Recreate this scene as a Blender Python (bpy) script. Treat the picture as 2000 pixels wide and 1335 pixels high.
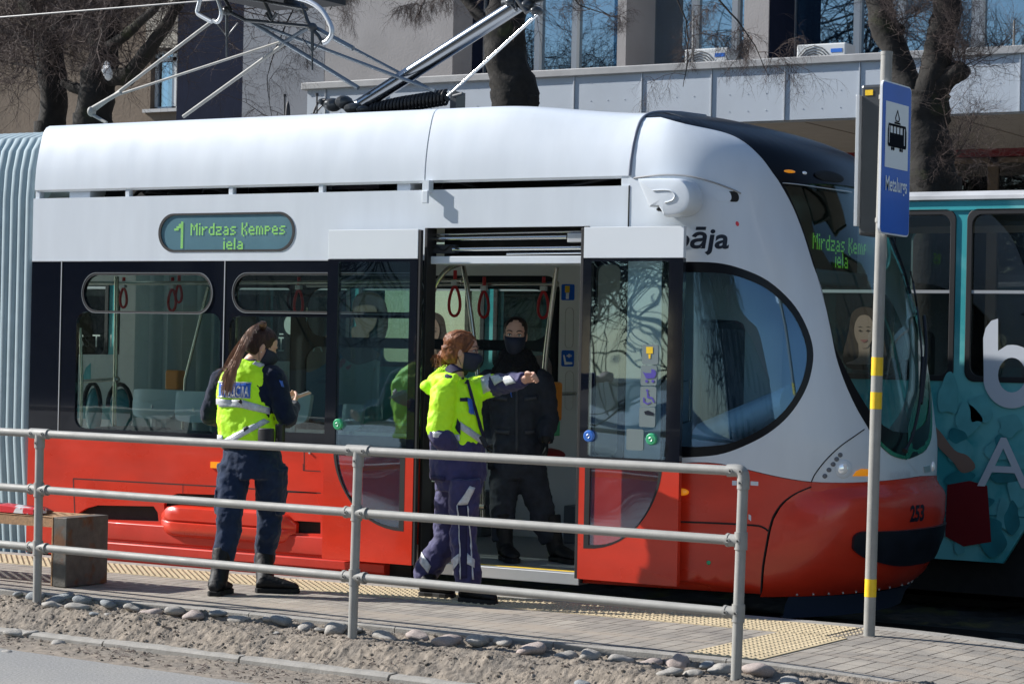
import bpy, bmesh, math, random
from mathutils import Vector, Matrix, noise
from mathutils.geometry import delaunay_2d_cdt
from mathutils.bvhtree import BVHTree

for o in list(bpy.data.objects): bpy.data.objects.remove(o)
SC = bpy.context.scene
COL = SC.collection
rnd = random.Random(7)

# ------------------------------------------------ camera
F = 4479.0; TH = math.radians(31.2); ROLL = math.radians(1.2); H = 1.52
PITCH = math.atan(17.5 / F)
vf = Vector((-math.sin(TH)*math.cos(PITCH), math.cos(TH)*math.cos(PITCH), math.sin(PITCH)))
vr0 = Vector((math.cos(TH), math.sin(TH), 0)); vu0 = vr0.cross(vf)
vr = vr0*math.cos(ROLL) + vu0*math.sin(ROLL); vu = vu0*math.cos(ROLL) - vr0*math.sin(ROLL)
EYE = Vector((0, 0, H))
cam = bpy.data.cameras.new('camera'); camo = bpy.data.objects.new('camera', cam); COL.objects.link(camo)
cam.sensor_width = 36; cam.lens = 36*F/2000; cam.clip_start = 0.1; cam.clip_end = 600
m = Matrix((vr, vu, -vf)).transposed().to_4x4(); m.translation = EYE
camo.matrix_world = m
cam.dof.use_dof = True; cam.dof.focus_distance = 14.5; cam.dof.aperture_fstop = 11
SC.camera = camo

# ------------------------------------------------ sky, sun, exposure
SUN_AZ = math.radians(15); SUN_EL = math.radians(32)     # light travels towards +x, a little +y
w = bpy.data.worlds.new('World'); SC.world = w; w.use_nodes = True
nt = w.node_tree; nt.nodes.clear()
sky = nt.nodes.new('ShaderNodeTexSky'); sky.sky_type = 'NISHITA'; sky.sun_disc = False
sky.sun_elevation = SUN_EL; sky.sun_rotation = math.atan2(-math.cos(SUN_AZ), -math.sin(SUN_AZ))
sky.air_density = 1.0; sky.dust_density = 0.1; sky.ozone_density = 2.2
bg = nt.nodes.new('ShaderNodeBackground'); bg.inputs[1].default_value = 0.095
wo = nt.nodes.new('ShaderNodeOutputWorld')
nt.links.new(sky.outputs[0], bg.inputs[0]); nt.links.new(bg.outputs[0], wo.inputs[0])
sl = bpy.data.lights.new('sun', 'SUN'); sl.energy = 5.0; sl.angle = math.radians(0.5); sl.color = (1, .965, .915)
so = bpy.data.objects.new('sun', sl); COL.objects.link(so)
sd = Vector((math.cos(SUN_AZ)*math.cos(SUN_EL), math.sin(SUN_AZ)*math.cos(SUN_EL), -math.sin(SUN_EL)))
so.rotation_euler = sd.to_track_quat('-Z', 'Y').to_euler(); so.location = (-30, -6, 20)
SC.view_settings.view_transform = 'Standard'; SC.view_settings.look = 'None'
SC.view_settings.exposure = 0.64; SC.view_settings.gamma = 1
SC.render.engine = 'CYCLES'
SC.cycles.max_bounces = 8; SC.cycles.transparent_max_bounces = 16; SC.cycles.glossy_bounces = 4

# ------------------------------------------------ measuring helpers: a ray through a point of the photograph met with a real plane
def ray(x, y): return vf*F + vr*(x-1000) + vu*(667.5-y)
def P(x, y, Y): d = ray(x, y); return EYE + d*(Y/d.y)
def G(x, y, z=0): d = ray(x, y); return EYE + d*((z-H)/d.z)
def PX(x, y, X): d = ray(x, y); return EYE + d*(X/d.x)
def xz(x, y, Y): p = P(x, y, Y); return (p.x, p.z)
def proj(p):
    q = p - EYE; w_ = q.dot(vf); return (1000 + F*q.dot(vr)/w_, 667.5 - F*q.dot(vu)/w_)

# ------------------------------------------------ mesh builder
class MB:
    def __init__(s): s.v = []; s.f = []; s.m = []
    def add(s, vs, fs, m=0):
        b = len(s.v); s.v += [tuple(v) for v in vs]
        for f in fs: s.f.append([b+i for i in f]); s.m.append(m)
    def box(s, x0, x1, y0, y1, z0, z1, m=0):
        s.add([(x0,y0,z0),(x1,y0,z0),(x1,y1,z0),(x0,y1,z0),(x0,y0,z1),(x1,y0,z1),(x1,y1,z1),(x0,y1,z1)],
              [(0,3,2,1),(4,5,6,7),(0,1,5,4),(1,2,6,5),(2,3,7,6),(3,0,4,7)], m); return s
    def loft(s, rings, m=0, caps=True):
        n = len(rings[0]); vs = [v for r in rings for v in r]; fs = []
        for k in range(len(rings)-1):
            for i in range(n):
                j = (i+1) % n; fs.append((k*n+i, k*n+j, (k+1)*n+j, (k+1)*n+i))
        if caps: fs.append(tuple(range(n-1, -1, -1))); fs.append(tuple((len(rings)-1)*n+i for i in range(n)))
        s.add(vs, fs, m); return s
    def path(s, pts, r, n=10, m=0, sm=0, sy=1.0):
        pts = [Vector(p) for p in pts]
        rr = list(r) if isinstance(r, (list, tuple)) else [r]*len(pts)
        if sm:
            q = []; qr = []
            for i in range(len(pts)-1):
                a = pts[max(i-1, 0)]; b = pts[i]; c = pts[i+1]; d = pts[min(i+2, len(pts)-1)]
                for k in range(sm):
                    t = k/sm
                    q.append(0.5*((2*b)+(c-a)*t+(2*a-5*b+4*c-d)*t*t+(3*b-3*c+d-a)*t**3)); qr.append(rr[i]*(1-t)+rr[i+1]*t)
            q.append(pts[-1]); qr.append(rr[-1]); pts = q; rr = qr
        rings = []; up = None
        for i, p in enumerate(pts):
            t = (pts[min(i+1, len(pts)-1)] - pts[max(i-1, 0)])
            if t.length < 1e-9: t = Vector((0, 0, 1))
            t.normalize()
            if up is None:
                up = Vector((0, 0, 1)) if abs(t.z) < .9 else Vector((1, 0, 0))
            up = (up - t*up.dot(t))
            if up.length < 1e-6: up = Vector((0, 1, 0))
            up.normalize(); sd_ = t.cross(up)
            rings.append([p + (up*math.sin(2*math.pi*k/n)*sy + sd_*math.cos(2*math.pi*k/n))*rr[i] for k in range(n)])
        s.loft(rings, m); return s
    def ell(s, c, ax, ay, az, n=16, k=10, m=0):
        c = Vector(c); rings = []
        for j in range(k+1):
            a = math.pi*(j+.02)/(k+.04)
            rings.append([c - az*math.cos(a) + (ax*math.cos(2*math.pi*i/n)+ay*math.sin(2*math.pi*i/n))*math.sin(a) for i in range(n)])
        s.loft(rings, m); return s
    def sheet(s, outer, holes, f, thick=0.0, step=0.0, m=0, rim=True):
        """flat or curved panel: outline and holes in panel coordinates, f(a, b, depth) -> point"""
        loops = [outer] + list(holes); vs = []; es = []
        for L in loops:
            b = len(vs); vs += [Vector((p[0], p[1])) for p in L]; n = len(L)
            es += [(b+i, b+(i+1) % n) for i in range(n)]
        if step:
            a0 = min(p[0] for p in outer); a1 = max(p[0] for p in outer); b0 = min(p[1] for p in outer); b1 = max(p[1] for p in outer)
            na = int((a1-a0)/step)+1; nb = int((b1-b0)/step)+1
            for i in range(1, na):
                for j in range(1, nb):
                    q = (a0+(a1-a0)*i/na, b0+(b1-b0)*(j+.31*(i % 2))/nb)
                    if inside(q, outer) and not any(inside(q, h) for h in holes): vs.append(Vector(q))
        V, E_, T, _, _, _ = delaunay_2d_cdt(vs, es, [], 0, 1e-6)
        tris = []
        for t in T:
            c = ((V[t[0]].x+V[t[1]].x+V[t[2]].x)/3, (V[t[0]].y+V[t[1]].y+V[t[2]].y)/3)
            if inside(c, outer) and not any(inside(c, h) for h in holes): tris.append(tuple(t))
        s.add([f(q.x, q.y, 0) for q in V], tris, m)
        if thick:
            s.add([f(q.x, q.y, thick) for q in V], [t[::-1] for t in tris], m)
            if rim:
                for L in loops:
                    n = len(L)
                    s.add([f(p[0], p[1], 0) for p in L]+[f(p[0], p[1], thick) for p in L],
                          [(i, (i+1) % n, n+(i+1) % n, n+i) for i in range(n)], m)
        return s
    def prism(s, poly, f, d0, d1, m=0):
        n = len(poly)
        s.add([f(a, b, d0) for a, b in poly]+[f(a, b, d1) for a, b in poly],
              [tuple(range(n)), tuple(range(2*n-1, n-1, -1))]+[(i, n+i, n+(i+1) % n, (i+1) % n) for i in range(n)], m); return s

def inside(q, L):
    x, y = q[0], q[1]; c = False; n = len(L); j = n-1
    for i in range(n):
        xi, yi = L[i][0], L[i][1]; xj, yj = L[j][0], L[j][1]
        if (yi > y) != (yj > y) and x < (xj-xi)*(y-yi)/(yj-yi)+xi: c = not c
        j = i
    return c
def rrect(a0, b0, a1, b1, r, n=6):
    if a1 < a0: a0, a1 = a1, a0
    if b1 < b0: b0, b1 = b1, b0
    r = min(r, (a1-a0)/2-1e-4, (b1-b0)/2-1e-4); out = []
    for cx, cy, s0 in ((a1-r, b1-r, 0), (a0+r, b1-r, 90), (a0+r, b0+r, 180), (a1-r, b0+r, 270)):
        for k in range(n+1):
            t = math.radians(s0+90*k/n); out.append((cx+r*math.cos(t), cy+r*math.sin(t)))
    return out
def circ(cx, cy, r, n=20, ry=None): return [(cx+r*math.cos(2*math.pi*k/n), cy+(ry or r)*math.sin(2*math.pi*k/n)) for k in range(n)]
def smoothpoly(pts, n=4, closed=False):
    out = []; N = len(pts); rng = N if closed else N-1
    for i in range(rng):
        if closed: a, b, c, d = pts[i-1], pts[i], pts[(i+1) % N], pts[(i+2) % N]
        else: a, b, c, d = pts[max(i-1, 0)], pts[i], pts[i+1], pts[min(i+2, N-1)]
        for k in range(n):
            t = k/n
            out.append(tuple(0.5*(2*b[q]+(c[q]-a[q])*t+(2*a[q]-5*b[q]+4*c[q]-d[q])*t*t+(3*b[q]-3*c[q]+d[q]-a[q])*t**3) for q in (0, 1)))
    if not closed: out.append(tuple(pts[-1]))
    return out
def lerp(T, z):
    if z <= T[0][0]: return T[0][1]
    for i in range(len(T)-1):
        if z <= T[i+1][0]:
            t = (z-T[i][0])/(T[i+1][0]-T[i][0]); return T[i][1]*(1-t)+T[i+1][1]*t
    return T[-1][1]

ROOTLOC = {}
def put(name, mb, mats, parent=None, smooth=None, bevel=0, label=None, cat=None, group=None, kind=None, recalc=True, merge=0.0004):
    me = mb if isinstance(mb, bpy.types.Mesh) else bpy.data.meshes.new(name)
    if not isinstance(mb, bpy.types.Mesh):
        me.from_pydata(mb.v, [], mb.f)
        if not isinstance(mats, (list, tuple)): mats = [mats]
        for q in mats: me.materials.append(q)
        me.polygons.foreach_set('material_index', mb.m)
        bm = bmesh.new(); bm.from_mesh(me)
        if merge: bmesh.ops.remove_doubles(bm, verts=bm.verts, dist=merge)
        if recalc: bmesh.ops.recalc_face_normals(bm, faces=bm.faces)
        bm.to_mesh(me); bm.free()
    me.name = name
    o = bpy.data.objects.new(name, me); COL.objects.link(o)
    if smooth is not None:
        for p in me.polygons: p.use_smooth = True
        try: me.set_sharp_from_angle(angle=math.radians(smooth))
        except Exception: pass
    if bevel:
        b = o.modifiers.new('bevel', 'BEVEL'); b.width = bevel; b.segments = 2; b.limit_method = 'ANGLE'; b.angle_limit = math.radians(40)
        b.harden_normals = False
    if parent is not None:
        o.parent = parent
        if parent.name in ROOTLOC: o.matrix_parent_inverse = Matrix.Translation(-ROOTLOC[parent.name])
    if label: o['label'] = label
    if cat: o['category'] = cat
    if group: o['group'] = group
    if kind: o['kind'] = kind
    return o
def thing(name, loc, label, cat, group=None):
    o = bpy.data.objects.new(name, None); COL.objects.link(o); o.location = loc; o.empty_display_size = .1
    ROOTLOC[o.name] = Vector(loc); o['label'] = label; o['category'] = cat
    if group: o['group'] = group
    return o
def dup(root, loc=None, rotz=None, scale=None, label=None):
    r = root.copy(); COL.objects.link(r)
    if loc is not None: r.location = loc
    if rotz is not None: r.rotation_euler.z = rotz
    if scale is not None: r.scale = scale
    if label: r['label'] = label
    for ch in list(root.children):
        c = ch.copy(); COL.objects.link(c); c.parent = r
        for g in ch.children:
            d = g.copy(); COL.objects.link(d); d.parent = c
    return r

# ------------------------------------------------ materials
def newmat(name):
    q = bpy.data.materials.new(name); q.use_nodes = True; n = q.node_tree.nodes; return q, n, q.node_tree.links, n['Principled BSDF']
def mat(name, col, rough=.5, metal=0., coat=0., var=.0, vs=6., bump=0., bs=60., spec=.5, emit=None, estr=0., rvar=0., trans=0., col2=None, c2s=3., c2lo=.5, c2hi=.6, stretch=(1,1,1), detail=4, sheen=0):
    q, n, L, b = newmat(name)
    b.inputs['Base Color'].default_value = (*col, 1); b.inputs['Roughness'].default_value = rough
    b.inputs['Metallic'].default_value = metal; b.inputs['Coat Weight'].default_value = coat; b.inputs['Coat Roughness'].default_value = .03
    b.inputs['Specular IOR Level'].default_value = spec
    if sheen: b.inputs['Sheen Weight'].default_value = sheen
    if emit: b.inputs['Emission Color'].default_value = (*emit, 1); b.inputs['Emission Strength'].default_value = estr
    tc = n.new('ShaderNodeTexCoord'); mp = n.new('ShaderNodeMapping'); mp.inputs['Scale'].default_value = stretch
    L.new(tc.outputs['Object'], mp.inputs[0])
    src = None
    if col2 is not None:
        t = n.new('ShaderNodeTexNoise'); t.inputs['Scale'].default_value = c2s; t.inputs['Detail'].default_value = 6; L.new(mp.outputs[0], t.inputs[0])
        r = n.new('ShaderNodeValToRGB'); r.color_ramp.elements[0].position = c2lo; r.color_ramp.elements[1].position = c2hi
        r.color_ramp.elements[0].color = (*col, 1); r.color_ramp.elements[1].color = (*col2, 1)
        L.new(t.outputs[0], r.inputs[0]); src = r.outputs[0]; L.new(src, b.inputs['Base Color'])
    if var:
        t = n.new('ShaderNodeTexNoise'); t.inputs['Scale'].default_value = vs; t.inputs['Detail'].default_value = detail; L.new(mp.outputs[0], t.inputs[0])
        mr = n.new('ShaderNodeMapRange'); mr.inputs[1].default_value = .3; mr.inputs[2].default_value = .7
        mr.inputs[3].default_value = 1-var; mr.inputs[4].default_value = 1+var; L.new(t.outputs[0], mr.inputs[0])
        mx = n.new('ShaderNodeMix'); mx.data_type = 'RGBA'; mx.blend_type = 'MULTIPLY'; mx.inputs[0].default_value = 1
        if src: L.new(src, mx.inputs[6])
        else: mx.inputs[6].default_value = (*col, 1)
        L.new(mr.outputs[0], mx.inputs[7]); L.new(mx.outputs[2], b.inputs['Base Color'])
    if rvar:
        t = n.new('ShaderNodeTexNoise'); t.inputs['Scale'].default_value = vs*.7; t.inputs['Detail'].default_value = 5; L.new(mp.outputs[0], t.inputs[0])
        mr = n.new('ShaderNodeMapRange'); mr.inputs[1].default_value = .3; mr.inputs[2].default_value = .7
        mr.inputs[3].default_value = max(0.02, rough-rvar); mr.inputs[4].default_value = rough+rvar
        L.new(t.outputs[0], mr.inputs[0]); L.new(mr.outputs[0], b.inputs['Roughness'])
    if bump:
        t = n.new('ShaderNodeTexNoise'); t.inputs['Scale'].default_value = bs; t.inputs['Detail'].default_value = 5; L.new(mp.outputs[0], t.inputs[0])
        bp = n.new('ShaderNodeBump'); bp.inputs['Strength'].default_value = bump; bp.inputs['Distance'].default_value = .01
        L.new(t.outputs[0], bp.inputs['Height']); L.new(bp.outputs[0], b.inputs['Normal'])
        if coat: L.new(bp.outputs[0], b.inputs['Coat Normal'])
    return q
def glass(name, tint, ior=1.55, boost=1.4, wav=0., ws=3., gcol=(1, 1, 1)):
    q, n, L, b = newmat(name); n.remove(b)
    tr = n.new('ShaderNodeBsdfTransparent'); tr.inputs[0].default_value = (*tint, 1)
    gl = n.new('ShaderNodeBsdfGlossy'); gl.inputs['Roughness'].default_value = .01; gl.inputs[0].default_value = (*gcol, 1)
    ge = n.new('ShaderNodeNewGeometry'); dt = n.new('ShaderNodeVectorMath'); dt.operation = 'DOT_PRODUCT'; L.new(ge.outputs['Normal'], dt.inputs[0]); L.new(ge.outputs['Incoming'], dt.inputs[1])
    def mth(op, a, b=None):
        k = n.new('ShaderNodeMath'); k.operation = op
        if isinstance(a, (int, float)): k.inputs[0].default_value = a
        else: L.new(a, k.inputs[0])
        if b is not None:
            if isinstance(b, (int, float)): k.inputs[1].default_value = b
            else: L.new(b, k.inputs[1])
        return k.outputs[0]
    f0 = ((ior-1)/(ior+1))**2; sch = mth('ADD', mth('MULTIPLY', mth('POWER', mth('SUBTRACT', 1., mth('ABSOLUTE', dt.outputs['Value'])), 5.), 1-f0), f0)
    mu = n.new('ShaderNodeMath'); mu.operation = 'MULTIPLY'; mu.inputs[1].default_value = boost; mu.use_clamp = True
    mx = n.new('ShaderNodeMixShader'); L.new(sch, mu.inputs[0]); L.new(mu.outputs[0], mx.inputs[0])
    L.new(tr.outputs[0], mx.inputs[1]); L.new(gl.outputs[0], mx.inputs[2]); L.new(mx.outputs[0], n['Material Output'].inputs[0])
    if wav:
        tc = n.new('ShaderNodeTexCoord'); t = n.new('ShaderNodeTexNoise'); t.inputs['Scale'].default_value = ws; t.inputs['Detail'].default_value = 0
        L.new(tc.outputs['Object'], t.inputs[0]); bp = n.new('ShaderNodeBump'); bp.inputs['Strength'].default_value = wav; bp.inputs['Distance'].default_value = .05
        L.new(t.outputs[0], bp.inputs['Height']); L.new(bp.outputs[0], gl.inputs['Normal'])
    return q

M = {}
M['redmatt'] = mat('red_sill', (.56, .028, .012), .5, coat=.06, var=.15, vs=3, rvar=.08)
M['iconblack'] = mat('icon_black', (.004, .006, .012), .8, spec=.05)
M['roofdirty'] = mat('dirty_roof', (.46, .47, .48), .6, var=.25, vs=3, detail=8)
M['white'] = mat('white_paint', (.655, .705, .755), .36, coat=.22, var=.035, vs=2.2, rvar=.07, bump=.02, bs=3, stretch=(3.5, 3.5, .7), detail=8)
M['whitedoor'] = mat('white_door_paint', (.70, .74, .775), .4, coat=.2, var=.02, vs=2)
M['red'] = mat('red_paint', (.62, .036, .014), .32, coat=.28, var=.13, vs=2.2, rvar=.1, bump=.03, bs=2.5, stretch=(1.2, 1.2, 2.2), detail=8)
M['black'] = mat('black_gloss', (.006, .008, .014), .06, coat=.3, bump=.01, bs=2)
M['frameblack'] = mat('frame_black', (.004, .005, .008), .3, spec=.25)
M['rubber'] = mat('black_rubber', (.012, .012, .014), .55, var=.2)
M['bumper'] = mat('bumper_pad', (.01, .013, .022), .38, var=.3, vs=8)
M['dark'] = mat('dark_matt', (.012, .012, .012), .8, var=.4, vs=12)  # one near-black for undersides, slots, joints and inner walls
M['chrome'] = mat('polished_steel', (.72, .72, .7), .16, 1., var=.05)
M['poleint'] = mat('satin_steel_pole', (.55, .54, .48), .25, 1.)
M['galv'] = mat('galvanised_steel', (.30, .295, .275), .62, .05, var=.09, vs=12, bump=.05, bs=90, rvar=.08)
M['alu'] = mat('aluminium', (.6, .62, .64), .4, .7, var=.05)
M['wire'] = mat('wire_metal', (.2, .2, .2), .5, .5)
M['grey'] = mat('grey_interior', (.74, .75, .73), .5, var=.03)
M['ceil'] = mat('grey_ceiling', (.55, .55, .52), .6)
M['floor'] = mat('speckled_floor', (.22, .23, .24), .45, var=.35, vs=150, bump=.05)
M['interior_low'] = mat('interior_skirting', (.1, .115, .135), .6)
M['seat'] = mat('pale_seat_shell', (.74, .84, .82), .35, coat=.2)
M['seatcloth'] = mat('seat_cloth', (.25, .012, .015), .8)
M['strap'] = mat('red_strap', (.45, .012, .02), .5)
M['orange'] = mat('orange_validator', (.8, .28, .02), .4)
M['bellow'] = mat('bellows_fabric', (.4, .5, .545), .55, var=.08, vs=8, rvar=.1)
M['bellin'] = mat('bellows_lining', (.40, .47, .47), .8, var=.1)
def translucent(name, col, amt=.4, bump=0):
    q = mat(name, col, .7, var=.08, vs=8); n = q.node_tree.nodes; L = q.node_tree.links; t = n.new('ShaderNodeBsdfTranslucent'); t.inputs[0].default_value = (*col, 1)
    mx = n.new('ShaderNodeMixShader'); mx.inputs[0].default_value = amt; L.new(n['Principled BSDF'].outputs[0], mx.inputs[1]); L.new(t.outputs[0], mx.inputs[2]); L.new(mx.outputs[0], n['Material Output'].inputs[0]); return q
M['bellow'] = translucent('bellows_fabric', (.42, .53, .58), .3); M['bellin'] = translucent('bellows_lining', (.5, .6, .6), .5)
M['rodgrey'] = mat('blued_steel', (.17, .2, .23), .45, .4)
M['ledf'] = mat('led_green_front', (.25, .6, .1), .5, emit=(.35, 1, .1), estr=.13)
M['farhouse'] = mat('dark_facade', (.035, .03, .026), .9, var=.3, vs=2)  # facade set near black so its reflection in the windscreen stays dark
M['glass'] = glass('window_glass', (.86, .94, .92), wav=.06, ws=1.6)
M['dglass'] = glass('door_glass', (.84, .93, .93), boost=3.2, wav=.08, ws=2.2, gcol=(.6, .8, 1))  # reflection tinted blue to stand in for a bluer sky
M['cglass'] = glass('cab_glass', (.72, .84, .92), boost=1.9, gcol=(.5, .72, 1), wav=.04, ws=1.2)  # blue of the mirrored sky is put into the reflection colour
M['wglass'] = glass('windscreen_glass', (.80, .92, .90), boost=.8, wav=.05, ws=1.5)
M['tglass'] = glass('tinted_glass', (.68, .72, .72), boost=1.8, wav=.04, ws=1.5)
M['green'] = mat('green_frame', (.002, .13, .055), .25, coat=.4)
M['greenbtn'] = mat('green_button', (.05, .42, .19), .35, coat=.3)
M['bluebtn'] = mat('blue_button', (.04, .17, .6), .35, coat=.3)
M['logo'] = mat('logo_black', (.008, .012, .025), .3)
M['reddot'] = mat('red_dot', (.75, .04, .06), .4)
M['blue'] = mat('sign_blue', (.003, .115, .60), .45, spec=.2, coat=.04, var=.1, vs=3)
M['signwhite'] = mat('sign_white', (.78, .81, .85), .45, coat=.05)
M['signtext'] = mat('sign_text', (.75, .8, .85), .4)
M['signbox'] = mat('sign_box_grey', (.055, .06, .065), .35, .3, var=.1)
M['yellow'] = mat('yellow_tape', (.85, .55, .015), .5, var=.08, vs=20)
M['led'] = mat('led_green', (.25, .6, .1), .5, emit=(.4, 1, .15), estr=.12)
M['ledpanel'] = mat('led_panel', (.11, .22, .27), .25, var=.05, coat=.8)  # base colour lightened to paint in the sky's reflection
M['ledfront'] = mat('led_panel_front', (.008, .011, .014), .3)
M['amber'] = mat('amber_lens', (.85, .3, .01), .2, emit=(1, .35, .02), estr=.2, coat=.5)
M['apron'] = mat('apron_blue_grey', (.025, .038, .07), .45)
M['dimple'] = mat('dimple_grey', (.14, .15, .17), .5)
M['thinframe'] = mat('thin_frame', (.28, .3, .31), .4, .6)
M['armsteel'] = mat('arm_steel', (.32, .33, .34), .2, 1.)
M['headlamp'] = mat('headlamp_glass', (.8, .85, .9), .08, .6, emit=(.9, .95, 1), estr=.06)
M['teal'] = mat('teal_wrap', (.05, .37, .40), .35, coat=.35, col2=(.17, .55, .56), c2s=2.2, c2lo=.44, c2hi=.56)
M['teal2'] = mat('pale_teal_print', (.13, .46, .48), .35, coat=.35, var=.15, vs=6)
M['tealdark'] = mat('dark_teal_print', (.025, .22, .25), .35, coat=.35, var=.3, vs=5)
M['wrapwhite'] = mat('wrap_white', (.62, .66, .72), .35, coat=.3)
M['skinprint'] = mat('printed_skin', (.30, .19, .145), .4)
M['hairprint'] = mat('printed_hair', (.05, .028, .02), .4)
M['lipprint'] = mat('printed_lips', (.28, .10, .09), .4)
M['redprint'] = mat('printed_red', (.18, .01, .015), .4)
M['bark'] = mat('bark', (.012, .010, .008), .9, var=.45, vs=14, bump=.8, bs=22, col2=(.024, .027, .008), c2s=2.5, c2lo=.56, c2hi=.66)
M['twig'] = mat('twig', (.085, .06, .052), .8, var=.3)
M['stucco'] = mat('grey_stucco', (.30, .285, .28), .9, var=.12, vs=1.2, bump=.3, bs=40)
M['stucco_shaded'] = mat('grey_stucco_shaded', (.2, .21, .23), .9, var=.08, vs=1.2, bump=.3, bs=30)  # shadow over the left wall stretch is put into this darker colour
M['navy'] = mat('navy_wall', (.010, .014, .030), .9, spec=.1, var=.1)
M['brown'] = mat('brown_stucco', (.15, .115, .085), .95, var=.22, vs=1.3, bump=.6, bs=25)
M['bwhite'] = mat('white_frame', (.6, .62, .62), .5)
M['fascia'] = mat('fascia_panel', (.48, .525, .58), .42, .1, var=.05, vs=1.5, bump=.1, bs=7)
M['capmetal'] = mat('capping', (.36, .36, .36), .6, .2, var=.1)
M['soffit'] = mat('soffit', (.33, .29, .25), .8, var=.05)
M['bglass'] = glass('building_glass', (.30, .42, .52), boost=7.0, gcol=(.72, .88, 1), wav=.10, ws=.8)  # sky blue painted into the reflection colour
M['curtain'] = mat('curtain', (.5, .58, .64), .8, var=.2, vs=6, stretch=(6, 1, .2))
M['rust'] = mat('rusty_steel', (.115, .108, .095), .6, .2, col2=(.16, .07, .03), c2s=9, c2lo=.55, c2hi=.68, var=.2, vs=20, bump=.2)
M['benchtop'] = mat('rusty_bench_plate', (.38, .22, .11), .75, var=.25, vs=60, bump=.3, bs=150)
M['asphalt'] = mat('asphalt', (.25, .25, .245), .9, var=.30, vs=70, bump=.6, bs=160, detail=6, col2=(.30, .29, .27), c2s=.9, c2lo=.4, c2hi=.65)
M['sand'] = mat('sand', (.245, .208, .168), 1., var=.32, vs=28, bump=.6, bs=140, detail=8, col2=(.18, .158, .134), c2s=5, c2lo=.4, c2hi=.7)
M['kerb'] = mat('concrete_kerb', (.29, .275, .25), .85, var=.15, vs=12, bump=.3, bs=80)
M['stone'] = mat('cobble_grey', (.37, .35, .32), .8, var=.25, vs=14, bump=.5, bs=50)
M['stonep'] = mat('cobble_pink', (.40, .335, .305), .8, var=.2, vs=14, bump=.5, bs=50)
M['stoned'] = mat('cobble_dark', (.26, .28, .29), .8, var=.25, vs=14, bump=.5, bs=50)
M['moss'] = mat('mossy_cobbles', (.022, .021, .018), .95, var=.5, vs=9, bump=1., bs=12, col2=(.05, .05, .012), c2s=3, c2lo=.52, c2hi=.6)
M['plasticbag'] = mat('white_plastic', (.7, .72, .74), .4)
M['eraser'] = mat('envwall', (.25, .23, .2), .9, var=.1, vs=1)
# ================================================ GROUND
def struct(name, mb, mats, **k): return put(name, mb, mats, kind='structure', **k)
g = MB(); g.box(-150, 120, -120, 150, -.6, -.27); struct('ground', g, M['moss'])
# cobbled track bed between the platforms, real humps
g = MB(); nx, ny = 200, 40; x0, x1, y0, y1 = -14, 2, 12.2, 16.8
vs = []
for j in range(ny+1):
    for i in range(nx+1):
        x = x0+(x1-x0)*i/nx; y = y0+(y1-y0)*j/ny
        h = .025*math.sin(x*22+1.7*math.sin(y*9))*math.sin(y*20+math.sin(x*7)) + .03*noise.noise(Vector((x*2, y*3, 0)))
        vs.append((x, y, -.235+h))
g.add(vs, [(j*(nx+1)+i, j*(nx+1)+i+1, (j+1)*(nx+1)+i+1, (j+1)*(nx+1)+i) for j in range(ny) for i in range(nx)])
struct('track_bed', g, M['moss'], smooth=60)
for y in (13.0, 14.0, 15.8, 16.8):
    g = MB(); g.box(-60, 40, y-.03, y+.03, -.25, -.185); struct('rail_track', g, M['dark'])
# paved strip behind the tracks
g = MB(); g.box(-60, 40, 17.4, 27, -.27, -.15); struct('pavement', g, M['kerb'])
# road
def road_edge(x): return 9.51-.093*(x+9.06)
def kerb_line(x): return 9.925-.044*(x+9.48)
g = MB(); g.add([(-150, -60, -.2), (120, -60, -.2), (120, road_edge(8)-.3, -.2), (8, road_edge(8), -.2), (-22, road_edge(-22), -.2), (-150, road_edge(-22), -.2)], [(0, 1, 2, 3, 4, 5)])
struct('road', g, M['asphalt'])
# sand strip as a height field
def sand_h(x, y):
    k = kerb_line(x); e = road_edge(x)
    if y < k-.03: b = -.205+.018*min(1, max(0, (y-e+.05)/.2))
    else:
        t = min(1, (y-k+.03)/.24); b = -.178+.128*t**1.1
        if y > 10.32: b += .02
    n1 = noise.noise(Vector((x*3, y*4, 1)))*.016 + noise.noise(Vector((x*11, y*13, 2)))*.012 + abs(noise.noise(Vector((x*19, y*21, 3))))*.009 + abs(noise.noise(Vector((x*48, y*50, 5))))*.009 + noise.noise(Vector((x*95, y*95, 8)))*.006
    amt = min(1, max(.12, (y-e)/.25))
    return b + n1*amt*(1.35 if y > k else .55)
g = MB(); nx, ny = 1450, 130; vs = []
for j in range(ny+1):
    for i in range(nx+1):
        x = -12.6+(10.2)*i/nx; ya = road_edge(x)-.06; y = ya+(10.44-ya)*j/ny
        z = sand_h(x, y)
        if j == 0: z = -.215
        vs.append((x, y, z))
g.add(vs, [(j*(nx+1)+i, j*(nx+1)+i+1, (j+1)*(nx+1)+i+1, (j+1)*(nx+1)+i) for j in range(ny) for i in range(nx)])
struct('sand_verge', g, M['sand'], smooth=70, merge=0)
# low concrete edging between road and verge
g = MB(); x = -12.6
while x < -2.5:
    a = x+.004; b = x+.99; h = -.148+rnd.uniform(-.008, .004)
    rings = []
    for q in [a+(b-a)*t/8 for t in range(9)]:
        k = kerb_line(q)+.004*noise.noise(Vector((q*5, 0, 0))); hh = h+.004*noise.noise(Vector((q*8, 3, 0)))
        rings.append([(q, k-.052, -.3), (q, k-.05, hh-.014), (q, k-.036, hh), (q, k+.03, hh+.002), (q, k+.045, hh-.012), (q, k+.045, -.3)])
    g.loft(rings); x += 1.0
struct('road_kerb', g, M['kerb'], smooth=30)
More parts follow.
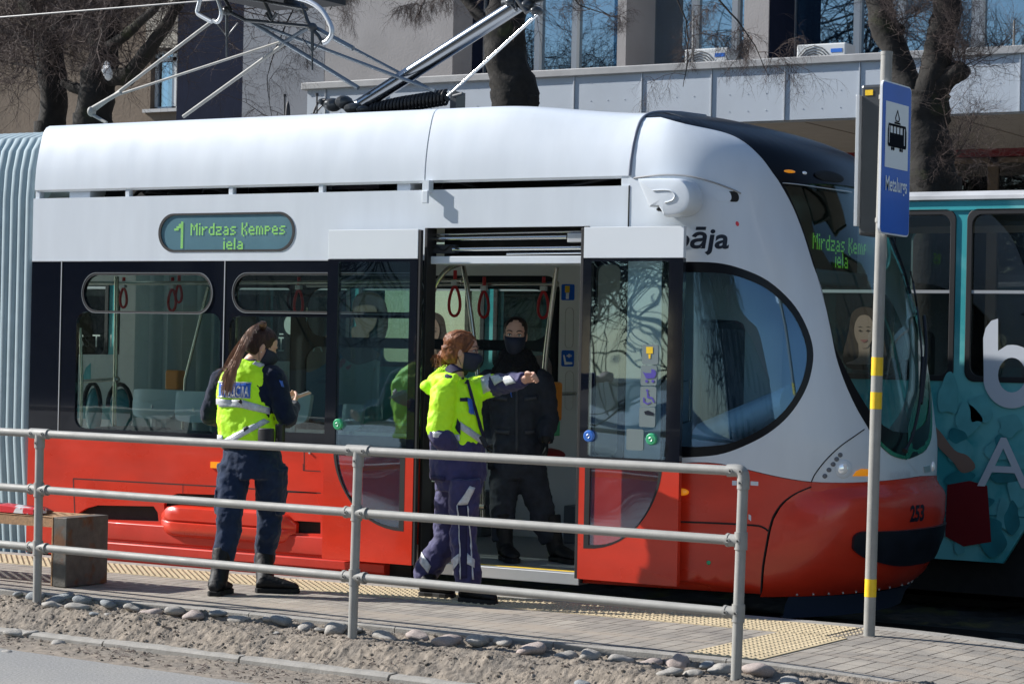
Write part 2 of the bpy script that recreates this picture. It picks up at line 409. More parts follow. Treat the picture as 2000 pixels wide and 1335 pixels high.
# platform, sloping down to the right of the sign
def pz(x): d = max(0, x+4.9); return -.012*d-.03*d*d if d < 1.2 else -.0576-.084*(d-1.2)
def paver_mat():
    q, n, L, b = newmat('pavers'); b.inputs['Roughness'].default_value = .85
    tc = n.new('ShaderNodeTexCoord'); mp = n.new('ShaderNodeMapping'); L.new(tc.outputs['Object'], mp.inputs[0])
    bt = n.new('ShaderNodeTexBrick'); L.new(mp.outputs[0], bt.inputs[0]); bt.inputs['Scale'].default_value = 1
    bt.inputs['Brick Width'].default_value = .21; bt.inputs['Row Height'].default_value = .21; bt.offset = .5; bt.inputs['Mortar Size'].default_value = .0034
    bt.inputs['Mortar Smooth'].default_value = .1; bt.inputs['Bias'].default_value = 0
    bt.inputs['Color1'].default_value = (.335, .312, .285, 1); bt.inputs['Color2'].default_value = (.285, .268, .248, 1); bt.inputs['Mortar'].default_value = (.075, .062, .052, 1)
    bt2 = n.new('ShaderNodeTexBrick'); L.new(mp.outputs[0], bt2.inputs[0]); bt2.inputs['Scale'].default_value = 1
    bt2.inputs['Brick Width'].default_value = .105; bt2.inputs['Row Height'].default_value = .42; bt2.offset = .5; bt2.inputs['Mortar Size'].default_value = .0052
    bt2.inputs['Color1'].default_value = (1, 1, 1, 1); bt2.inputs['Color2'].default_value = (.93, .93, .93, 1); bt2.inputs['Mortar'].default_value = (.26, .235, .215, 1)
    t = n.new('ShaderNodeTexNoise'); t.inputs['Scale'].default_value = 3.5; t.inputs['Detail'].default_value = 8; L.new(tc.outputs['Object'], t.inputs[0])
    r = n.new('ShaderNodeValToRGB'); r.color_ramp.elements[0].color = (.78, .76, .73, 1); r.color_ramp.elements[1].color = (1.12, 1.08, 1.0, 1)
    r.color_ramp.elements[0].position = .35; r.color_ramp.elements[1].position = .62; L.new(t.outputs[0], r.inputs[0])
    m1 = n.new('ShaderNodeMix'); m1.data_type = 'RGBA'; m1.blend_type = 'MULTIPLY'; m1.inputs[0].default_value = 1
    L.new(bt.outputs[0], m1.inputs[6]); L.new(r.outputs[0], m1.inputs[7])
    m2 = n.new('ShaderNodeMix'); m2.data_type = 'RGBA'; m2.blend_type = 'MULTIPLY'; m2.inputs[0].default_value = 1
    L.new(m1.outputs[2], m2.inputs[6]); L.new(bt2.outputs[0], m2.inputs[7])
    # drifted sand
    t2 = n.new('ShaderNodeTexNoise'); t2.inputs['Scale'].default_value = 1.3; t2.inputs['Detail'].default_value = 10; t2.inputs['Roughness'].default_value = .7
    mp2 = n.new('ShaderNodeMapping'); mp2.inputs['Scale'].default_value = (.5, 1.6, 1); L.new(tc.outputs['Object'], mp2.inputs[0]); L.new(mp2.outputs[0], t2.inputs[0])
    r2 = n.new('ShaderNodeValToRGB'); r2.color_ramp.elements[0].position = .52; r2.color_ramp.elements[1].position = .63; L.new(t2.outputs[0], r2.inputs[0])
    m3 = n.new('ShaderNodeMix'); m3.data_type = 'RGBA'; L.new(r2.outputs[0], m3.inputs[0]); L.new(m2.outputs[2], m3.inputs[6]); m3.inputs[7].default_value = (.335, .285, .23, 1)
    L.new(m3.outputs[2], b.inputs['Base Color'])
    bp = n.new('ShaderNodeBump'); bp.inputs['Strength'].default_value = .6; bp.inputs['Distance'].default_value = .004
    t3 = n.new('ShaderNodeTexNoise'); t3.inputs['Scale'].default_value = 90; t3.inputs['Detail'].default_value = 3; L.new(tc.outputs['Object'], t3.inputs[0])
    ad = n.new('ShaderNodeMath'); ad.operation = 'SUBTRACT'; L.new(t3.outputs[0], ad.inputs[0]); L.new(bt.outputs['Fac'], ad.inputs[1]); L.new(ad.outputs[0], bp.inputs['Height'])
    L.new(bp.outputs[0], b.inputs['Normal']); return q
M['paver'] = paver_mat()
def strip(y0, y1, dz, thick, xa=-40, xb=3, jit=0):
    g = MB(); xs = [xa]+[-16+.25*i for i in range(int((xb+16)/.25)+1)]
    rings = [[(x, y0, pz(x)+dz-thick), (x, y0, pz(x)+dz), (x, y1, pz(x)+dz), (x, y1, pz(x)+dz-thick)] for x in xs]
    g.loft(rings); return g
struct('platform', strip(10.455, 12.11, 0, .4), M['paver'])
for nm, ya, yb in (('platform_kerb', 10.385, 10.45), ('platform_edge', 12.115, 12.235)):
    g = MB(); x = -20
    L_ = 1.0 if nm == 'platform_kerb' else .5
    while x < 2:
        n_ = 4; rings = []
        for t in range(n_+1):
            q = x+.003+(L_-.006)*t/n_
            e = .008; rings.append([(q, ya, pz(q)-.4), (q, ya, pz(q)-e+.004), (q, ya+e, pz(q)+.004), (q, yb-e, pz(q)+.004), (q, yb, pz(q)-e+.004), (q, yb, pz(q)-.4)])
        g.loft(rings); x += L_
    struct(nm, g, M['kerb'], smooth=30)
M['tactile'] = mat('tactile_paving', (.50, .405, .255), .85, var=.12, vs=7, bump=.3, bs=120)
g = strip(11.62, 12.1, .004, .02, xa=-16, xb=-4.85)
rings = []
for y in (10.47, 11.6): rings.append([(-5.27, y, .004), (-4.86, y, .004), (-4.86, y, -.02), (-5.27, y, -.02)])
g.loft(rings)
def dot(x, y):
    r0, r1 = .0125, .007; z = .004+pz(x)
    n = 6; c = [(math.cos(k*math.pi/3), math.sin(k*math.pi/3)) for k in range(n)]
    g.add([(x+a*r0, y+b*r0, z) for a, b in c]+[(x+a*r1, y+b*r1, z+.0055) for a, b in c], [(i, (i+1) % 6, 6+(i+1) % 6, 6+i) for i in range(6)]+[(6, 7, 8, 9, 10, 11)])
x = -12.5
while x < -4.88:
    y = 11.645
    while y < 12.09: dot(x, y); y += .05
    x += .05
x = -5.245
while x < -4.87:
    y = 10.5
    while y < 11.61: dot(x, y); y += .05
    x += .05
struct('tactile_paving', g, M['tactile'], merge=0)

# ================================================ COBBLES along the kerb
STN = [(36,1192,38,0),(66,1194,26,0),(52,1167,24,2),(104,1168,42,2),(109,1183,40,0),(156,1188,40,0),(150,1173,48,2),(205,1176,46,2),(119,1205,30,0),(189,1195,20,2),
 (216,1196,22,0),(246,1182,35,2),(267,1190,36,0),(302,1198,46,1),(347,1201,42,0),(382,1207,50,1),(445,1205,32,2),(475,1211,42,0),(527,1217,25,0),(567,1218,45,2),(542,1229,20,0),
 (602,1228,36,0),(630,1233,20,0),(660,1233,55,0),(757,1243,56,0),(820,1246,52,1),(877,1254,62,1),(935,1259,52,0),(990,1262,45,0),(1042,1273,62,1),(1110,1279,50,0),(1157,1287,48,0),
 (1142,1309,40,2),(1217,1289,50,0),(1275,1294,48,1),(1342,1294,46,3),(1312,1316,45,0),(1357,1316,45,0),(1385,1302,30,2),(1414,1312,55,0),(1482,1318,62,1),(1547,1331,52,0),(10,1160,22,0),(700,1236,24,0),(20,1215,20,0)]
def stone_label(i, px, kd, w):
    look = ['grey', 'pinkish', 'dark blue-grey', 'tall pinkish'][kd]; size = 'large' if w > 49 else 'small' if w < 31 else 'medium'
    posts = ((70, 'left'), (690, 'middle'), (1440, 'end')); q = min(posts, key=lambda t: abs(t[0]-px)); side = 'right' if px > q[0] else 'left'
    same = sorted([t[0] for t in STN if min(posts, key=lambda u: abs(u[0]-t[0]))[1] == q[1] and (t[0] > q[0]) == (px > q[0])], key=lambda v: abs(v-q[0]))
    od = ['nearest', 'second', 'third', 'fourth', 'fifth', 'sixth', 'seventh', 'eighth', 'ninth', 'tenth', 'eleventh', 'twelfth', '13th', '14th', '15th', '16th', '17th'][same.index(px)]
    return '%s %s cobblestone in the sand, %s to the %s of the %s fence post' % (size, look, od, side, q[1])
KM = ['stone', 'stonep', 'stoned', 'stonep']
sprot = {}
for i, (px, py, wpx, kd) in enumerate(STN):
    key = (kd, i % 4)
    c = G(px, py+3, -.05); s = wpx/ (4479/(c-EYE).length)/2*1.08
    if key not in sprot:
        g = MB(); g.ell((0, 0, 0), Vector((1, 0, 0)), Vector((0, .8, 0)), Vector((0, 0, .42 if kd != 3 else .95)), 18, 12)
        sh = rnd.random()*20
        nv = []
        for v in g.v:
            q = Vector(v); d = 1+.34*noise.noise(q*1.4+Vector((sh, 0, 0)))+.06*noise.noise(q*4+Vector((0, sh, 0))); nv.append(tuple(q*d))
        g.v = nv
        me = put('cobblestone', g, M[KM[kd]], smooth=80, label=stone_label(i, px, kd, wpx), cat='cobblestone', group='cobblestones set along the platform kerb')
        sprot[key] = me; o = me
    else:
        o = sprot[key].copy(); COL.objects.link(o); o['label'] = stone_label(i, px, kd, wpx)
    o.scale = (s, s*.95, s*.9)
    zz = sand_h(c.x, c.y)
    o.location = (c.x, min(c.y-.02, 10.34), zz+.0+.12*s); o.rotation_euler = (rnd.uniform(-.15, .15), rnd.uniform(-.2, .2), rnd.uniform(0, 6.28) if kd < 3 else .3)
# dry litter blown against the road edge
g = MB()
for i in range(520):
    x = rnd.uniform(-9.4, -4.2); k = rnd.random(); y = road_edge(x)+rnd.uniform(.04, .36) if k < .8 else kerb_line(x)+rnd.uniform(.05, .3)
    cl = noise.noise(Vector((x*2.2, 0, 7)))
    if cl < -.05 and rnd.random() < .8: continue
    a = rnd.uniform(-.6, .6); l = rnd.uniform(.008, .05); z = sand_h(x, y)+.004
    g.path([(x, y, z), (x+l*math.cos(a)*.5, y+l*math.sin(a)*.5, z+rnd.uniform(.0, .012)), (x+l*math.cos(a), y+l*math.sin(a), z)], rnd.uniform(.001, .0028), n=4)
for i in range(4200):
    x = rnd.uniform(-11, -3.6); y = rnd.uniform(kerb_line(x)+.02, 10.36) if rnd.random() < .75 else rnd.uniform(road_edge(x)+.02, kerb_line(x)-.06)
    r = .002+.010*rnd.random()**3; g.ell((x, y, sand_h(x, y)+r*.3), Vector((r, 0, 0)), Vector((0, r, 0)), Vector((0, 0, r*.7)), 6, 3, 1)
put('twig_litter', g, [M['twig'], M['sand']], smooth=60, kind='stuff', merge=0, label='dry twigs, crumbs and grit scattered over the sand', cat='litter')

# ================================================ FENCE
fz = (.968, .635, .29); fp = [(-11.9, 10.39, 0), (-9.48, 10.25, -.006), (-7.085, 10.11, .014), (-4.745, 9.97, .018)]
T = thing('tube_railing', (fp[2][0], fp[2][1], -.06), 'long grey galvanised three-rail tube railing in front of the tram', 'railing')
def rail_pt(i, z): x, y, l = fp[i]; return Vector((x+l*z, y, z))
fit = []
for i in range(1, 4):
    g = MB(); g.path([rail_pt(i, -.15), rail_pt(i, .968)], .0255, n=16); put('post', g, M['galv'], T, smooth=50)
for k, z in enumerate(fz):
    g = MB(); a = rail_pt(0, z)-Vector((2.4, -.14, 0)); pts = [a, rail_pt(0, z), rail_pt(1, z), rail_pt(2, z), rail_pt(3, z)]
    if k == 0: pts[-1] = rail_pt(3, z)-Vector((.03, -.002, 0))
    g.path(pts, .0235, n=16); put('rail', g, M['galv'], T, smooth=50)
for i in range(1, 4):
    for k, z in enumerate(fz):
        c = rail_pt(i, z); g = MB(); dx = Vector((1, -.0585, 0)); dy = Vector((.0585, 1, 0))
        if k == 0 and i == 3:
            g.path([c-dx*.085, c-dx*.03+Vector((0, 0, .002)), c-dx*.008-Vector((0, 0, .008)), c-Vector((0, 0, .032)), c-Vector((0, 0, .085))], .0305, n=16, sm=4)
        elif k == 0:
            g.path([c-dx*.075, c+dx*.075], .031, n=16); g.path([c-Vector((0, 0, .085)), c], .031, n=16)
        else:
            g.path([c-Vector((0, 0, .042)), c+Vector((0, 0, .042))], .0315, n=16); g.path([c-dx*(.075), c+dx*(.075 if i < 3 else .0)], .030, n=16)
            g.path([c+dx*.062, c+dx*.075], .033, n=16) if i < 3 else None
            g.path([c-dx*.062, c-dx*.075], .033, n=16)
        sc = [c-dx*.05, c+dx*.05] if i < 3 else [c-dx*.055, c]
        if k == 0: sc.append(c-Vector((0, 0, .055)))
        for q in sc:
            g.path([q-dy*.026, q-dy*.036], .011, n=10); g.path([q-dy*.036, q-dy*.0375], .0055, n=8, m=1)
        put('fitting', g, [M['galv'], M['dark']], T, smooth=50)

# ================================================ STOP SIGN
T = thing('tram_stop_sign', (-4.825, 11.817, 0), 'grey pole with yellow bands and a blue tram stop sign beside the tram nose', 'tram stop sign')
pa = Vector((-4.825, 11.817, -.1)); pb = Vector((-4.79, 11.817, 3.2))
def polep(z): return pa+(pb-pa)*((z-pa.z)/(pb.z-pa.z))
g = MB(); g.path([pa, pb], .0315, n=24); put('pole', g, M['galv'], T, smooth=50)
g = MB(); g.path([polep(3.185), polep(3.205)], .033, n=24); put('pole_cap', g, M['galv'], T, smooth=50)
for a, b in ((697, 733), (765, 798), (1130, 1165)):
    za = P(1700, a, 11.8).z; zb = P(1700, b, 11.8).z
    g = MB(); g.path([polep(za), polep(zb)], .0325, n=24); put('yellow_band', g, M['yellow'], T, smooth=50)
ztop, zbot = 3.035, 2.20; SX = polep(2.6).x+.045
ya, yb = PX(1721, 300, SX).y, PX(1778, 300, SX).y
fx = lambda a, b, d: Vector((SX-d, a, b))
g = MB(); g.sheet(rrect(ya, zbot, yb, ztop, .035), [], fx, .012); put('sign_plate', g, M['signwhite'], T)
g = MB(); g.sheet(rrect(ya+.008, zbot+.008, yb-.008, ztop-.008, .03), [], lambda a, b, d: Vector((SX+.0025-d, a, b)), .002); pl = put('blue_face', g, M['blue'], T)
wy0, wy1 = ya+.045, yb-.05; wz1, wz0 = ztop-.11, ztop-.47
g = MB(); g.sheet([(wy0, wz0), (wy1, wz0), (wy1, wz1), (wy0, wz1)], [], lambda a, b, d: Vector((SX+.005-d, a, b)), .002); put('white_square', g, M['signwhite'], pl)
# tram pictogram
g = MB(); W = wy1-wy0; cx_ = (wy0+wy1)/2; f2 = lambda a, b, d: Vector((SX+.0075-d, cx_+a*W/2*.9, wz1-.035+b*(wz1-wz0)*.88))
hole = [(-.62, -.39), (-.62, -.29), (.62, -.29), (.62, -.39)]
g.sheet([(-.9, -.62), (-.84, -.66), (.84, -.66), (.9, -.62), (.9, -.36), (.82, -.26), (-.82, -.26), (-.9, -.36)], [[(-.68, -.42), (-.42, -.42), (-.42, -.3), (-.68, -.3)], [(-.36, -.42), (-.1, -.42), (-.1, -.3), (-.36, -.3)], [(-.04, -.42), (.22, -.42), (.22, -.3), (-.04, -.3)], [(.28, -.42), (.54, -.42), (.54, -.3), (.28, -.3)], [(.66, -.6), (.78, -.6), (.78, -.3), (.66, -.3)], [(-.82, -.6), (-.72, -.6), (-.72, -.3), (-.82, -.3)]], f2, .0015)
g.sheet([(-.3, -.25), (.3, -.25), (.26, -.22), (-.26, -.22)], [], f2, .0015)
g.sheet([(-.22, -.15), (-.04, -.03), (0, 0), (.04, -.03), (.22, -.15), (.16, -.21), (-.16, -.21)], [[(-.16, -.15), (0, -.03), (.16, -.15), (.12, -.19), (-.12, -.19)]], f2, .0015)
for a in (-.5, -.32, .32, .5): g.sheet(circ(a, -.69, .07, 12, .032), [], f2, .0015)
put('tram_pictogram', g, M['iconblack'], pl)
def textmesh(s, size, shear=0, bold=0, extrude=0, align='LEFT'):
    c = bpy.data.curves.new('t', 'FONT'); c.body = s; c.size = size; c.shear = shear; c.offset = bold; c.align_x = align; c.fill_mode = 'FRONT' if not extrude else 'BOTH'; c.extrude = extrude
    c.resolution_u = 4
    o = bpy.data.objects.new('t', c); COL.objects.link(o); dg = bpy.context.evaluated_depsgraph_get()
    me = bpy.data.meshes.new_from_object(o.evaluated_get(dg)); vs = [v.co.copy() for v in me.vertices]; fs = [tuple(p.vertices) for p in me.polygons]
    bpy.data.objects.remove(o); bpy.data.curves.remove(c); bpy.data.meshes.remove(me); return vs, fs
def text(name, s, size, f, mt, parent, shear=0, bold=0, align='LEFT', xs=1.0, label=None):
    vs, fs = textmesh(s, size, shear, bold, 0, align); g = MB(); g.add([f(v.x*xs, v.y, 0) for v in vs], fs); return put(name, g, mt, parent, recalc=False, label=label)
tz = P(1745, 375, 11.9).z; twm = max(v.x for v in textmesh('Metalurgs', .115, 0, .0015)[0])
text('sign_text', 'Metalurgs', .115, lambda a, b, d: Vector((SX+.0055, ya+.055+a*(yb-ya-.11)/twm, tz+b)), M['signtext'], pl, bold=.0015)
# information box on the back of the sign, open side to the platform
bx0, bx1 = P(1672, 300, 11.85).x, SX-.03
g = MB()
g.box(bx0+.012, bx1-.01, 11.87, yb-.02, zbot-.0, ztop+.0); put('information_box', g, M['signbox'], T, bevel=.015)
for a in (bx0, bx1-.045):
    g = MB(); g.box(a, a+.02, 11.835, 11.9, zbot+.05, ztop-.06); put('side_rail', g, M['alu'], T, bevel=.002)
g = MB(); g.box(bx0+.04, bx0+.085, 11.866, 11.872, ztop-.06, ztop-.03); put('sticker', g, M['yellow'], T)
for z in (zbot+.08, ztop-.08):
    c = polep(z); g = MB(); g.path([c-Vector((0, 0, .012)), c+Vector((0, 0, .012))], .036, n=16); g.box(c.x, SX-.012, c.y-.01, c.y+.01, z-.01, z+.01); put('clamp', g, M['galv'], T)

# ================================================ BENCH
bc = Vector((-9.7, 10.9, 0))
T = thing('metal_bench', (-9.69, 10.89, 0), 'rusty perforated metal bench on dark steel blocks at the left edge', 'bench')
by0, by1 = 10.70, 11.085; bz = .432
g = MB(); g.box(-9.775, -9.665, by0, by1, 0.004, bz); put('steel_block', g, M['rust'], T, bevel=.004)
g = MB(); g.box(-9.785, -9.776, by0-.002, by1, 0.004, bz); put('block_edge', g, M['benchtop'], T)
holes = []
xx = -11.9
r_ = 0
while xx < -9.84:
    for j in range(5):
        yy = by0+.05+.07*j+(.035 if r_ % 2 else 0)
        if yy < by1-.03: holes.append(circ(xx, yy, .017, 10))
    xx += .045; r_ += 1
g = MB(); g.sheet([(-12.0, by0+.012), (-9.79, by0+.012), (-9.79, by1-.006), (-12.0, by1-.006)], holes, lambda a, b, d: Vector((a, b, bz-.003-d)), .006)
for a, b in ((by0+.012, by0+.018), (by1-.012, by1-.006)): g.box(-12, -9.79, a, b, bz-.065, bz-.004)
put('perforated_seat', g, M['benchtop'], T)
g = MB(); g.box(-12.1, -11.99, by0, by1, 0.004, bz); put('steel_block', g, M['rust'], T, bevel=.004)
# folded bag / magazine on the bench
bpz = bz+.001; c = P(35, 968, 10.9)
T = thing('shopping_bag', (-10.2, 10.85, bz), 'flat red, white and green carrier bag lying on the bench', 'bag')
g = MB(); rings = []
for t in range(9):
    x = -10.62+.62*t/8; wv = .12*min(1, (9-t)/3+.25); hh = .05*(1-.25*t/8)*(1 if t < 8 else .5)
    rings.append([(x, 10.88+wv*math.cos(a), bpz+max(0, hh*.5+hh*.5*math.sin(a)*(1 if math.sin(a) > 0 else 1))) for a in [2*math.pi*k/14 for k in range(14)]])
g.loft(rings); put('bag_body', g, mat('bag_black', (.02, .022, .03), .35, coat=.3), T, smooth=60)
g = MB(); rings = []
for t in range(7):
    x = -10.3+.33*t/6; rings.append([(x, 10.745-.003*t, bpz+.004), (x, 10.742-.003*t, bpz+.045-.002*t), (x, 10.76, bpz+.05-.002*t), (x, 10.85, bpz+.053-.003*t), (x, 10.85, bpz+.006)])
g.loft(rings)
bagm = mat('bag_print', (.65, .02, .03), .35, coat=.3, col2=(.7, .72, .74), c2s=7, c2lo=.47, c2hi=.49)
put('printed_flap', g, bagm, T)
# ================================================ TREES
def limb(g, pts, Y, m=0, n=10, dy=0):
    w_ = [(P(a, b, Y+dy*i), r) for i, (a, b, r) in enumerate(pts)]
    # bumpy tapering bark tube
    P3 = [p for p, r in w_]; R = [r for p, r in w_]
    q = []; qr = []
    for i in range(len(P3)-1):
        for k in range(5):
            t = k/5; q.append(P3[i].lerp(P3[i+1], t)); qr.append((R[i]*(1-t)+R[i+1]*t)*(1+.10*noise.noise(Vector((i*3+t*4, P3[0].x, 2)))))
    q.append(P3[-1]); qr.append(R[-1])
    b0 = len(g.v); g.path(q, qr, n=n, m=m)
    for i in range(b0, len(g.v)):
        v = Vector(g.v[i]); d = Vector((noise.noise(v*5), noise.noise(v*5+Vector((9, 0, 0))), 0))*min(.05, max(R)*.22)+Vector((noise.noise(v*16), noise.noise(v*16+Vector((9, 0, 0))), 0))*min(.025, max(R)*.1); g.v[i] = tuple(v+d)
    return list(zip(q, qr))
def twig(g, p, d, r, L, dep, R, droop=.0, m=1):
    n = 4 if dep > 1 else 3; pts = [p]; k = 4 if dep > 0 else 3; dd = d.copy()
    for i in range(k):
        dd = (dd + Vector((R.uniform(-.35, .35), R.uniform(-.35, .35), R.uniform(-.28, .28)-droop*.25))).normalized(); pts.append(pts[-1]+dd*L/k)
    g.path(pts, [r*(1-.6*i/k) for i in range(k+1)], n=n, m=m)
    if dep > 0:
        for i in range(1, k+1):
            for _ in range(2 if R.random() < .75 else 1):
                ax = Vector((R.uniform(-1, 1), R.uniform(-1, 1), R.uniform(-1, 1))).normalized()
                nd = (dd*.75 + ax*.85).normalized(); twig(g, pts[i], nd, r*.58, L*R.uniform(.5, .78), dep-1, R, droop, m)
def grow(g, nodes, R, cnt, L, r, dep, up=.4, droop=0, start=.3):
    for _ in range(cnt):
        i = int(len(nodes)*(start+(1-start)*R.random())); i = min(i, len(nodes)-1); p, rr = nodes[i]
        d = Vector((R.uniform(-1, 1), R.uniform(-1, 1), R.uniform(-.5, 1)+up)).normalized(); twig(g, p, d, r*.8*R.uniform(.6, 1.2), L*R.uniform(.5, 1.2), dep, R, droop)
def tree(name, trunk, limbs, Y, label, seed, twigs, cat='tree', extra=None, group='bare street trees behind the trams'):
    R = random.Random(seed); x, z = xz(trunk[0][0], trunk[0][1], Y)
    T = thing(name, (x, Y, -.15), label, cat, group)
    g = MB(); base = [(trunk[0][0], trunk[0][1])]
    b = P(trunk[0][0], trunk[0][1], Y); g.path([Vector((b.x, Y, -.2)), Vector((b.x, Y, .5)), Vector((b.x+.02, Y, 1.6)), b-Vector((0, 0, -.15))], [trunk[0][2]*1.6, trunk[0][2]*1.15, trunk[0][2]*1.05, trunk[0][2]], n=14)
    limb(g, trunk, Y, n=18); put('trunk', g, M['bark'], T, smooth=70, merge=0)
    g = MB()
    for k, L in enumerate(limbs):
        nd = limb(g, L[0], Y, n=10, dy=L[1]); c = L[2] if len(L) > 2 else twigs
        grow(g, nd, R, c, L[3] if len(L) > 3 else .9, L[4] if len(L) > 4 else .014, 3, droop=L[5] if len(L) > 5 else 0, start=L[6] if len(L) > 6 else .3)
    put('crown', g, [M['bark'], M['twig']], T, smooth=70, merge=0)
    return T
tree('bare_tree', [(95,265,0.165),(105,190,0.148),(98,110,0.148),(100,70,0.148)],
 [([(100,80,0.122),(70,40,0.087),(45,0,0.078),(20,-90,0.052)],.05),([(100,80,0.104),(135,30,0.078),(150,-10,0.070),(170,-100,0.044)],-.1),([(98,100,0.078),(60,85,0.052),(10,60,0.039),(-60,20,0.026)],.1),([(100,90,0.070),(90,30,0.061),(95,-60,0.044)],.2),([(105,150,0.026),(60,130,0.017),(0,120,0.010)],.1)], 19,
 'leftmost bare tree with twisted limbs rising behind the tram roof', 11, 7)
tree('bare_tree', [(180,250,0.209),(190,180,0.191),(195,140,0.174),(205,110,0.157)],
 [([(205,120,0.131),(215,60,0.113),(225,0,0.096),(240,-90,0.070)],0),([(200,150,0.096),(250,150,0.096),(290,100,0.078),(330,40,0.061),(370,-30,0.044)],-.1),([(200,110,0.087),(170,50,0.070),(175,0,0.061),(180,-90,0.044)],.1),([(180,180,0.087),(140,170,0.052),(125,160,0.044)],0,2),([(205,100,0.070),(255,60,0.052),(300,20,0.039),(340,-40,0.026)],-.3)], 18.6,
 'bare tree with a white plastic scrap caught in its fork', 12, 7)
tree('bare_tree', [(1003,225,0.217),(1005,170,0.209),(990,110,0.204),(985,60,0.191),(992,0,0.174),(1000,-60,0.174)],
 [([(975,70,0.070),(935,30,0.061),(905,-10,0.052),(880,-80,0.044)],0,2),([(1010,215,0.087),(1036,200,0.087),(1040,185,0.070)],0,0),([(990,-60,0.087),(800,-150,0.052),(700,-90,0.017),(660,-20,0.007),(645,20,0.003)],0,7,.3,.006,.9,.6),
  ([(990,-60,0.070),(900,-140,0.035),(850,-60,0.010),(830,0,0.005),(815,30,0.003)],0,6,.3,.006,.9,.6),([(1000,-60,0.070),(1200,-150,0.044),(1300,-60,0.011),(1340,40,0.007),(1345,110,0.005),(1335,170,0.003)],0,5,.34,.006,.8,.5),
  ([(1000,-60,0.070),(1250,-120,0.044),(1380,-30,0.011),(1440,40,0.007),(1475,90,0.005),(1500,150,0.003)],0,6,.36,.006,.8,.5),([(990,-60,0.070),(720,-120,0.035),(590,-20,0.010),(540,90,0.006),(520,150,0.004),(530,230,0.003)],0,4,.4,.007,.6,.5),([(1000,-60,0.052),(1080,-60,0.017),(1130,10,0.007),(1190,30,0.003)],0,6,.3,.005,.4,.5)], 19,
 'thick mossy bare trunk standing behind the middle of the tram roof', 13, 6)
tree('bare_tree', [(1825,380,0.235),(1815,320,0.226),(1808,250,0.191),(1806,200,0.183),(1808,180,0.174)],
 [([(1800,215,0.139),(1765,150,0.122),(1745,90,0.113),(1722,40,0.122),(1712,-20,0.104),(1700,-90,0.087)],0,5,.5,.007),([(1810,190,0.139),(1830,140,0.131),(1838,80,0.126),(1850,20,0.122),(1850,-60,0.104)],0,5,.5,.007),
  ([(1832,170,0.104),(1855,150,0.087),(1875,138,0.096),(1885,128,0.061)],0,11,.6,.006,-.3,.7),([(1735,80,0.044),(1755,60,0.052),(1765,50,0.026)],0,5,.3,.006),([(1815,330,0.052),(1850,320,0.017),(1870,300,0.005)],0,8,.5,.005)], 18.8,
 'forked mossy bare tree behind the blue stop sign', 14, 6)
# scrap of plastic in the fork
g = MB(); c = P(208, 392, 18.3); 
c = P(209, 137, 18.3)
g.ell(c, Vector((.065, 0, 0)), Vector((0, .04, 0)), Vector((0, 0, .10)), 12, 7)
g.v = [tuple(Vector(v)+Vector((noise.noise(Vector(v)*9), noise.noise(Vector(v)*9+Vector((5, 0, 0))), noise.noise(Vector(v)*9+Vector((0, 5, 0)))))*.05) for v in g.v]
put('plastic_bag', g, M['plasticbag'], smooth=30, label='crumpled white plastic bag caught in the fork of the left tree', cat='plastic bag')

# ================================================ BUILDINGS BEHIND
YW = 24.5; YG = 25.2; YF = 22.0
def X_(px, Y): return P(px, 100, Y).x
cz0, cz1 = P(1450, 240, YF).z, P(1450, 118, YF).z
T = thing('office_building', (X_(1300, YW), YW, -.15), 'grey office building with a panelled canopy, tall windows and pillars', 'building')
top = 11
def seg(nm, pa, pb, mt, y0=YW, y1=YW+4, z0=cz0, z1=top, y_=None):
    g = MB(); g.box(X_(pa, y0), X_(pb, y0), y0, y1, z0, z1); return put(nm, g, M[mt], T)
seg('wall', 475, 634, 'stucco_shaded'); seg('wall', 635, 884, 'stucco', y0=YW-.01)
seg('pillar', 1205, 1222, 'stucco', y1=YG+.1); seg('pillar', 1452, 1500, 'stucco', y1=YG+.1)
g = MB(); xr = X_(1500, YW)+.003; g.box(xr, xr+.012, YW+.02, YG, cz1, top); put('painted_reveal', g, M['navy'], T)
g = MB(); xr = X_(884, YW)+.003; g.box(xr, xr+.012, YW+.45, YG, cz1, top); put('painted_reveal', g, M['navy'], T)
# glazing behind the pillars
xa, xb = X_(884, YW)+.02, X_(2300, YG)
bays = [(926, 1205), (1222, 1452), (1528, 2300)]
for a, b in bays:
    xa, xb = X_(a, YG)-.2, X_(b, YG)
    g = MB(); g.box(xa, xb, YG+.05, YG+.056, cz1-.3, top); w_ = put('window', g, M['bglass'], T)
    g = MB(); x = xa
    g.sheet([(xa, cz1-.3), (xb, cz1-.3), (xb, top), (xa, top)], [], lambda q, r, d: Vector((q, YG+.5+.04*math.sin(q*16), r)), 0, .12)
    put('curtain', g, M['curtain'], w_, smooth=60)
    g = MB(); x = xa+.1; k = 0
    while x < xb:
        g.box(x, x+(.075 if k % 3 else .14), YG-.02, YG+.07, cz1-.3, top); x += (1.02, .55, .9)[k % 3]; k += 1
    g.box(xa, xb, YG-.01, YG+.07, cz1+3.2, cz1+3.28); put('window_frame', g, M['bwhite'], w_)
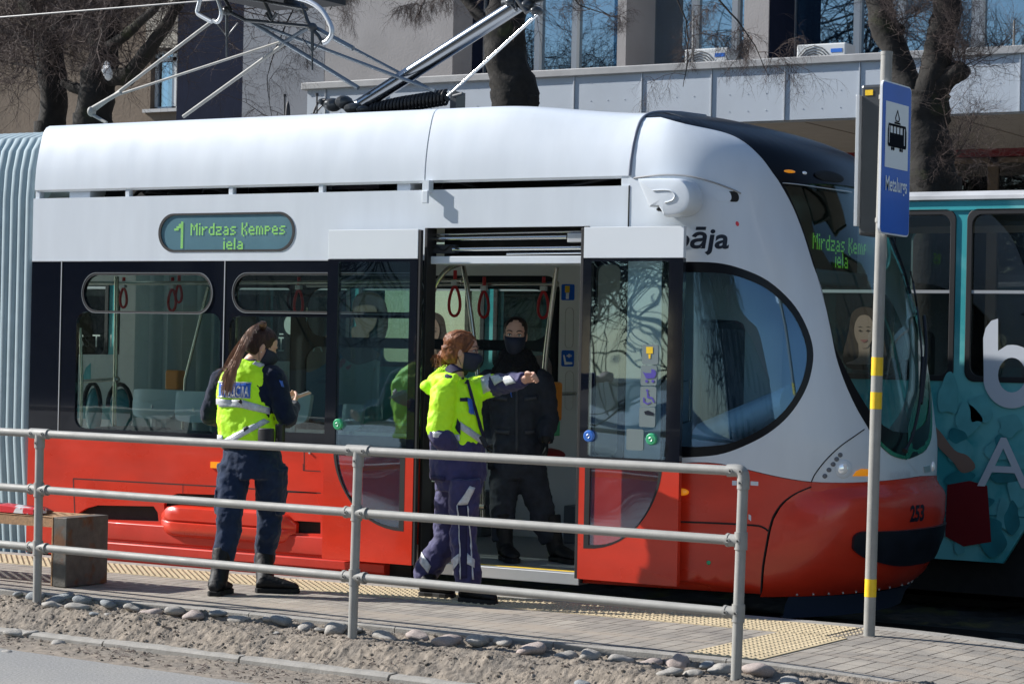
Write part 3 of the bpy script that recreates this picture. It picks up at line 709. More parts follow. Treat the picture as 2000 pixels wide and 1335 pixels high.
# canopy
xl = X_(603, YF); xr = X_(2500, YF)
g = MB(); g.box(xl, xr, YF, YG+1.3, cz0+.015, cz1-.1); put('canopy', g, M['soffit'], T)
x = xl
seams = [xl]+[X_(q, YF) for q in (640, 757, 1125, 1257, 1393, 1536, 1682, 1838, 1995, 2150)]+[xr]
for a, b in zip(seams, seams[1:]):
    k = MB(); k.sheet([(a+.008, cz0+.01), (b-.008, cz0+.01), (b-.008, cz1-.085), (a+.008, cz1-.085)], [], lambda q, r, d: Vector((q, YF-.02+d, r)), .018)
    for q in range(1, 4):
        for r in (.12, .3, .5): k.ell((a+(b-a)*q/4, YF-.022, cz0+r), Vector((.006, 0, 0)), Vector((0, .004, 0)), Vector((0, 0, .006)), 6, 4)
    put('fascia_panel', k, M['fascia'], T)
    g = MB(); g.box(b-.006, b+.006, YF-.035, YF-.015, cz0+.01, cz1-.085); put('panel_seam', g, M['alu'], T)
g = MB(); g.box(xl-.06, xr, YF-.06, YF+.25, cz1-.085, cz1); put('canopy_coping', g, M['capmetal'], T, bevel=.01)
g = MB(); g.box(xl, xr, YF-.01, YG+1.2, cz0-.012, cz0+.012)
put('soffit', g, M['soffit'], T)
for q in range(12): g = MB(); g.box(xl+1.6*q, xl+1.6*q+.015, YF+.05, YF+3.2, cz0-.016, cz0-.013); put('soffit_joint', g, M['brown'], T)
# ground floor under the canopy
g = MB(); g.box(xl, xr, YG+.35, YG+.6, -.2, .9); put('lower_wall', g, M['soffit'], T)
g = MB(); g.box(xl, xr, YG+.30, YG+.42, cz0-.10, cz0-.013); put('red_stripe', g, M['redprint'], T)
g = MB(); x = xl
while x < xr:
    k = MB(); k.box(x+.05, x+2.35, YG+.42, YG+.426, .9, cz0-.11); wd = put('window', k, M['tglass'], T)
    k = MB()
    for a, b, c, d in ((x, x+.06, .9, cz0-.11), (x+2.34, x+2.4, .9, cz0-.11), (x, x+2.4, .9, .98), (x, x+2.4, cz0-.6, cz0-.54), (x, x+2.4, cz0-.17, cz0-.11)): k.box(a, b, YG+.38, YG+.45, c, d)
    put('window_frame', k, M['brown'], wd); x += 2.4
g = MB(); g.box(xl, xr, YG+1.2, YG+1.25, 0, cz0); put('inner_wall', g, M['dark'], T)
# air conditioners on the canopy
for i, (a, b, zt) in enumerate(((1337, 1422, 97), (1556, 1652, 88))):
    x0, z1 = xz(a, zt, YF+.45); x1 = P(b, zt, YF+.45).x
    AC = thing('air_conditioner', ((x0+x1)/2, YF+.6, cz1-.05), ['white air conditioner on the canopy near the middle windows', 'white air conditioner on the canopy left of the blue stop sign'][i], 'air conditioner', 'outdoor air conditioners on the canopy')
    g = MB(); g.box(x0, x1, YF+.45, YF+.72, cz1-.28, z1); put('casing', g, M['bwhite'], AC, bevel=.015)
    cx = x0+(x1-x0)*.35; cz = (cz1-.28+z1)/2+.02; rr = min(.2, (z1-cz1+.26)/2)
    g = MB()
    for q in range(7): 
        r = rr*(q+1)/7; pts = [Vector((cx+r*math.cos(t*.5236), YF+.442, cz+r*math.sin(t*.5236))) for t in range(13)]; g.path(pts, .004, n=4)
    put('fan_grille', g, M['dark'], AC)
    g = MB(); g.box(x0+(x1-x0)*.7, x0+(x1-x0)*.93, YF+.446, YF+.449, z1-.1, z1-.06); put('badge', g, M['bluebtn'], AC)
# thin poles on the canopy
for a, b in ((1355, 22), (1981, 40)):
    x, z = xz(a, b, YF+.3); g = MB(); g.path([Vector((x, YF+.3, cz1-.05)), Vector((x, YF+.3, z))], .012, n=8)
    put('vent_pipe', g, M['galv'], label='thin upright steel rod on the canopy '+('by the middle air conditioner' if a < 1500 else 'near the right edge of the photo'), cat='rod')
# brown house at the left
T = thing('brown_house', (X_(100, 26.5), 26.5, -.15), 'old brown rendered house with a white window behind the left trees', 'house')
YB = 26.5; wx0, wz0 = xz(293, 214, YB); wx1, wz1 = xz(352, 96, YB)
xa, xb = X_(-500, YB), X_(347, YB)
g = MB(); g.sheet([(xa, -.2), (xb+.6, -.2), (xb+.6, 12), (xa, 12)], [[(wx0, wz0), (wx1, wz0), (wx1, wz1), (wx0, wz1)]], lambda a, b, d: Vector((a, YB+d, b)), .3); put('wall', g, M['brown'], T)
g = MB(); g.box(X_(347, YB-.3), X_(480, YB-.3), YB-.3, YB+3, -.2, 12); put('navy_wall', g, M['navy'], T)
g = MB(); g.box(X_(285, YB), X_(347, YB), YB-.012, YB+.01, wz1+.03, wz1+.75); put('pale_panel', g, mat('pale_render', (.4, .36, .3), .9), T)
wf = MB(); fw = .045
for a, b, c, d in ((wx0, wx0+fw, wz0, wz1), (wx1-fw, wx1, wz0, wz1), (wx0, wx1, wz0, wz0+fw), (wx0, wx1, wz1-fw, wz1), (wx0+.33, wx0+.41, wz0, wz1), (wx0, wx1, wz0+.72, wz0+.78)): wf.box(a, b, YB+.1, YB+.16, c, d)
wn = put('window', wf, M['bwhite'], T)
g = MB(); g.box(wx0, wx1, YB+.13, YB+.135, wz0, wz1); put('pane', g, M['bglass'], wn)
g = MB(); g.box(wx0-.1, wx1+.1, YB-.06, YB+.1, wz0-.05, wz0); put('sill', g, M['capmetal'], wn)
g = MB(); g.box(wx0-.5, wx1+.5, YB+1.0, YB+1.02, wz0-1, wz1+1); put('room_wall', g, M['curtain'], T)

# houses and trees up the street to the right (mirrored in the tram's front)
R = random.Random(9)
for k, (x, y, wd, dp, h) in enumerate(((13, 8, 9, 12, 15), (16, 22, 12, 9, 14), (15, 32, 12, 12, 17))):
    T = thing('corner_house', (x+wd/2, y+dp/2, -.2), ['brick corner house up the street beyond the right edge', 'second house up the street on the right', 'tall house far up the street on the right', 'house across the road beyond the right edge'][k], 'house'); g = MB()
    g.box(x, x+wd, y, y+dp, -.2, h); put('wall', g, M['farhouse'], T); g = MB()
    q = y+1
    while q < y+dp-1:
        for zz in (1, 3.8, 6.4):
            if zz+1.6 < h: g.box(x-.03, x, q, q+1, zz, zz+1.5)
        q += 2.1
    put('windows', g, M['black'], T); g = MB(); g.box(x-.4, x+wd, y-.3, y+dp+.3, h, h+.3); put('roof', g, M['dark'], T)

# ================================================ STREET BEHIND THE CAMERA (only seen mirrored in glass and chrome)
R = random.Random(3)
x = -75; k = 0
HL = ['low brick house across the road, first from the left', 'plastered house with a pitched roof across the road', 'tall flat-roofed house across the road', 'long low house across the road', 'gabled brick house across the road', 'last house across the road at the right']
for wd, h, yy in ((14, 6, -26), (12, 5.5, -24), (9, 4.5, -27), (16, 0, -34), (11, 0, -36), (18, 6, -26)):
    if not h: x += wd+3; k += 1; continue
    T = thing('street_house', (x+wd/2, yy, -.2), HL[k], 'house'); g = MB()
    g.box(x, x+wd, yy-8, yy, -.2, h); put('wall', g, M['eraser'], T)
    g = MB(); g.prism([(yy-8.4, h), (yy+.4, h), (yy-4, h+2.6)], lambda a, b, d: Vector((d, a, b)), x-.2, x+wd+.2); put('roof', g, mat('roof_tiles', (.10, .05, .04), .8), T)
    g = MB()
    q = x+1
    while q < x+wd-1.5:
        g.box(q, q+1, yy, yy+.03, 1, 2.4); 
        if h > 5.5: g.box(q, q+1, yy, yy+.03, 3.8, 5.2)
        q += 2.2
    put('windows', g, M['black'], T); x += wd+R.uniform(1, 5); k += 1
TL = ['bare roadside tree behind the photographer, far left', 'bare roadside tree behind the photographer, left', 'bare roadside tree behind the photographer, middle', 'bare roadside tree behind the photographer, right']
for k, (x, y) in enumerate(((-33, -5), (-23.5, -4.5), (-15.5, -6), (-3, -7))):
    T = thing('roadside_tree', (x, y, -.2), TL[k], 'tree'); g = MB()
    q = [Vector((x, y, -.3)), Vector((x+.1, y, 1.5)), Vector((x, y+.1, 3))]; g.path(q, [.28, .22, .2], n=10, m=0); put('trunk', g, M['bark'], T, smooth=60)
    g = MB()
    for a in range(7):
        an = a*.9+k; d = Vector((math.cos(an)*.7, math.sin(an)*.7, 1)).normalized(); twig(g, Vector((x, y, 2.9)), d, .11, 4.2, 4 if a < 4 else 3, R, 0, 0)
    put('crown', g, [M['bark'], M['twig']], T, merge=0)
# ================================================ RED AND WHITE TRAM
YS = 12.35; YC = 13.5; YD = 12.25
TR = thing('tram', (-9, YC, -.2), 'red and white tram with one door open at the platform', 'tram')
def S(px, py): return xz(px, py, YS)
fS = lambda a, b, d: Vector((a, YS+d, b))
def fY(Y): return lambda a, b, d: Vector((a, Y+d, b))
def ybox(name, pa, pb, Y0, Y1, mt, parent=TR, bevel=0, **k):
    (x0, z0), (x1, z1) = xz(*pa, Y0), xz(*pb, Y0); g = MB(); g.box(min(x0, x1), max(x0, x1), Y0, Y1, min(z0, z1), max(z0, z1)); return put(name, g, mt, parent, bevel=bevel, **k)
# ---- nose surface
XC = [(0., -5.36), (.15, -5.28), (.5, -5.22), (.8, -5.19), (1.0, -5.19), (1.33, -5.245), (1.71, -5.325), (2.1, -5.45), (2.32, -5.55), (2.6, -5.635), (2.72, -5.69), (2.795, -5.76), (2.883, -5.93), (2.992, -6.28), (3.071, -6.65), (3.105, -6.86), (3.128, -7.15), (3.135, -7.5)]
def xc(z):
    return (lerp(XC, z-.04)+lerp(XC, z)+lerp(XC, z+.04))/3
def xs(z): return min(-6.5, xc(z)-.3)
HW = [(2.5, 0), (2.6, .003), (2.7, .018), (2.8, .045), (2.88, .08), (2.94, .12), (2.98, .17), (3.01, .25), (3.04, .40), (3.08, .68), (3.11, .92), (3.135, 1.148)]
def hw(z): return 1.15-(lerp(HW, z-.012)+lerp(HW, z)+lerp(HW, z+.012))/3
UC = 1.3*math.pi/2
def NS0(u, z, d=0):
    a = xc(z)-xs(z); w_ = hw(z); ye = 0
    if u <= 0: return Vector((xs(z)+u, YC-w_, z))
    if u >= 2*UC: return Vector((xs(z)-(u-2*UC), YC+w_, z))
    ph = u/1.3
    if ph > math.pi/2: p2 = math.pi-ph; s_ = 1
    else: p2 = ph; s_ = -1
    return Vector((xs(z)+a*math.sin(p2), YC+s_*w_*max(0., math.cos(p2))**.8, z))
def NN(u, z):
    e = .01; a = NS0(u+e, z)-NS0(u-e, z); b = NS0(u, z+e)-NS0(u, z-e); n_ = a.cross(b)
    if n_.length < 1e-9: return Vector((0, 0, 1))
    n_.normalize(); 
    return n_
def NS(u, z, d=0):
    p = NS0(u, z); return p if not d else p-NN(u, z)*d
_grid = []
for i in range(0, 150):
    u = -1.6+i*(UC+.6+1.6)/149
    for j in range(0, 110):
        z = .0+3.13*j/109; _grid.append((u, z, proj(NS0(u, z))))
def N(px, py):
    best = min(_grid, key=lambda q: (q[2][0]-px)**2+(q[2][1]-py)**2); u, z = best[0], best[1]
    for _ in range(12):
        p = proj(NS0(u, z)); ex, ey = px-p[0], py-p[1]
        if abs(ex)+abs(ey) < .05: break
        h = 1e-3; pu = proj(NS0(u+h, z)); pz_ = proj(NS0(u, z+h))
        a, b, c, d = (pu[0]-p[0])/h, (pz_[0]-p[0])/h, (pu[1]-p[1])/h, (pz_[1]-p[1])/h
        det = a*d-b*c
        if abs(det) < 1e-3: break
        du = (d*ex-b*ey)/det; dz = (a*ey-c*ex)/det
        du = max(-.05, min(.05, du)); dz = max(-.05, min(.05, dz)); u += du*.8; z += dz*.8
        if z > 3.13: z = 3.13
    return (u, z)
def NL(pts, n=4): return [N(*q) for q in (smoothpoly(pts, n) if n > 1 else pts)]
def mir(L): return [(2*UC-u, z) for u, z in L]
def u_of_x(x, z):
    if x <= xs(z): return x-xs(z)
    a = xc(z)-xs(z); t = (x-xs(z))/a
    return UC if t >= 1 else 1.3*math.asin(t)
def xline(x, z0, z1, n=24):
    out = []
    for i in range(n+1):
        z = z0+(z1-z0)*i/n; u = u_of_x(x, z); out.append((u, z))
        if u >= UC: break
    return out
ZR, ZB, ZW, ZG, ZT = .857, .857, 2.092, 2.545, 2.606     # red top, window band bottom and top, white band top, roof cover bottom
XSEAM = -6.665
# ---- roof covers
PA = [(0, 2.606), (.002, 2.65), (.005, 2.70), (.010, 2.75), (.017, 2.80), (.027, 2.85), (.038, 2.90), (.052, 2.95), (.068, 3.0), (.085, 3.04), (.105, 3.065), (.14, 3.082), (.25, 3.095), (.6, 3.11), (1.15, 3.12)]
PB = [(1.15-hw(z), z) for z in (2.606, 2.65, 2.70, 2.745, 2.785, 2.82, 2.85, 2.88, 2.91, 2.94, 2.965, 2.99, 3.02, 3.08, 3.13)]
PB = [(a, b if b < 3.03 else 3.03+(b-3.03)*.35) for a, b in PB]
def cover(name, xa, xb, far=False):
    g = MB(); n = 30; rings = []
    for k in range(n+1):
        x = xa+(xb-xa)*k/n; t = min(1, max(0, (x+7.75)/1.09)); t = t*t*(3-2*t)
        pr = [(a[0]*(1-t)+b[0]*t, a[1]*(1-t)+b[1]*t) for a, b in zip(PA, PB)]
        s_ = 1 if far else -1
        o_ = [Vector((x, YC+s_*(1.15-a), b)) for a, b in pr]; i_ = [Vector((x, YC+s_*(1.15-a-.02), b-.015)) for a, b in pr[::-1]]
        rings.append(o_+i_)
    g.loft(rings); return put(name, g, M['white'], TR, smooth=28)
for far in (False, True):
    cover('roof_cover', -11.53, -8.168, far); cover('roof_cover', -8.158, XSEAM-.004, far)
g = MB(); x0, z0 = xz(205, 240, 12.75); x1 = P(400, 228, 12.75).x; g.box(x0, x1, 12.9, 13.3, 3.09, 3.128); put('roof_tray', g, M['alu'], TR, bevel=.004)
# ---- equipment seen in the slot below the roof covers
g = MB(); g.box(-11.5, -6.7, YS+.34, YS+.38, 2.4, 2.8); g.box(-11.5, -6.7, YS+.02, YS+.36, 2.52, 2.535); put('roof_duct', g, M['dark'], TR)
a0, a1 = S(746, 355)[0], S(796, 355)[0]
def brk(x0, x1, y0, y1, z1=ZT+.01): g = MB(); g.box(x0, x1, y0, y1, ZG-.02, z1); put('roof_bracket', g, M['white'], TR, bevel=.003)
for px in (247, 449, 625): a = S(px, 368)[0]; brk(a-.018, a+.018, YS+.01, YS+.05)
brk(S(130, 378)[0], S(170, 378)[0], YS+.03, YS+.2); brk(a0+.1, a1, YS+.03, YS+.2); brk(-11.53, -11.49, YS+.01, YS+.06); brk(S(1212, 350)[0], XSEAM, YS+.01, YS+.08)
g = MB()
R2 = random.Random(5)
x = -11.3
while x < -6.8:
    a = R2.uniform(.2, .5); z = ZG+.03
    g.path([Vector((x, YS+.22, z-.04)), Vector((x+a*.3, YS+.15+R2.uniform(-.05, .08), z+R2.uniform(-.02, .04))), Vector((x+a, YS+.2, z-.05))], .014, n=6, sm=4); x += R2.uniform(.12, .3)
g.path([Vector((S(1010, 355)[0], YS+.1, ZG-.01)), Vector((S(1100, 355)[0], YS+.08, ZG+.01)), Vector((S(1200, 350)[0], YS+.09, ZT+.01))], .014, n=8, sm=5)
put('roof_cables', g, M['rubber'], TR, smooth=60)
ybox('roof_box', (640, 352), (740, 368), YS+.06, YS+.14, M['black'])
ybox('lifting_tab', (824, 372), (835, 397), YS-.055, YS-.035, M['white'], bevel=.004)
ybox('tab_arm', (825, 352), (837, 376), YS-.045, YS+.01, M['white'])
# ---- side wall left of the door
XL = -11.54; XD0 = -8.13; XD1 = -6.945
def sheetY(name, outer, holes, Y, th, mt, parent=TR, step=0, smooth=None, **k):
    g = MB(); g.sheet(outer, holes, fY(Y), th, step); return put(name, g, mt, parent, smooth=smooth, **k)
dsp = rrect(*S(309, 492), *S(577, 413), .2, 12)
sheetY('upper_panel', [(XL, ZW+.004), (XD0-.0, ZW+.004), (XD0, 2.30), (XD1, 2.30), (XD1, ZW+.004), (XSEAM-.004, ZW+.004), (XSEAM-.004, ZG), (XL, ZG)], [dsp], YS, .05, M['white'])
# destination display
g = MB(); g.sheet([(a, b) for a, b in dsp], [[((a-S(443, 452)[0])*.965+S(443, 452)[0], (b-S(443, 452)[1])*.90+S(443, 452)[1]) for a, b in dsp]], fY(YS-.004), .03)
ds = put('destination_display', g, M['rubber'], TR)
g = MB(); g.sheet([((a-S(443, 452)[0])*.97+S(443, 452)[0], (b-S(443, 452)[1])*.92+S(443, 452)[1]) for a, b in dsp], [], fY(YS+.004), .01); put('display_panel', g, M['ledpanel'], ds)
FONT = {'M': ["10001","11011","10101","10101","10001","10001","10001"], 'i': ["1","0","1","1","1","1","1"], 'r': ["0000","0000","1011","1100","1000","1000","1000"],
 'd': ["0001","0001","0111","1001","1001","1001","0111"], 'z': ["0000","0000","1111","0001","0110","1000","1111"], 'a': ["0000","0000","0110","0001","0111","1001","0111"],
 's': ["0000","0000","0111","1000","0110","0001","1110"], 'K': ["1001","1001","1010","1100","1010","1001","1001","0100"], 'e': ["0000","0000","0110","1001","1111","1000","0111"],
 'm': ["00000","00000","11010","10101","10101","10101","10101"], 'p': ["0000","0000","1110","1001","1110","1000","1000"], 'l': ["1","1","1","1","1","1","1"], ' ': ["00"]*7}
def led(g, s, f, x0, z0, pw, ph):
    col = 0
    for ch in s:
        B_ = FONT[ch]; W_ = len(B_[0])
        for r, row in enumerate(B_):
            for c, v in enumerate(row):
                if v == '1':
                    for dc in ((0, 1) if ch in 'Mrdzasemp K' or True else (0,)):
                        a = x0+(col+c)*pw+dc*pw*.5; b = z0-r*ph; q = pw*.21
                        for e in (0, .5):
                            bb = b-e*ph; g.add([f(a-q, bb-ph*.2), f(a+q, bb-ph*.2), f(a+q, bb+ph*.2), f(a-q, bb+ph*.2)], [(0, 1, 2, 3)])
        col += W_+1
    return col
fl = lambda a, b: Vector((a, YS+.0005, b))
g = MB(); a, z = S(373, 437); led(g, 'Mirdzas Kempes', fl, a, z, (S(552, 437)[0]-a)/64, .0118)
a, z = S(437, 465.5); led(g, 'iela', fl, a, z, (S(552, 437)[0]-S(373, 437)[0])/61, .0112)
c, z0 = S(341, 434); pw = .0125
one = ["0001","0011","0111","1101","0001","0001","0001","0001","0001","0001","0001","0001"]
for r, row in enumerate(one):
    for cc, v in enumerate(row):
        if v == '1':
            for dx in (0, 1, 2):
                A_ = c+cc*pw*1.6+dx*pw*.55; Bz = z0-r*.0155
                for e in (0, .0077): g.add([fl(A_-.0026, Bz-e-.003), fl(A_+.0026, Bz-e-.003), fl(A_+.0026, Bz-e+.003), fl(A_-.0026, Bz-e+.003)], [(0, 1, 2, 3)])
put('led_text', g, M['led'], ds, recalc=False, merge=0)
# window band
def W(a, b, c, d, r): return rrect(*S(a, b), *S(c, d), r, 8)
xw = XD0-.03
v1 = W(163, 606, 413, 537, .13); v2 = rrect(S(457, 606)[0], S(457, 606)[1], S(1, 1)[0]*0+xw, S(640, 537)[1], .13, 8)
l1 = W(145, 835, 431, 612, .08); l2 = rrect(S(443, 840)[0], S(443, 838)[1], xw, S(443, 617)[1], .08, 8)
sheetY('window_band', [(XL, ZB), (XD0, ZB), (XD0, ZW), (XL, ZW)], [v1, v2, l1, l2], YS+.0, .03, M['black'])
sheetY('inner_lining', [(XL+.02, .15), (XD0-.02, .15), (XD0-.02, 2.32), (XL+.02, 2.32)], [[(v1[0][0]*0+a, b) for a, b in rrect(S(140, 606)[0], ZB+.03, S(432, 606)[0], ZW-.06, .1)], rrect(S(443, 606)[0], ZB+.03, XD0-.06, ZW-.06, .08)], YS+.045, .006, M['grey'])
g = MB()
for px in (119, 438): a = S(px, 600)[0]; g.box(a-.0035, a+.0035, YS-.004, YS+.002, ZB, ZW)
g.box(XL, XD0, YS-.004, YS+.003, ZW-.001, ZW+.006)
put('band_trim', g, M['alu'], TR)
for v, big in ((v1, 0), (v2, 0), (l1, 1), (l2, 1)):
    w_ = sheetY('window', v, [], YS+.012, .004, M['glass'])
    if not big:
        cx = sum(a for a, b in v)/len(v); cz = sum(b for a, b in v)/len(v); wx = max(a for a, b in v)-cx; wz = max(b for a, b in v)-cz
        o_ = [((a-cx)*(1+.017/wx)+cx, (b-cz)*(1+.017/wz)+cz) for a, b in v]; sheetY('window_frame', o_, [[((a-cx)*(1+.013/wx)+cx, (b-cz)*(1+.013/wz)+cz) for a, b in v]], YS-.006, .01, M['thinframe'], w_)
        sheetY('window_seal', [((a-cx)*(1+.013/wx)+cx, (b-cz)*(1+.013/wz)+cz) for a, b in v], [v], YS-.004, .03, M['rubber'], w_)
# ---- red lower side, left
ax0, az0 = S(143, 934); wa0 = S(150, 1000); 
def SP(*L): return [S(*q) for q in L]
hatch = SP((146, 1006),(150, 1003),(168, 992),(190, 986),(300, 988),(308, 1000),(310, 1018),(300, 1020),(146, 1014))
hatch2 = SP((320, 985),(326, 970),(345, 963),(440, 966),(445, 1000),(440, 1000),(322, 1000))
hatch3 = SP((555, 1015),(626, 1019),(626, 1042),(555, 1040))
ZK = S(630, 1043)[1]
lowc = [(XL, ZB-.003), (XL, .02), (-11.05, .03), (-11.0, ZK-.06)]
cut = [(XL, ZB-.003), (XL, .0), (S(146, 1014)[0], -.0), (S(146, 1014)[0], ZK-.02), (XD0, ZK-.02), (XD0, ZB-.003)]
g = MB(); g.sheet(cut, [SP((147, 1012),(150, 1003),(168, 992),(190, 986),(300, 988),(308, 1000),(310, 1018)), hatch2, hatch3], fS, .03); put('lower_panel', g, M['red'], TR)
g = MB(); g.box(XL+.1, XD0-.1, YS+.04, YS+.3, -.05, .65); put('underframe', g, M['dark'], TR)
# cover the slot edges: thin dark panel joints
g = MB()
def line(g, pts, r=.004, Y=YS-.001, f=None):
    for p, q in zip(pts, pts[1:]):
        a = P(*p, Y); b = P(*q, Y); dn = (b-a).normalized(); up = Vector((-dn.z, 0, dn.x))*r
        g.add([a-up, b-up, b+up, a+up], [(0, 1, 2, 3)])
line(g, [(146, 1003), (143, 934), (420, 949), (618, 962)]); line(g, [(357, 947), (357, 963)], .002); line(g, [(592, 905), (592, 918), (626, 920)], .0025); line(g, [(594, 875), (594, 918)], .003)
g2 = MB(); line(g, [(560, 960), (626, 962)], .003)
put('panel_joint', g, M['dark'], TR, recalc=False)
ybox('amber_marker', (411, 901), (428, 914), YS-.012, YS+.01, M['amber'])
g = MB(); a = P(606, 884, YS); g.path([a, a-Vector((0, .012, 0))], .007, n=10); put('lock', g, M['alu'], TR)
# lower moulded sill with two ribs
def prof(g, prof_, x0, x1, m=0): g.loft([[Vector((x, YS+a, b)) for a, b in prof_] for x in (x0, x1)], m)
sill = [(.02, ZK-.012), (-.028, ZK-.02), (-.032, ZK-.10), (-.028, ZK-.135), (-.012, ZK-.145), (-.012, ZK-.155), (-.03, ZK-.165), (-.028, ZK-.22), (-.01, ZK-.235), (-.01, ZK-.245), (-.022, ZK-.255), (-.012, ZK-.30), (.05, ZK-.33), (.05, ZK-.012)]
g = MB(); prof(g, sill, S(214, 1060)[0]-.35, S(755, 1090)[0]); put('sill_moulding', g, M['redmatt'], TR, smooth=35, bevel=.004)
# bogie fairing bulge
g = MB(); x0, x1 = S(316, 1000)[0], S(560, 1010)[0]+.08; z1 = S(340, 985)[1]; z0 = S(340, 1046)[1]
rings = []
n_ = 16
for k in range(n_+1):
    t = k/n_; e = min(1, math.sin(min(t, 1-t)*math.pi*1.0)*3.2) if 0 < t < 1 else .02
    e = 1-(1-min(1, min(t, 1-t)/.12))**2.2; e = max(.03, e); zm = (z0+z1)/2; hh = (z1-z0)/2*(.35+.65*e)
    pr = [(0, 1), (-.035, .99), (-.06, .85), (-.066, .45), (-.066, .1), (-.052, .0), (-.066, -.1), (-.066, -.5), (-.055, -.85), (-.03, -1), (0, -1)]
    x = x0+(x1-x0)*t; rings.append([Vector((x, YS+a*e, zm+b*hh)) for a, b in pr]+[Vector((x, YS+.03, zm-hh)), Vector((x, YS+.03, zm+hh))])
g.loft(rings); put('bogie_fairing', g, M['red'], TR, smooth=50)
# wheels in the dark
for a in (S(360, 1040)[0], S(560, 1060)[0], S(700, 1100)[0]):
    g = MB(); g.path([Vector((a, YS+.35, .08)), Vector((a, YS+.45, .08))], .3, n=28); put('wheel', g, M['dark'], TR, smooth=40)
g = MB()
for a, b in ((S(225, 1000)[0], .36), (S(260, 1000)[0], .37), (S(285, 1000)[0], .35), (S(590, 1030)[0], .3)):
    g.path([Vector((a, YS+.06, b)), Vector((a, YS+.12, b))], .03, n=10); g.box(a-.05, a-.02, YS+.05, YS+.2, b-.05, b+.05)
put('bogie_bolts', g, M['signbox'], TR)
# ---- bellows (articulation), ribs as a wavy tunnel
def tun(x, off):
    w_ = 1.14+off; pts = [(YC-w_, -.02), (YC-w_, .8), (YC-w_, 1.6), (YC-w_, 2.55), (YC-w_+.015, 2.75), (YC-w_+.05, 2.9), (YC-w_+.12, 3.0), (YC-w_+.3, 3.06), (YC, 3.08)]
    L = [Vector((x, a, b)) for a, b in pts]; Rr = [Vector((x, 2*YC-v.y, v.z)) for v in L[::-1][1:]]
    return L+Rr
g = MB(); x = XL; rings = []; k = 0
NR = 11
for k in range(NR*6+1):
    t = k/6; x = XL-.02-t*.075; off = .0+.028*abs(math.sin(math.pi*t))**.5-.02
    rings.append(tun(x, off))
n = len(rings[0]); vs = [v for r in rings for v in r]
g.add(vs, [(a*n+i, a*n+i+1, (a+1)*n+i+1, (a+1)*n+i) for a in range(len(rings)-1) for i in range(n-1)])
def low(v):
    v = Vector(v)
    if v.z < .4 and v.y < YC: v.x += (.4-v.z)*.35*(1 if False else .5)
    return tuple(v)
g.v = [low(v) for v in g.v]; put('bellows', g, M['bellow'], TR, smooth=55, merge=0)
g = MB(); rings = [tun(XL-.05-k*.05, -.13+.03*math.sin(k*1.9)) for k in range(17)]
rings = [[Vector((v.x, v.y, max(.2, v.z*.86+.05))) for v in r] for r in rings]
vs = [v for r in rings for v in r]; g.add(vs, [(a*n+i, a*n+i+1, (a+1)*n+i+1, (a+1)*n+i) for a in range(len(rings)-1) for i in range(n-1)])
put('bellows_lining', g, M['bellin'], TR, smooth=60, merge=0)
# ---- next section of the tram (mostly out of the picture to the left)
XN = XL-.87
g = MB(); g.sheet([(XN-6, -.02), (XN, -.02), (XN, ZG), (XN-6, ZG)], [rrect(XN-5.7, ZB+.1, XN-.3, ZW-.1, .1)], fS, .05); put('next_section_side', g, M['white'], TR)
fF = lambda a, b, d: Vector((a, YC+1.15-d, b))
g = MB(); g.sheet([(XN-6, -.02), (XN, -.02), (XN, ZG), (XN-6, ZG)], [rrect(XN-5.7, ZB+.02, XN-.24, ZW-.08, .1)], fF, .05); put('next_section_side', g, M['grey'], TR)
g = MB(); g.box(XN-6, XN, YC-1.1, YC+1.1, ZG, ZG+.4); g.box(XN-6, XN, YC-1.1, YC+1.1, .1, .17); put('next_section_roof', g, M['ceil'], TR)
# ---- inner shell
g = MB(); g.box(XL-.86, XSEAM+.0, YS+.06, YC+1.1, .10, .150); g.box(XD0-.01, XD1+.01, YS+.0, YS+.06, .10, .150); put('floor', g, M['floor'], TR)
g = MB(); g.box(XD0, XD1, YS-.03, YS+.10, .085, .158); th = put('door_threshold', g, M['alu'], TR, bevel=.004)
g = MB(); g.box(XD0, XD1, YS+.045, YS+.075, .158, .161); put('yellow_edge', g, M['yellow'], th)
YI = 14.6
fl_holes = [rrect(-10.75, 1.56, -8.46, 2.0, .14, 8), rrect(-10.75, .95, -8.46, 1.50, .10, 8), rrect(-12.4, .95, -10.95, 2.0, .1, 8)]
sheetY('far_wall', [(XL, .15), (XSEAM, .15), (XSEAM, 2.32), (XL, 2.32)], [rrect(XL+.05, .87, -8.44, 2.08, .12)], YI, .05, M['grey'])
fb = sheetY('far_window_band', rrect(XL+.04, .86, -8.43, 2.09, .12), [rrect(-10.75, 1.60, -8.52, 1.98, .15, 8), rrect(-10.75, .93, -8.50, 1.52, .12, 8), rrect(-11.45, .95, -10.9, 1.98, .05, 8)], YI+.01, .02, M['black'])
sheetY('far_pane', rrect(-11.48, .9, -8.46, 2.0, .1), [], YI+.022, .004, M['glass'], fb)
g = MB(); g.box(XL, XSEAM, YS+.06, YI, 2.33, 2.36); put('ceiling', g, M['ceil'], TR)
g = MB(); g.box(XL, XSEAM, YS+.5, YI-.0, .15, .5); put('seat_plinth', g, M['interior_low'], TR) if False else None
g = MB(); g.box(XL, -8.9, YI-.28, YI-.002, .15, .48); g.box(-8.2, XSEAM, YI-.3, YI-.004, .15, .42); put('wall_plinth', g, M['interior_low'], TR, bevel=.01)
g = MB(); g.box(XSEAM-.02, XSEAM+.02, YS+.1, YI, .15, 2.33); put('cab_bulkhead', g, M['grey'], TR)
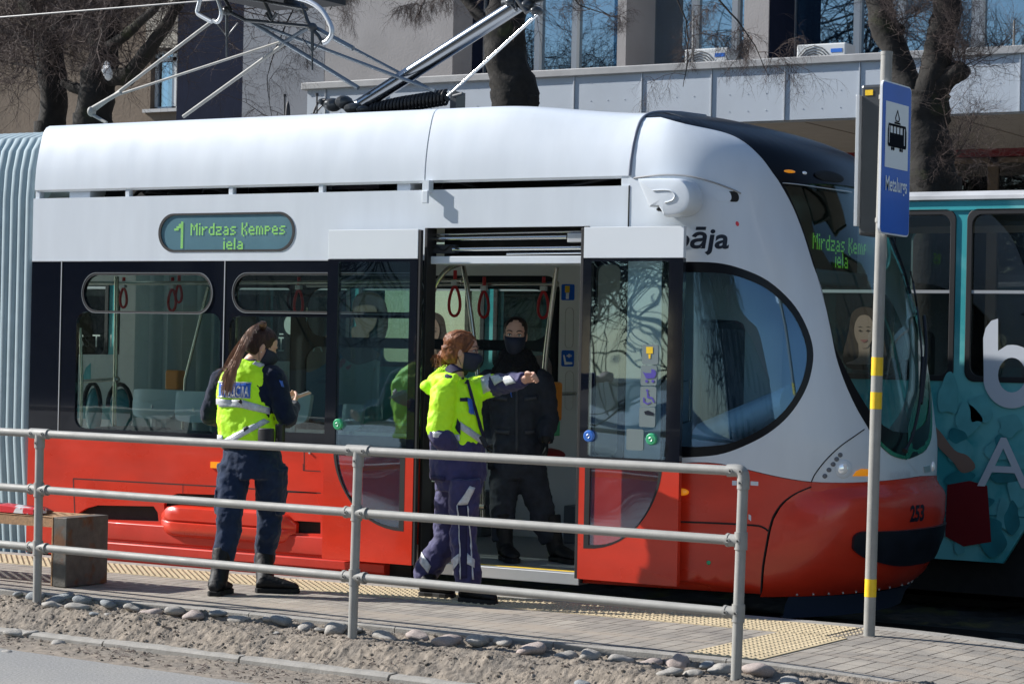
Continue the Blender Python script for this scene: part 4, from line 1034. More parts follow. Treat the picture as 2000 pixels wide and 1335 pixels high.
# door portal frame and lintel
for a in (XD0, XD1): g = MB(); g.box(a-.012, a+.012, YS-.02, YS+.09, .1, 2.30); put('door_portal', g, M['rubber'], TR, bevel=.004)
zl1 = S(900, 500)[1]; zl0 = S(900, 515)[1]
g = MB(); g.box(XD0+.012, XD1-.012, YS+.02, YS+.30, zl0, zl1); put('lintel', g, M['white'], TR, bevel=.004)
g = MB(); g.box(XD0, XD1, YS+.20, YS+.24, zl1, 2.33); put('door_engine_box', g, M['dark'], TR)
for (a, b), (c, d), r in (((825, 467), (1108, 463), .014), ((885, 487), (1136, 484), .013), ((825, 459), (1136, 452), .006), ((990, 496), (1136, 494), .006)):
    g = MB(); g.path([P(a, b, YS+.06), P(c, d, YS+.06)], r, n=14); put('door_guide_rod', g, M['chrome'], TR, smooth=50)
g = MB(); a = P(1108, 455, YS+.03); b = P(1136, 473, YS+.03); g.box(a.x, b.x, YS+.03, YS+.075, b.z, a.z); put('door_bracket', g, M['alu'], TR, bevel=.004); g = MB()
a = P(826, 478, YS+.03); b = P(885, 494, YS+.03); g.box(a.x, b.x, YS+.05, YS+.10, b.z, a.z); put('door_bracket', g, M['signbox'], TR, bevel=.004)
g = MB(); pts = [P(830+6*i, 487+4*math.sin(i*1.3)-i*.4, YS+.045) for i in range(12)]; g.path(pts, .006, n=6, sm=3); put('door_cable', g, M['rubber'], TR, smooth=60)
# ---- grab poles and rails
def pole(name, pts, Y, r=.0165, sm=0, mt='poleint', dy=None):
    L = [P(p[0], p[1], (p[2] if len(p) > 2 else Y)) for p in pts]; g = MB(); g.path(L, r, n=12, sm=sm); return put(name, g, M[mt], TR, smooth=60)
pole('grab_pole', [(905, 513), (873, 527), (850, 560), (834, 610), (829, 680), (827, 800), (826, 930), (828, 965), (838, 984), (860, 988), (900, 989), (947, 989)], 12.62, .0165, 5)
pole('grab_pole', [(903, 513), (912, 560), (924, 650), (936, 760), (942, 840), (943, 1010)], 12.95, .0165, 3)
pole('grab_pole', [(1087, 522), (1080, 580), (1066, 690), (1058, 800), (1056, 870), (1056, 1045)], 13.2, .0165, 3)
pole('grab_pole', [(829, 858), (870, 856)], 12.62, .014)
pole('grab_rail', [(600, 552), (905, 548)], 13.3, .0155); pole('grab_rail', [(600, 558), (1083, 555)], 13.75, .0155)
pole('grab_rail', [(150, 553), (600, 552)], 13.3, .0155)
pole('grab_pole', [(228, 540), (226, 700), (223, 838)], 13.1); pole('grab_pole', [(407, 560), (362, 740), (357, 838)], 13.4, .012)
pole('grab_pole', [(157, 640), (160, 742), (158, 838)], 13.0, .012); pole('grab_rail', [(157, 745), (228, 740)], 13.1, .014)
g = MB()
for (px, py, Y) in ((905, 548, 12.97), (1085, 554, 13.35), (943, 989, 12.95), (829, 858, 12.62), (228, 741, 13.1)):
    g.ell(P(px, py, Y), Vector((.026, 0, 0)), Vector((0, .026, 0)), Vector((0, 0, .026)), 12, 8)
put('pole_joint', g, M['poleint'], TR, smooth=80)
# glazed draught screen beside the door
g = MB(); q = [P(a, b, 12.64) for a, b in ((834, 600), (834, 980), (944, 985), (944, 880))]
g.add([q[0], q[1], q[2], q[3]], [(0, 1, 2, 3)]); 
g = MB(); a = P(832, 905, 12.7); b = P(940, 985, 12.7); g.box(a.x, b.x, 12.66, 12.675, b.z, a.z); put('draught_screen', g, M['grey'], TR)
g = MB(); a = P(815, 885, 12.9); b = P(846, 907, 12.9); g.box(a.x-.3, b.x, 12.9, 13.3, b.z, a.z+.0); put('seat_cushion', g, M['seatcloth'], TR, bevel=.02)
g = MB(); g.ell(P(1062, 888, 13.6), Vector((.13, 0, 0)), Vector((0, .2, 0)), Vector((0, 0, .05)), 16, 8); put('seat_cushion', g, M['seatcloth'], TR, smooth=60)
# straps
def strap(px, py, Y, h):
    t = P(px, py, Y); g = MB(); w_ = h*.19
    g.path([t+Vector((0, 0, .015)), t-Vector((0, 0, h*.32))], .013, n=8)
    L = [Vector((w_*math.sin(a)*(.55+.45*math.sin(a/2)**2), 0, -h*.32-h*.34*(1-math.cos(a)))) for a in [2*math.pi*k/20 for k in range(21)]]
    g.path([t+v for v in L], .0105, n=8); o = put('hanging_strap', g, M['strap'], TR, smooth=60)
    g = MB(); g.box(t.x-.022, t.x+.022, t.y-.016, t.y+.016, t.z-h*.30, t.z-h*.17); put('strap_clasp', g, M['alu'], o, bevel=.003)
for s_ in ((829, 540, 13.0, .32), (889, 532, 13.3, .30), (946, 545, 13.7, .27), (1062, 545, 13.75, .27), (584, 545, 13.3, .25), (242, 545, 13.7, .22), (337, 545, 13.5, .24), (350, 540, 13.9, .2)): strap(*s_)
# signs on the far wall
def sticker(a, b, c, d, Y, mt='blue', parent=TR): 
    g = MB(); (x0, z0), (x1, z1) = xz(a, d, Y), xz(c, b, Y); g.sheet(rrect(x0, z0, x1, z1, .012), [], fY(Y), .003); return put('notice_sticker', g, M[mt], parent)
YN = YI-.004
s1 = sticker(1096, 555, 1122, 586, YN); s2 = sticker(1096, 684, 1121, 715, YN)
g = MB(); g.box(*sorted((P(1104, 558, YN).x, P(1113, 558, YN).x)), YN-.003, YN, P(1104, 571, YN).z, P(1104, 558, YN).z); put('pictogram', g, M['yellow'], s1)
g = MB(); a = P(1108.5, 577, YN); g.box(a.x-.012, a.x+.012, YN-.003, YN, a.z-.025, a.z+.02); put('pictogram', g, M['signwhite'], s1)
g = MB()
for q in ([(1100, 693), (1103, 693), (1106, 706), (1118, 707), (1118, 711), (1103, 712)], [(1110, 691), (1114, 691), (1114, 698), (1110, 698)], [(1107, 693), (1117, 693), (1117, 696), (1107, 696)]): g.sheet([xz(a, b, YN) for a, b in q], [], lambda a, b, d: Vector((a, YN-.002, b)))
put('pictogram', g, M['signwhite'], s2)
for (a, b, c, d) in ((1103, 600, 1121, 680), (1103, 724, 1121, 800)):
    g = MB(); L = rrect(*xz(a, d, YN), *xz(c, b, YN), .04); cx = sum(p for p, q in L)/len(L); cz = sum(q for p, q in L)/len(L)
    g.sheet(L, [[((p-cx)*.92+cx, (q-cz)*.98+cz) for p, q in L]], lambda p, q, d_: Vector((p, YN-.004+d_, q)), .004); put('wall_moulding', g, M['ceil'], TR)
for a, c in ((1045, 1074), (1080, 1113)):
    g = MB(); q = [P(a, 518, 13.0), P(c-5, 518, 13.0), P(c, 531, 12.9), P(a+6, 531, 12.9)]
    x0 = P(a, 520, 14.0).x; g.box(x0, x0+.15, 13.6, 14.0, 2.322, 2.328); put('ceiling_notice', g, M['blue'], TR)
# ticket validator
g = MB(); a = P(1070, 745, 13.5); b = P(1088, 822, 13.5); g.box(a.x, b.x+.01, 13.42, 13.56, b.z, a.z); vd = put('ticket_validator', g, M['orange'], TR, bevel=.02)
g = MB(); g.box(a.x+.02, a.x+.055, 13.405, 13.42, a.z-.13, a.z-.07); put('card_reader', g, M['black'], vd)
g = MB(); g.box(a.x, b.x, 13.44, 13.54, P(1070, 850, 13.5).z, b.z); put('validator_base', g, M['greenbtn'], vd)
pole('grab_rail', [(1090, 769), (1125, 768)], 14.2, .012)
g = MB(); a = P(322, 722, 13.9); g.box(a.x, a.x+.13, 13.9, 14.0, P(322, 760, 13.9).z, a.z); put('ticket_validator', g, M['orange'], TR, bevel=.015)
# seats
def seat(a, b, c, d, Y, mt='seat', leg=True):
    x0, z0 = xz(a, d, Y); x1, z1 = xz(c, b, Y); g = MB(); w0 = (x1-x0)
    L = smoothpoly([(x0+w0*.1, z1), (x1-w0*.1, z1), (x1, z1-.02), (x1, z1-.07), (x1-w0*.05, z0+.03), (x1-w0*.3, z0), (x0+w0*.3, z0), (x0+w0*.05, z0+.03), (x0, z1-.07), (x0, z1-.02)], 3, True)
    g.sheet(L, [], lambda p, q, t: Vector((p, Y+t+.03*((p-(x0+x1)/2)/w0*2)**2+(q-z0)*.15, q)), .035, .05); s_ = put('seat_back', g, M[mt], TR, smooth=50)
    g = MB(); g.box(x0+w0*.05, x1-w0*.05, Y-.42, Y+.02, z0-.12, z0-.06); put('seat_pan', g, M['interior_low'], s_, bevel=.02)
    if leg: g = MB(); g.path([Vector(((x0+x1)/2, Y+.03, z0-.4)), Vector(((x0+x1)/2, Y+.03, z0+.1))], .02, n=10); put('seat_leg', g, M['alu'], s_)
seat(250, 762, 340, 815, 13.3); seat(333, 766, 420, 822, 13.1); seat(540, 770, 597, 826, 13.1); seat(660, 790, 700, 840, 13.6)
for (a, b, c, d) in ((160, 755, 200, 830), (205, 758, 262, 830)):
    g = MB(); c0 = P((a+c)/2, (b+d)/2, 14.0); r = (c-a)/230/2; 
    g.path([c0+Vector((r*math.cos(t), 0, .18*math.sin(t)+.0)) for t in [math.pi*k/10 for k in range(11)]], .018, n=8); o = put('seat_back', g, M['rubber'], TR, smooth=60)
    g = MB(); g.ell(c0-Vector((0, -.02, .05)), Vector((r*.95, 0, 0)), Vector((0, .04, 0)), Vector((0, 0, .2)), 16, 8); put('seat_cloth', g, M['tealdark'], o, smooth=60)
# ---- door leaves
def leaf(a, c, label, left):
    x0 = P(a, 450, YD).x; x1 = P(c, 450, YD).x; zt, zb = 2.287, .135; z1 = 2.098; zr = .845
    D = put('door_leaf', (lambda g: g)(mkframe(x0, x1, z1, zt, 'w')), M['whitedoor'], TR, bevel=.002, label=label)
    if left: gx0, gx1 = x0+.085, x1-.058
    else: gx0, gx1 = x0+.055, x1-.095
    gz0 = P(a, 868 if left else 890, YD).z; gz1 = z1-.02
    g = MB(); g.sheet([(x0, zr), (x1, zr), (x1, z1-.002), (x0, z1-.002)], [rrect(gx0, gz0, gx1, gz1, .012)], fY(YD), .035); put('glass_surround', g, M['black'], D)
    g = MB(); g.sheet(rrect(gx0, gz0, gx1, gz1, .012), [], fY(YD+.006), .004); put('door_glass', g, M['dglass'], D)
    # red part with the quarter round lower light
    if left:
        hx1 = x1-.065; hx0 = x0+.075; arc = [(hx1, zr+.03)]+[(hx0+(hx1-hx0)*(1-math.cos(t)), zr+.03-.50*math.sin(t)) for t in [math.pi/2*k/14 for k in range(15)]]
        arc = [(hx0, zr-.002)]+[(hx1-(hx1-hx0)*math.cos(math.pi/2*k/14)**.9, zr-.002-.495*math.sin(math.pi/2*k/14)**1.15) for k in range(1, 15)]+[(hx1, zr-.002)]
    else:
        hx0 = x0+.04; hx1 = x1-.115
        arc = [(hx1, zr-.002)]+[(hx0+(hx1-hx0)*math.cos(math.pi/2*k/14)**.9, zr-.002-.52*math.sin(math.pi/2*k/14)**1.15) for k in range(1, 15)]+[(hx0, zr-.002)]
    cx, cz = sum(p for p, q in arc)/len(arc), sum(q for p, q in arc)/len(arc)
    g = MB(); g.sheet([(x0, zb), (x1, zb), (x1, zr-.001)]+([(hx1, zr-.001)] if left else [(hx1, zr-.001)])+arc[1:-1][::-1 if left else 1]+[(hx0, zr-.001), (x0, zr-.001)], [], fY(YD), .035) 
    put('lower_door_panel', g, M['red'], D, bevel=0)
    inn = [((p-cx)*.89+cx, (q-cz)*.90+cz) for p, q in arc]
    g = MB(); g.sheet(arc, [inn], fY(YD-.001), .03); put('light_frame', g, M['rubber'], D)
    g = MB(); g.sheet(inn, [], fY(YD+.006), .004); put('lower_light', g, M['dglass'], D)
    g = MB(); e = x1 if left else x0; g.box(e, e+.022, YD+.002, YD+.03, zb, zt-.005) if left else g.box(e-.022, e, YD+.002, YD+.03, zb, zt-.005); put('edge_rubber', g, M['rubber'], D, bevel=.003)
    return D
def mkframe(x0, x1, z0, z1, k): g = MB(); g.box(x0, x1, YD, YD+.035, z0, z1); return g
def button(px, py, mt, D):
    c = P(px, py, YD); g = MB(); g.path([c-Vector((0, .002, 0)), c-Vector((0, .016, 0)), c-Vector((0, .022, 0))], [.036, .036, .030], n=28); g.path([c-Vector((0, .0221, 0)), c-Vector((0, .0228, 0))], .021, n=24); 
    o = put('door_button', g, M[mt], D, smooth=40); g = MB(); g.path([c-Vector((0, .0232, 0))+Vector((.011*math.cos(t), 0, .011*math.sin(t))) for t in [2*math.pi*k/16 for k in range(17)]], .0015, n=6); put('button_ring', g, M['alu'], o)
DL = leaf(642, 817, 'left door leaf slid open in front of the side wall', True); DR = leaf(1141, 1336, 'right door leaf slid open beside the cab', False)
button(662, 828, 'greenbtn', DL); button(1152, 851, 'bluebtn', DR); button(1274, 857, 'greenbtn', DR)
YSk = YD-.001
M['stick'] = mat('pale_sticker', (.17, .215, .22), .5); M['purple'] = mat('purple_ink', (.08, .06, .35), .5)
for (a, b, c, d) in ((1254, 673, 1286, 711), (1251, 714, 1283, 752), (1250, 755, 1282, 793), (1248, 795, 1280, 833), (1223, 838, 1257, 878)):
    o = sticker(a, b, c, d, YSk+.002, 'stick', DR)
def picto(polys, mt, Y, par):
    g = MB()
    for q in polys: g.sheet([xz(a, b, Y) for a, b in q], [], lambda p, r, d: Vector((p, Y, r)))
    put('pictogram', g, M[mt], par, recalc=False)
picto([[(1262, 677), (1275, 677), (1275, 690), (1262, 690)], [(1266, 691), (1271, 691), (1270, 700), (1267, 700)]], 'yellow', YSk, DR)
picto([[(1255, 725), (1260, 728), (1272, 728), (1272, 720), (1279, 722), (1282, 729), (1278, 738), (1262, 739)], circ(1263, 744, 3, 10), circ(1275, 744, 3, 10)], 'purple', YSk, DR)
picto([circ(1264, 762, 2.5, 10), [(1263, 765), (1266, 765), (1267, 774), (1274, 775), (1279, 785), (1276, 786), (1272, 778), (1264, 777)], [(1256, 776), (1259, 776), (1259, 783), (1265, 787), (1271, 784), (1272, 786), (1264, 790), (1256, 785)]], 'purple', YSk, DR)
picto([[(1258, 803), (1266, 801), (1277, 806), (1276, 811), (1268, 810), (1260, 809)]], 'logo', YSk, DR)

# ---- nose shell
rw = [(XSEAM_u, z) for XSEAM_u, z in [(XSEAM+6.5, .858)]]
low_edge = [(u_of_x(XSEAM, ZR), ZR)]+NL([(1330, 903), (1360, 902), (1400, 904), (1440, 911), (1480, 921), (1530, 932), (1585, 940), (1650, 942), (1700, 940)], 3)
low_edge = low_edge+[(low_edge[-1][0]+(UC-low_edge[-1][0])*k/5, low_edge[-1][1]+.004*k) for k in range(1, 6)]
wsn = [(1290, 229), (1335, 241), (1402, 255), (1434, 266), (1461, 283), (1488, 309), (1508, 336), (1524, 359), (1549, 405), (1570, 459), (1588, 517), (1604, 561), (1622, 642), (1633, 696), (1649, 744), (1671, 793), (1693, 831), (1712, 862), (1738, 887), (1762, 896)]
ws = NL(wsn, 3)
UM = 1.87
def um(z): t = min(1, max(0, (z-2.4)/.5)); return UM+(UC-UM)*t*t*(3-2*t)
def mirw(L): return [(2*um(z)-u, z) for u, z in L]
ws = [q for q in ws if q[0] < UM-.01]+[(UM, ws[-1][1]-.002)]
seam_top = xline(-6.60, ZT+.0, 3.134, 40)
# the seam follows the roof cover edge
zA = ws[0][1]; lft = [q for q in xline(XSEAM, ZR, 3.134, 60) if q[1] < zA-.004]
cab = NL([(1336, 511), (1400, 513), (1450, 525), (1500, 548), (1545, 588), (1573, 632), (1588, 680), (1585, 725), (1570, 768), (1540, 812), (1500, 846), (1450, 872), (1400, 888), (1336, 893)], 4)
cab = [(u_of_x(-6.40, cab[0][1]), cab[0][1])]+cab+[(u_of_x(-6.40, cab[-1][1]), cab[-1][1])]
tail = [(u_of_x(XSEAM, zA), zA)]; tt = [(ws[0][0]+(tail[0][0]-ws[0][0])*k/4, zA) for k in range(1, 5)]+lft[::-1]
shell = low_edge+ws[::-1]+tt
shell_far = mir(low_edge)+mirw(ws)[::-1]+mir(tt)
shell_far = [q for i, q in enumerate(shell_far) if i == 0 or (abs(q[0]-shell_far[i-1][0])+abs(q[1]-shell_far[i-1][1])) > 1e-4]
if abs(shell_far[0][0]-shell_far[-1][0])+abs(shell_far[0][1]-shell_far[-1][1]) < 1e-3: shell_far = shell_far[:-1]
shell = [q for i, q in enumerate(shell) if i == 0 or (abs(q[0]-shell[i-1][0])+abs(q[1]-shell[i-1][1])) > 1e-4]
if abs(shell[0][0]-shell[-1][0])+abs(shell[0][1]-shell[-1][1]) < 1e-3: shell = shell[:-1]
g = MB(); g.sheet(shell, [cab], NS, .03, .045); g.sheet(shell_far[::-1], [mir(cab)], NS, .03, .06)
NOSE = put('nose_shell', g, M['white'], TR, smooth=42)
# dark crown and frame round the windscreen
A = ws[0]; uA = u_of_x(XSEAM, A[1])
topL = [q for q in xline(XSEAM, A[1]+.006, 3.134, 60)]
zc = topL[-1][1]
ctr = [(UC, zc)]
frame_out = ws[:]                                  # near boundary, crown to bottom centre
near = [(uA+(A[0]-uA)*k/4, A[1]+.003) for k in range(0, 4)]+frame_out
half = near+[(UC, ws[-1][1]+(zc-ws[-1][1])*k/30) for k in range(1, 30)]+topL[::-1]
half = [q for i, q in enumerate(half) if i == 0 or (abs(q[0]-half[i-1][0])+abs(q[1]-half[i-1][1])) > 1e-4]
# whole front as one outline
full = near+mirw(near)[::-1][1:]+mir(topL)+topL[::-1][1:]
full = [q for i, q in enumerate(full) if i == 0 or (abs(q[0]-full[i-1][0])+abs(q[1]-full[i-1][1])) > 1e-4]
wgl = NL([(1532, 362), (1560, 425), (1582, 490), (1598, 545), (1618, 620), (1632, 680), (1652, 722), (1672, 760), (1695, 797), (1718, 825), (1742, 841)], 3)
wg_low = [(wgl[-1][0]+(UM-wgl[-1][0])*k/5, wgl[-1][1]-.012*math.sin(k/5*math.pi/2)) for k in range(1, 6)]
wg = wgl+wg_low; wgf = wg+mirw(wg)[::-1][1:]; ztop_g = wg[0][1]
wgf = wgf+[(wgf[-1][0]+(wg[0][0]-wgf[-1][0])*k/20, ztop_g+.035*math.sin(math.pi*k/20)) for k in range(1, 20)]
g = MB(); g.sheet(full, [wgf], lambda u, z, d: NS(u, z, d-.003), .03, .06); CR = put('windscreen_frame', g, M['frameblack'], TR, smooth=42)
g = MB(); g.sheet(wgf, [], lambda u, z, d: NS(u, z, d+.006), .006, .06); put('windscreen', g, M['wglass'], TR, smooth=60)
# green edge on the far and lower rim
fo = sorted([(z, u) for u, z in mirw(ws)]); gi_t = [(.90, 1.87), (1.02, 1.89), (1.08, 1.91), (1.15, 1.96), (1.3, 2.07), (1.54, 2.17), (1.8, 2.33), (2.03, 2.44), (2.2, 2.52)]
zz_ = [.905+1.3*k/30 for k in range(31)]
go = [(min(2.6, lerp(fo, z))-.01, z) for z in zz_]; gi = [(min(lerp(gi_t, z), o_[0]-.01), z+.02) for z, o_ in zip(zz_, go)]
g = MB(); nS = len(go); g.add([NS(*q, -.0065) for q in go]+[NS(*q, -.0065) for q in gi], [(i, i+1, nS+i+1, nS+i) for i in range(nS-1)])
bo_ = [q for q in ws if q[1] < 1.03]; g2_ = [(u+.01, z+.022) for u, z in bo_]; nS = len(bo_)
g.add([NS(*q, -.0065) for q in bo_]+[NS(*q, -.0065) for q in g2_], [(i, i+1, nS+i+1, nS+i) for i in range(nS-1)])
put('green_rim', g, M['green'], TR, smooth=60)
# cab side window
g = MB(); g.sheet(cab, [], lambda u, z, d: NS(u, z, d+.004), .005, .05); CW = put('cab_window', g, M['cglass'], TR, smooth=60)
cu = sum(a for a, b in cab)/len(cab); cz_ = sum(b for a, b in cab)/len(cab)
inn = [((a-cu)*.87+cu if a > cu else (a-cu)*.86+cu, (b-cz_)*.89+cz_) for a, b in cab]
g = MB(); g.sheet(cab, [inn], lambda u, z, d: NS(u, z, d+.001), .002, .05); put('window_frit', g, M['frameblack'], CW, smooth=60)
# inner door-pocket darkness behind the right leaf
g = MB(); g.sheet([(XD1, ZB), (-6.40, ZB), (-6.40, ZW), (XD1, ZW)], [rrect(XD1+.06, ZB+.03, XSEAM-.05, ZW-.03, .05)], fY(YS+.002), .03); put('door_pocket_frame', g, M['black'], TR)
# white strip above the pocket and red side below the cab
rp = [(XD1, ZR-.004)]+[(u_of_x(XD1, ZR), 0)][:0]
bn = NL([(1585, 950), (1556, 962), (1530, 980), (1512, 1004), (1503, 1030), (1497, 1060), (1489, 1110), (1486, 1158)], 3)
ub0 = u_of_x(XD1, .8)
re = [q for q in low_edge if q[0] < bn[0][0]]
redo = [(ub0, .02)]+[(ub0, ZR-.004)]+[(u_, z_-.004) for u_, z_ in re]+bn
redo.append((bn[-1][0]-.01, .10)); redo[0] = (ub0, .10)
g = MB(); g.sheet(redo[::-1], [], NS, .03, .06); put('cab_lower_panel', g, M['red'], TR, smooth=42)
# red stripe above the bumper
top_e = [q for q in low_edge if q[0] >= bn[0][0]-.02]
st = [(a, b-.002) for a, b in top_e]; st2 = [(a, b-.055) for a, b in top_e]
ss = st+[(2*UC-a, b) for a, b in st[::-1][1:]]; ss2 = st2+[(2*UC-a, b) for a, b in st2[::-1][1:]]
g = MB(); n_ = len(ss); g.add([NS(*q, -.004) for q in ss]+[NS(*q, -.006) for q in ss2]+[NS(*q, .05) for q in ss2], [(i, i+1, n_+i+1, n_+i) for i in range(n_-1)]+[(n_+i, n_+i+1, 2*n_+i+1, 2*n_+i) for i in range(n_-1)])
put('red_stripe', g, M['red'], TR, smooth=35)
# bumper
def bulge(z):
    return lerp([(0, .10), (.06, .05), (.10, .03), (.16, -.005), (.25, -.04), (.4, -.07), (.55, -.078), (.66, -.07), (.70, -.055), (.73, -.02), (.765, .0), (.79, .02)], z)
ub1 = bn[0][0]
def BS(u, z, d=0):
    e = min(1, max(0, (min(u, 2*UC-u)-bul_u(z))/.45)); e = e*e*(3-2*e); b = bulge(z)
    return NS(u, z, (b if b > 0 else b*e)*1.0+d)
bz_ = sorted([(z, u) for u, z in bn])
def bul_u(z): return lerp(bz_, z)
g = MB(); zs = [.07, .10, .13, .18, .25, .32, .4, .48, .55, .62, .66, .69, .71, .73, .75, .765, .785]
rows = []
for z in zs:
    a = bul_u(z)+.012; row = [BS(a+(2*UC-2*a)*k/70, z) for k in range(71)]; rows.append(row)
vs = [v for r in rows for v in r]; g.add(vs, [(j*71+i, j*71+i+1, (j+1)*71+i+1, (j+1)*71+i) for j in range(len(rows)-1) for i in range(70)])
BU = put('bumper', g, M['red'], TR, smooth=45)
g = MB(); zs = [.10+.02*k for k in range(34)]; rows = [[NS(u_, z, .055) for u_ in [bn[-1][0]-.1+(2*UC-2*bn[-1][0]+.2)*k/40 for k in range(41)]] for z in zs]
vs = [v for r in rows for v in r]; g.add(vs, [(j*41+i, j*41+i+1, (j+1)*41+i+1, (j+1)*41+i) for j in range(len(rows)-1) for i in range(40)]); put('bumper_backing', g, M['dark'], TR)
# pad
def BN(px, py):
    best = None
    for i in range(90):
        u = ub1-.2+(UC+.3-ub1+.2)*i/89
        for j in range(50):
            z = .15+.6*j/49; q = proj(BS(u, z)); e = (q[0]-px)**2+(q[1]-py)**2
            if best is None or e < best[0]: best = (e, u, z)
    return best[1], best[2]
pt = [BN(*q) for q in ((1663, 1060), (1668, 1046), (1682, 1039), (1705, 1037), (1760, 1033))]; pb_ = [BN(*q) for q in ((1667, 1073), (1684, 1086), (1705, 1094), (1740, 1102), (1770, 1101))]
pad = [(UC, pt[-1][1]+.0)]+pt[::-1]+pb_+[(UC, pb_[-1][1])]; pad = smoothpoly(pad, 3); pad = [q for q in pad if q[0] <= UC+1e-6]
padf = pad+mir(pad)[::-1][1:-1]
def cl(L):
    out = []
    for q in L:
        if not out or abs(q[0]-out[-1][0])+abs(q[1]-out[-1][1]) > 2e-3: out.append(q)
    return out
padf = cl(padf)
g = MB(); g.sheet(padf, [], lambda u, z, d: BS(u, z, -.022+d), .022, .05); put('bumper_pad', g, M['bumper'], BU, smooth=50)
g = MB(); rows = []
for z, o_ in ((.075, .03), (.02, .05), (-.06, .07), (-.065, .14)):
    a = bn[-1][0]+.22; rows.append([NS(a+(2*UC-2*a)*k/40, max(z, 0), o_)+Vector((0, 0, min(z, 0))) for k in range(41)])
vs = [v for r in rows for v in r]; g.add(vs, [(j*41+i, j*41+i+1, (j+1)*41+i+1, (j+1)*41+i) for j in range(3) for i in range(40)]); put('front_apron', g, M['apron'], TR, smooth=50)
g = MB()
for k in range(12):
    g = MB(); u_ = bn[-1][0]+.28+k*.13; c = BS(u_, .085); g.ell(c+NN(u_, .085)*.002, Vector((.008, 0, 0)), Vector((0, .008, 0)), Vector((0, 0, .008)), 8, 5); put('bumper_rivet', g, M['alu'], BU)
# fleet number, maker's lettering, town logo
bu, bz2 = BN(1777, 1017)
text('fleet_number', '253', .118, lambda a, b, d: BS(bu+a*1.0, bz2+b*1.12, -.003), M['logo'], BU, bold=.004, xs=.92)
ku, kz = N(1738, 934)
text('maker_lettering', 'KONČAR', .055, lambda a, b, d: NS(ku+a, kz+b, -.003), M['wrapwhite'], NOSE, bold=.001)
lu, lz = N(1236, 484)
LW = (N(1424, 478)[0]-lu)
vs_, _ = textmesh('Liepāja', .17, .25, .004); wtx = max(v.x for v in vs_)
text('town_logo', 'Liepāja', .17, lambda a, b, d: NS(lu+a*LW/wtx, lz+b, -.002), M['logo'], NOSE, shear=.25, bold=.004)
du, dz_ = N(1440, 437)
g = MB(); g.sheet(circ(du, dz_, .0145, 20), [], lambda u, z, d: NS(u, z, -.002)); put('logo_dot', g, M['reddot'], NOSE)
g = MB()
for q in ([(1430, 938), (1439, 938), (1439, 947), (1430, 947)], [(1442, 939), (1453, 939), (1453, 1004), (1442, 998)], [(1466, 939), (1481, 940), (1481, 948), (1466, 947)], [(1462, 1003), (1467, 1006), (1467, 1017), (1462, 1013)]):
    g.sheet([N(*p) for p in q], [], lambda u, z, d: NS(u, z, -.002))
put('white_emblem', g, M['wrapwhite'], NOSE, recalc=False)
# joints on the nose, raised as thin dark beads
def bead(name, pts, r=.004, mt='dark', off=-.001, sm=4, par=None):
    L = NL(pts, sm) if sm else pts; g = MB(); g.path([NS(u, z, off) for u, z in L], r, n=6); return put(name, g, M[mt], par or TR, smooth=60)
bead('panel_joint', [(1320, 1018), (1400, 1021), (1470, 1025), (1490, 1029), (1500, 1036)], .006)
bead('panel_joint', [(1688, 838), (1668, 852), (1640, 872), (1612, 899), (1592, 925), (1585, 940)], .0035)
bead('panel_joint', [(1820, 832)]*0+[(1585, 950), (1556, 962), (1530, 980), (1512, 1004), (1503, 1030), (1497, 1060), (1489, 1110), (1486, 1158)], .0045)
g = MB(); g.path([NS(u, z, -.0) for u, z in xline(XSEAM, ZR, ZG, 20)], .005, n=6); put('panel_joint', g, M['dark'], TR)
g = MB(); g.path([NS(u, z, -.002) for u, z in xline(XSEAM+.0, ZT, 3.134, 40)], .011, n=8); put('roof_seal', g, mat('seal_grey', (.16, .18, .23), .5), TR, smooth=60)
# roof gutter groove and flat dark patch painted for a recess's shade, cab side
bead('cab_groove', [(1238, 348), (1290, 342), (1345, 344), (1390, 355), (1425, 368), (1447, 378)], .006, 'capmetal')
cu_, cz2 = N(1433, 384)
g = MB(); g.sheet(rrect(cu_-.055, cz2-.032, cu_+.045, cz2+.032, .032, 8), [], lambda u, z, d: NS(u, z, -.0015)); put('vent_shade_patch', g, M['dark'], NOSE)
g = MB(); g.sheet(rrect(cu_-.17, cz2-.03, cu_-.02, cz2+.032, .03, 8), [], lambda u, z, d: NS(u, z, -.0028+.0)); put('vent_lip', g, M['white'], NOSE)
# rear-view camera pod
c = P(1300, 385, YS-.07)
g = MB(); prof_ = [P(a, b, YS-.12) for a, b in ((1247, 351), (1250, 349), (1265, 348), (1322, 348), (1340, 354), (1351, 370), (1354, 392), (1346, 411), (1327, 421), (1303, 423), (1301, 422), (1291, 406), (1288, 405), (1272, 404), (1269, 402), (1258, 377))]
pod = smoothpoly([(p.x, p.z) for p in prof_], 3, True)
cx = sum(a for a, b in pod)/len(pod); cz3 = sum(b for a, b in pod)/len(pod)
g.loft([[Vector(((a-cx)*s_+cx, YS+dy, (b-cz3)*s_+cz3)) for a, b in pod] for dy, s_ in ((.02, .96), (-.10, 1.0), (-.13, .98), (-.145, .92), (-.15, .8), (-.150, .01))])
PD = put('mirror_camera_pod', g, M['white'], TR, smooth=35)
g = MB(); g.path([P(a, b, YS-.153) for a, b in ((1275, 372), (1300, 371), (1312, 374), (1318, 382), (1313, 391), (1298, 396))], .004, n=6, sm=4); put('pod_groove', g, M['whitedoor'], PD, smooth=60)
g = MB(); q = P(1291, 409, YS-.10); g.ell(q, Vector((.03, 0, 0)), Vector((0, .03, 0)), Vector((0, 0, .014)), 12, 6); put('camera_lens', g, M['black'], PD, smooth=60)
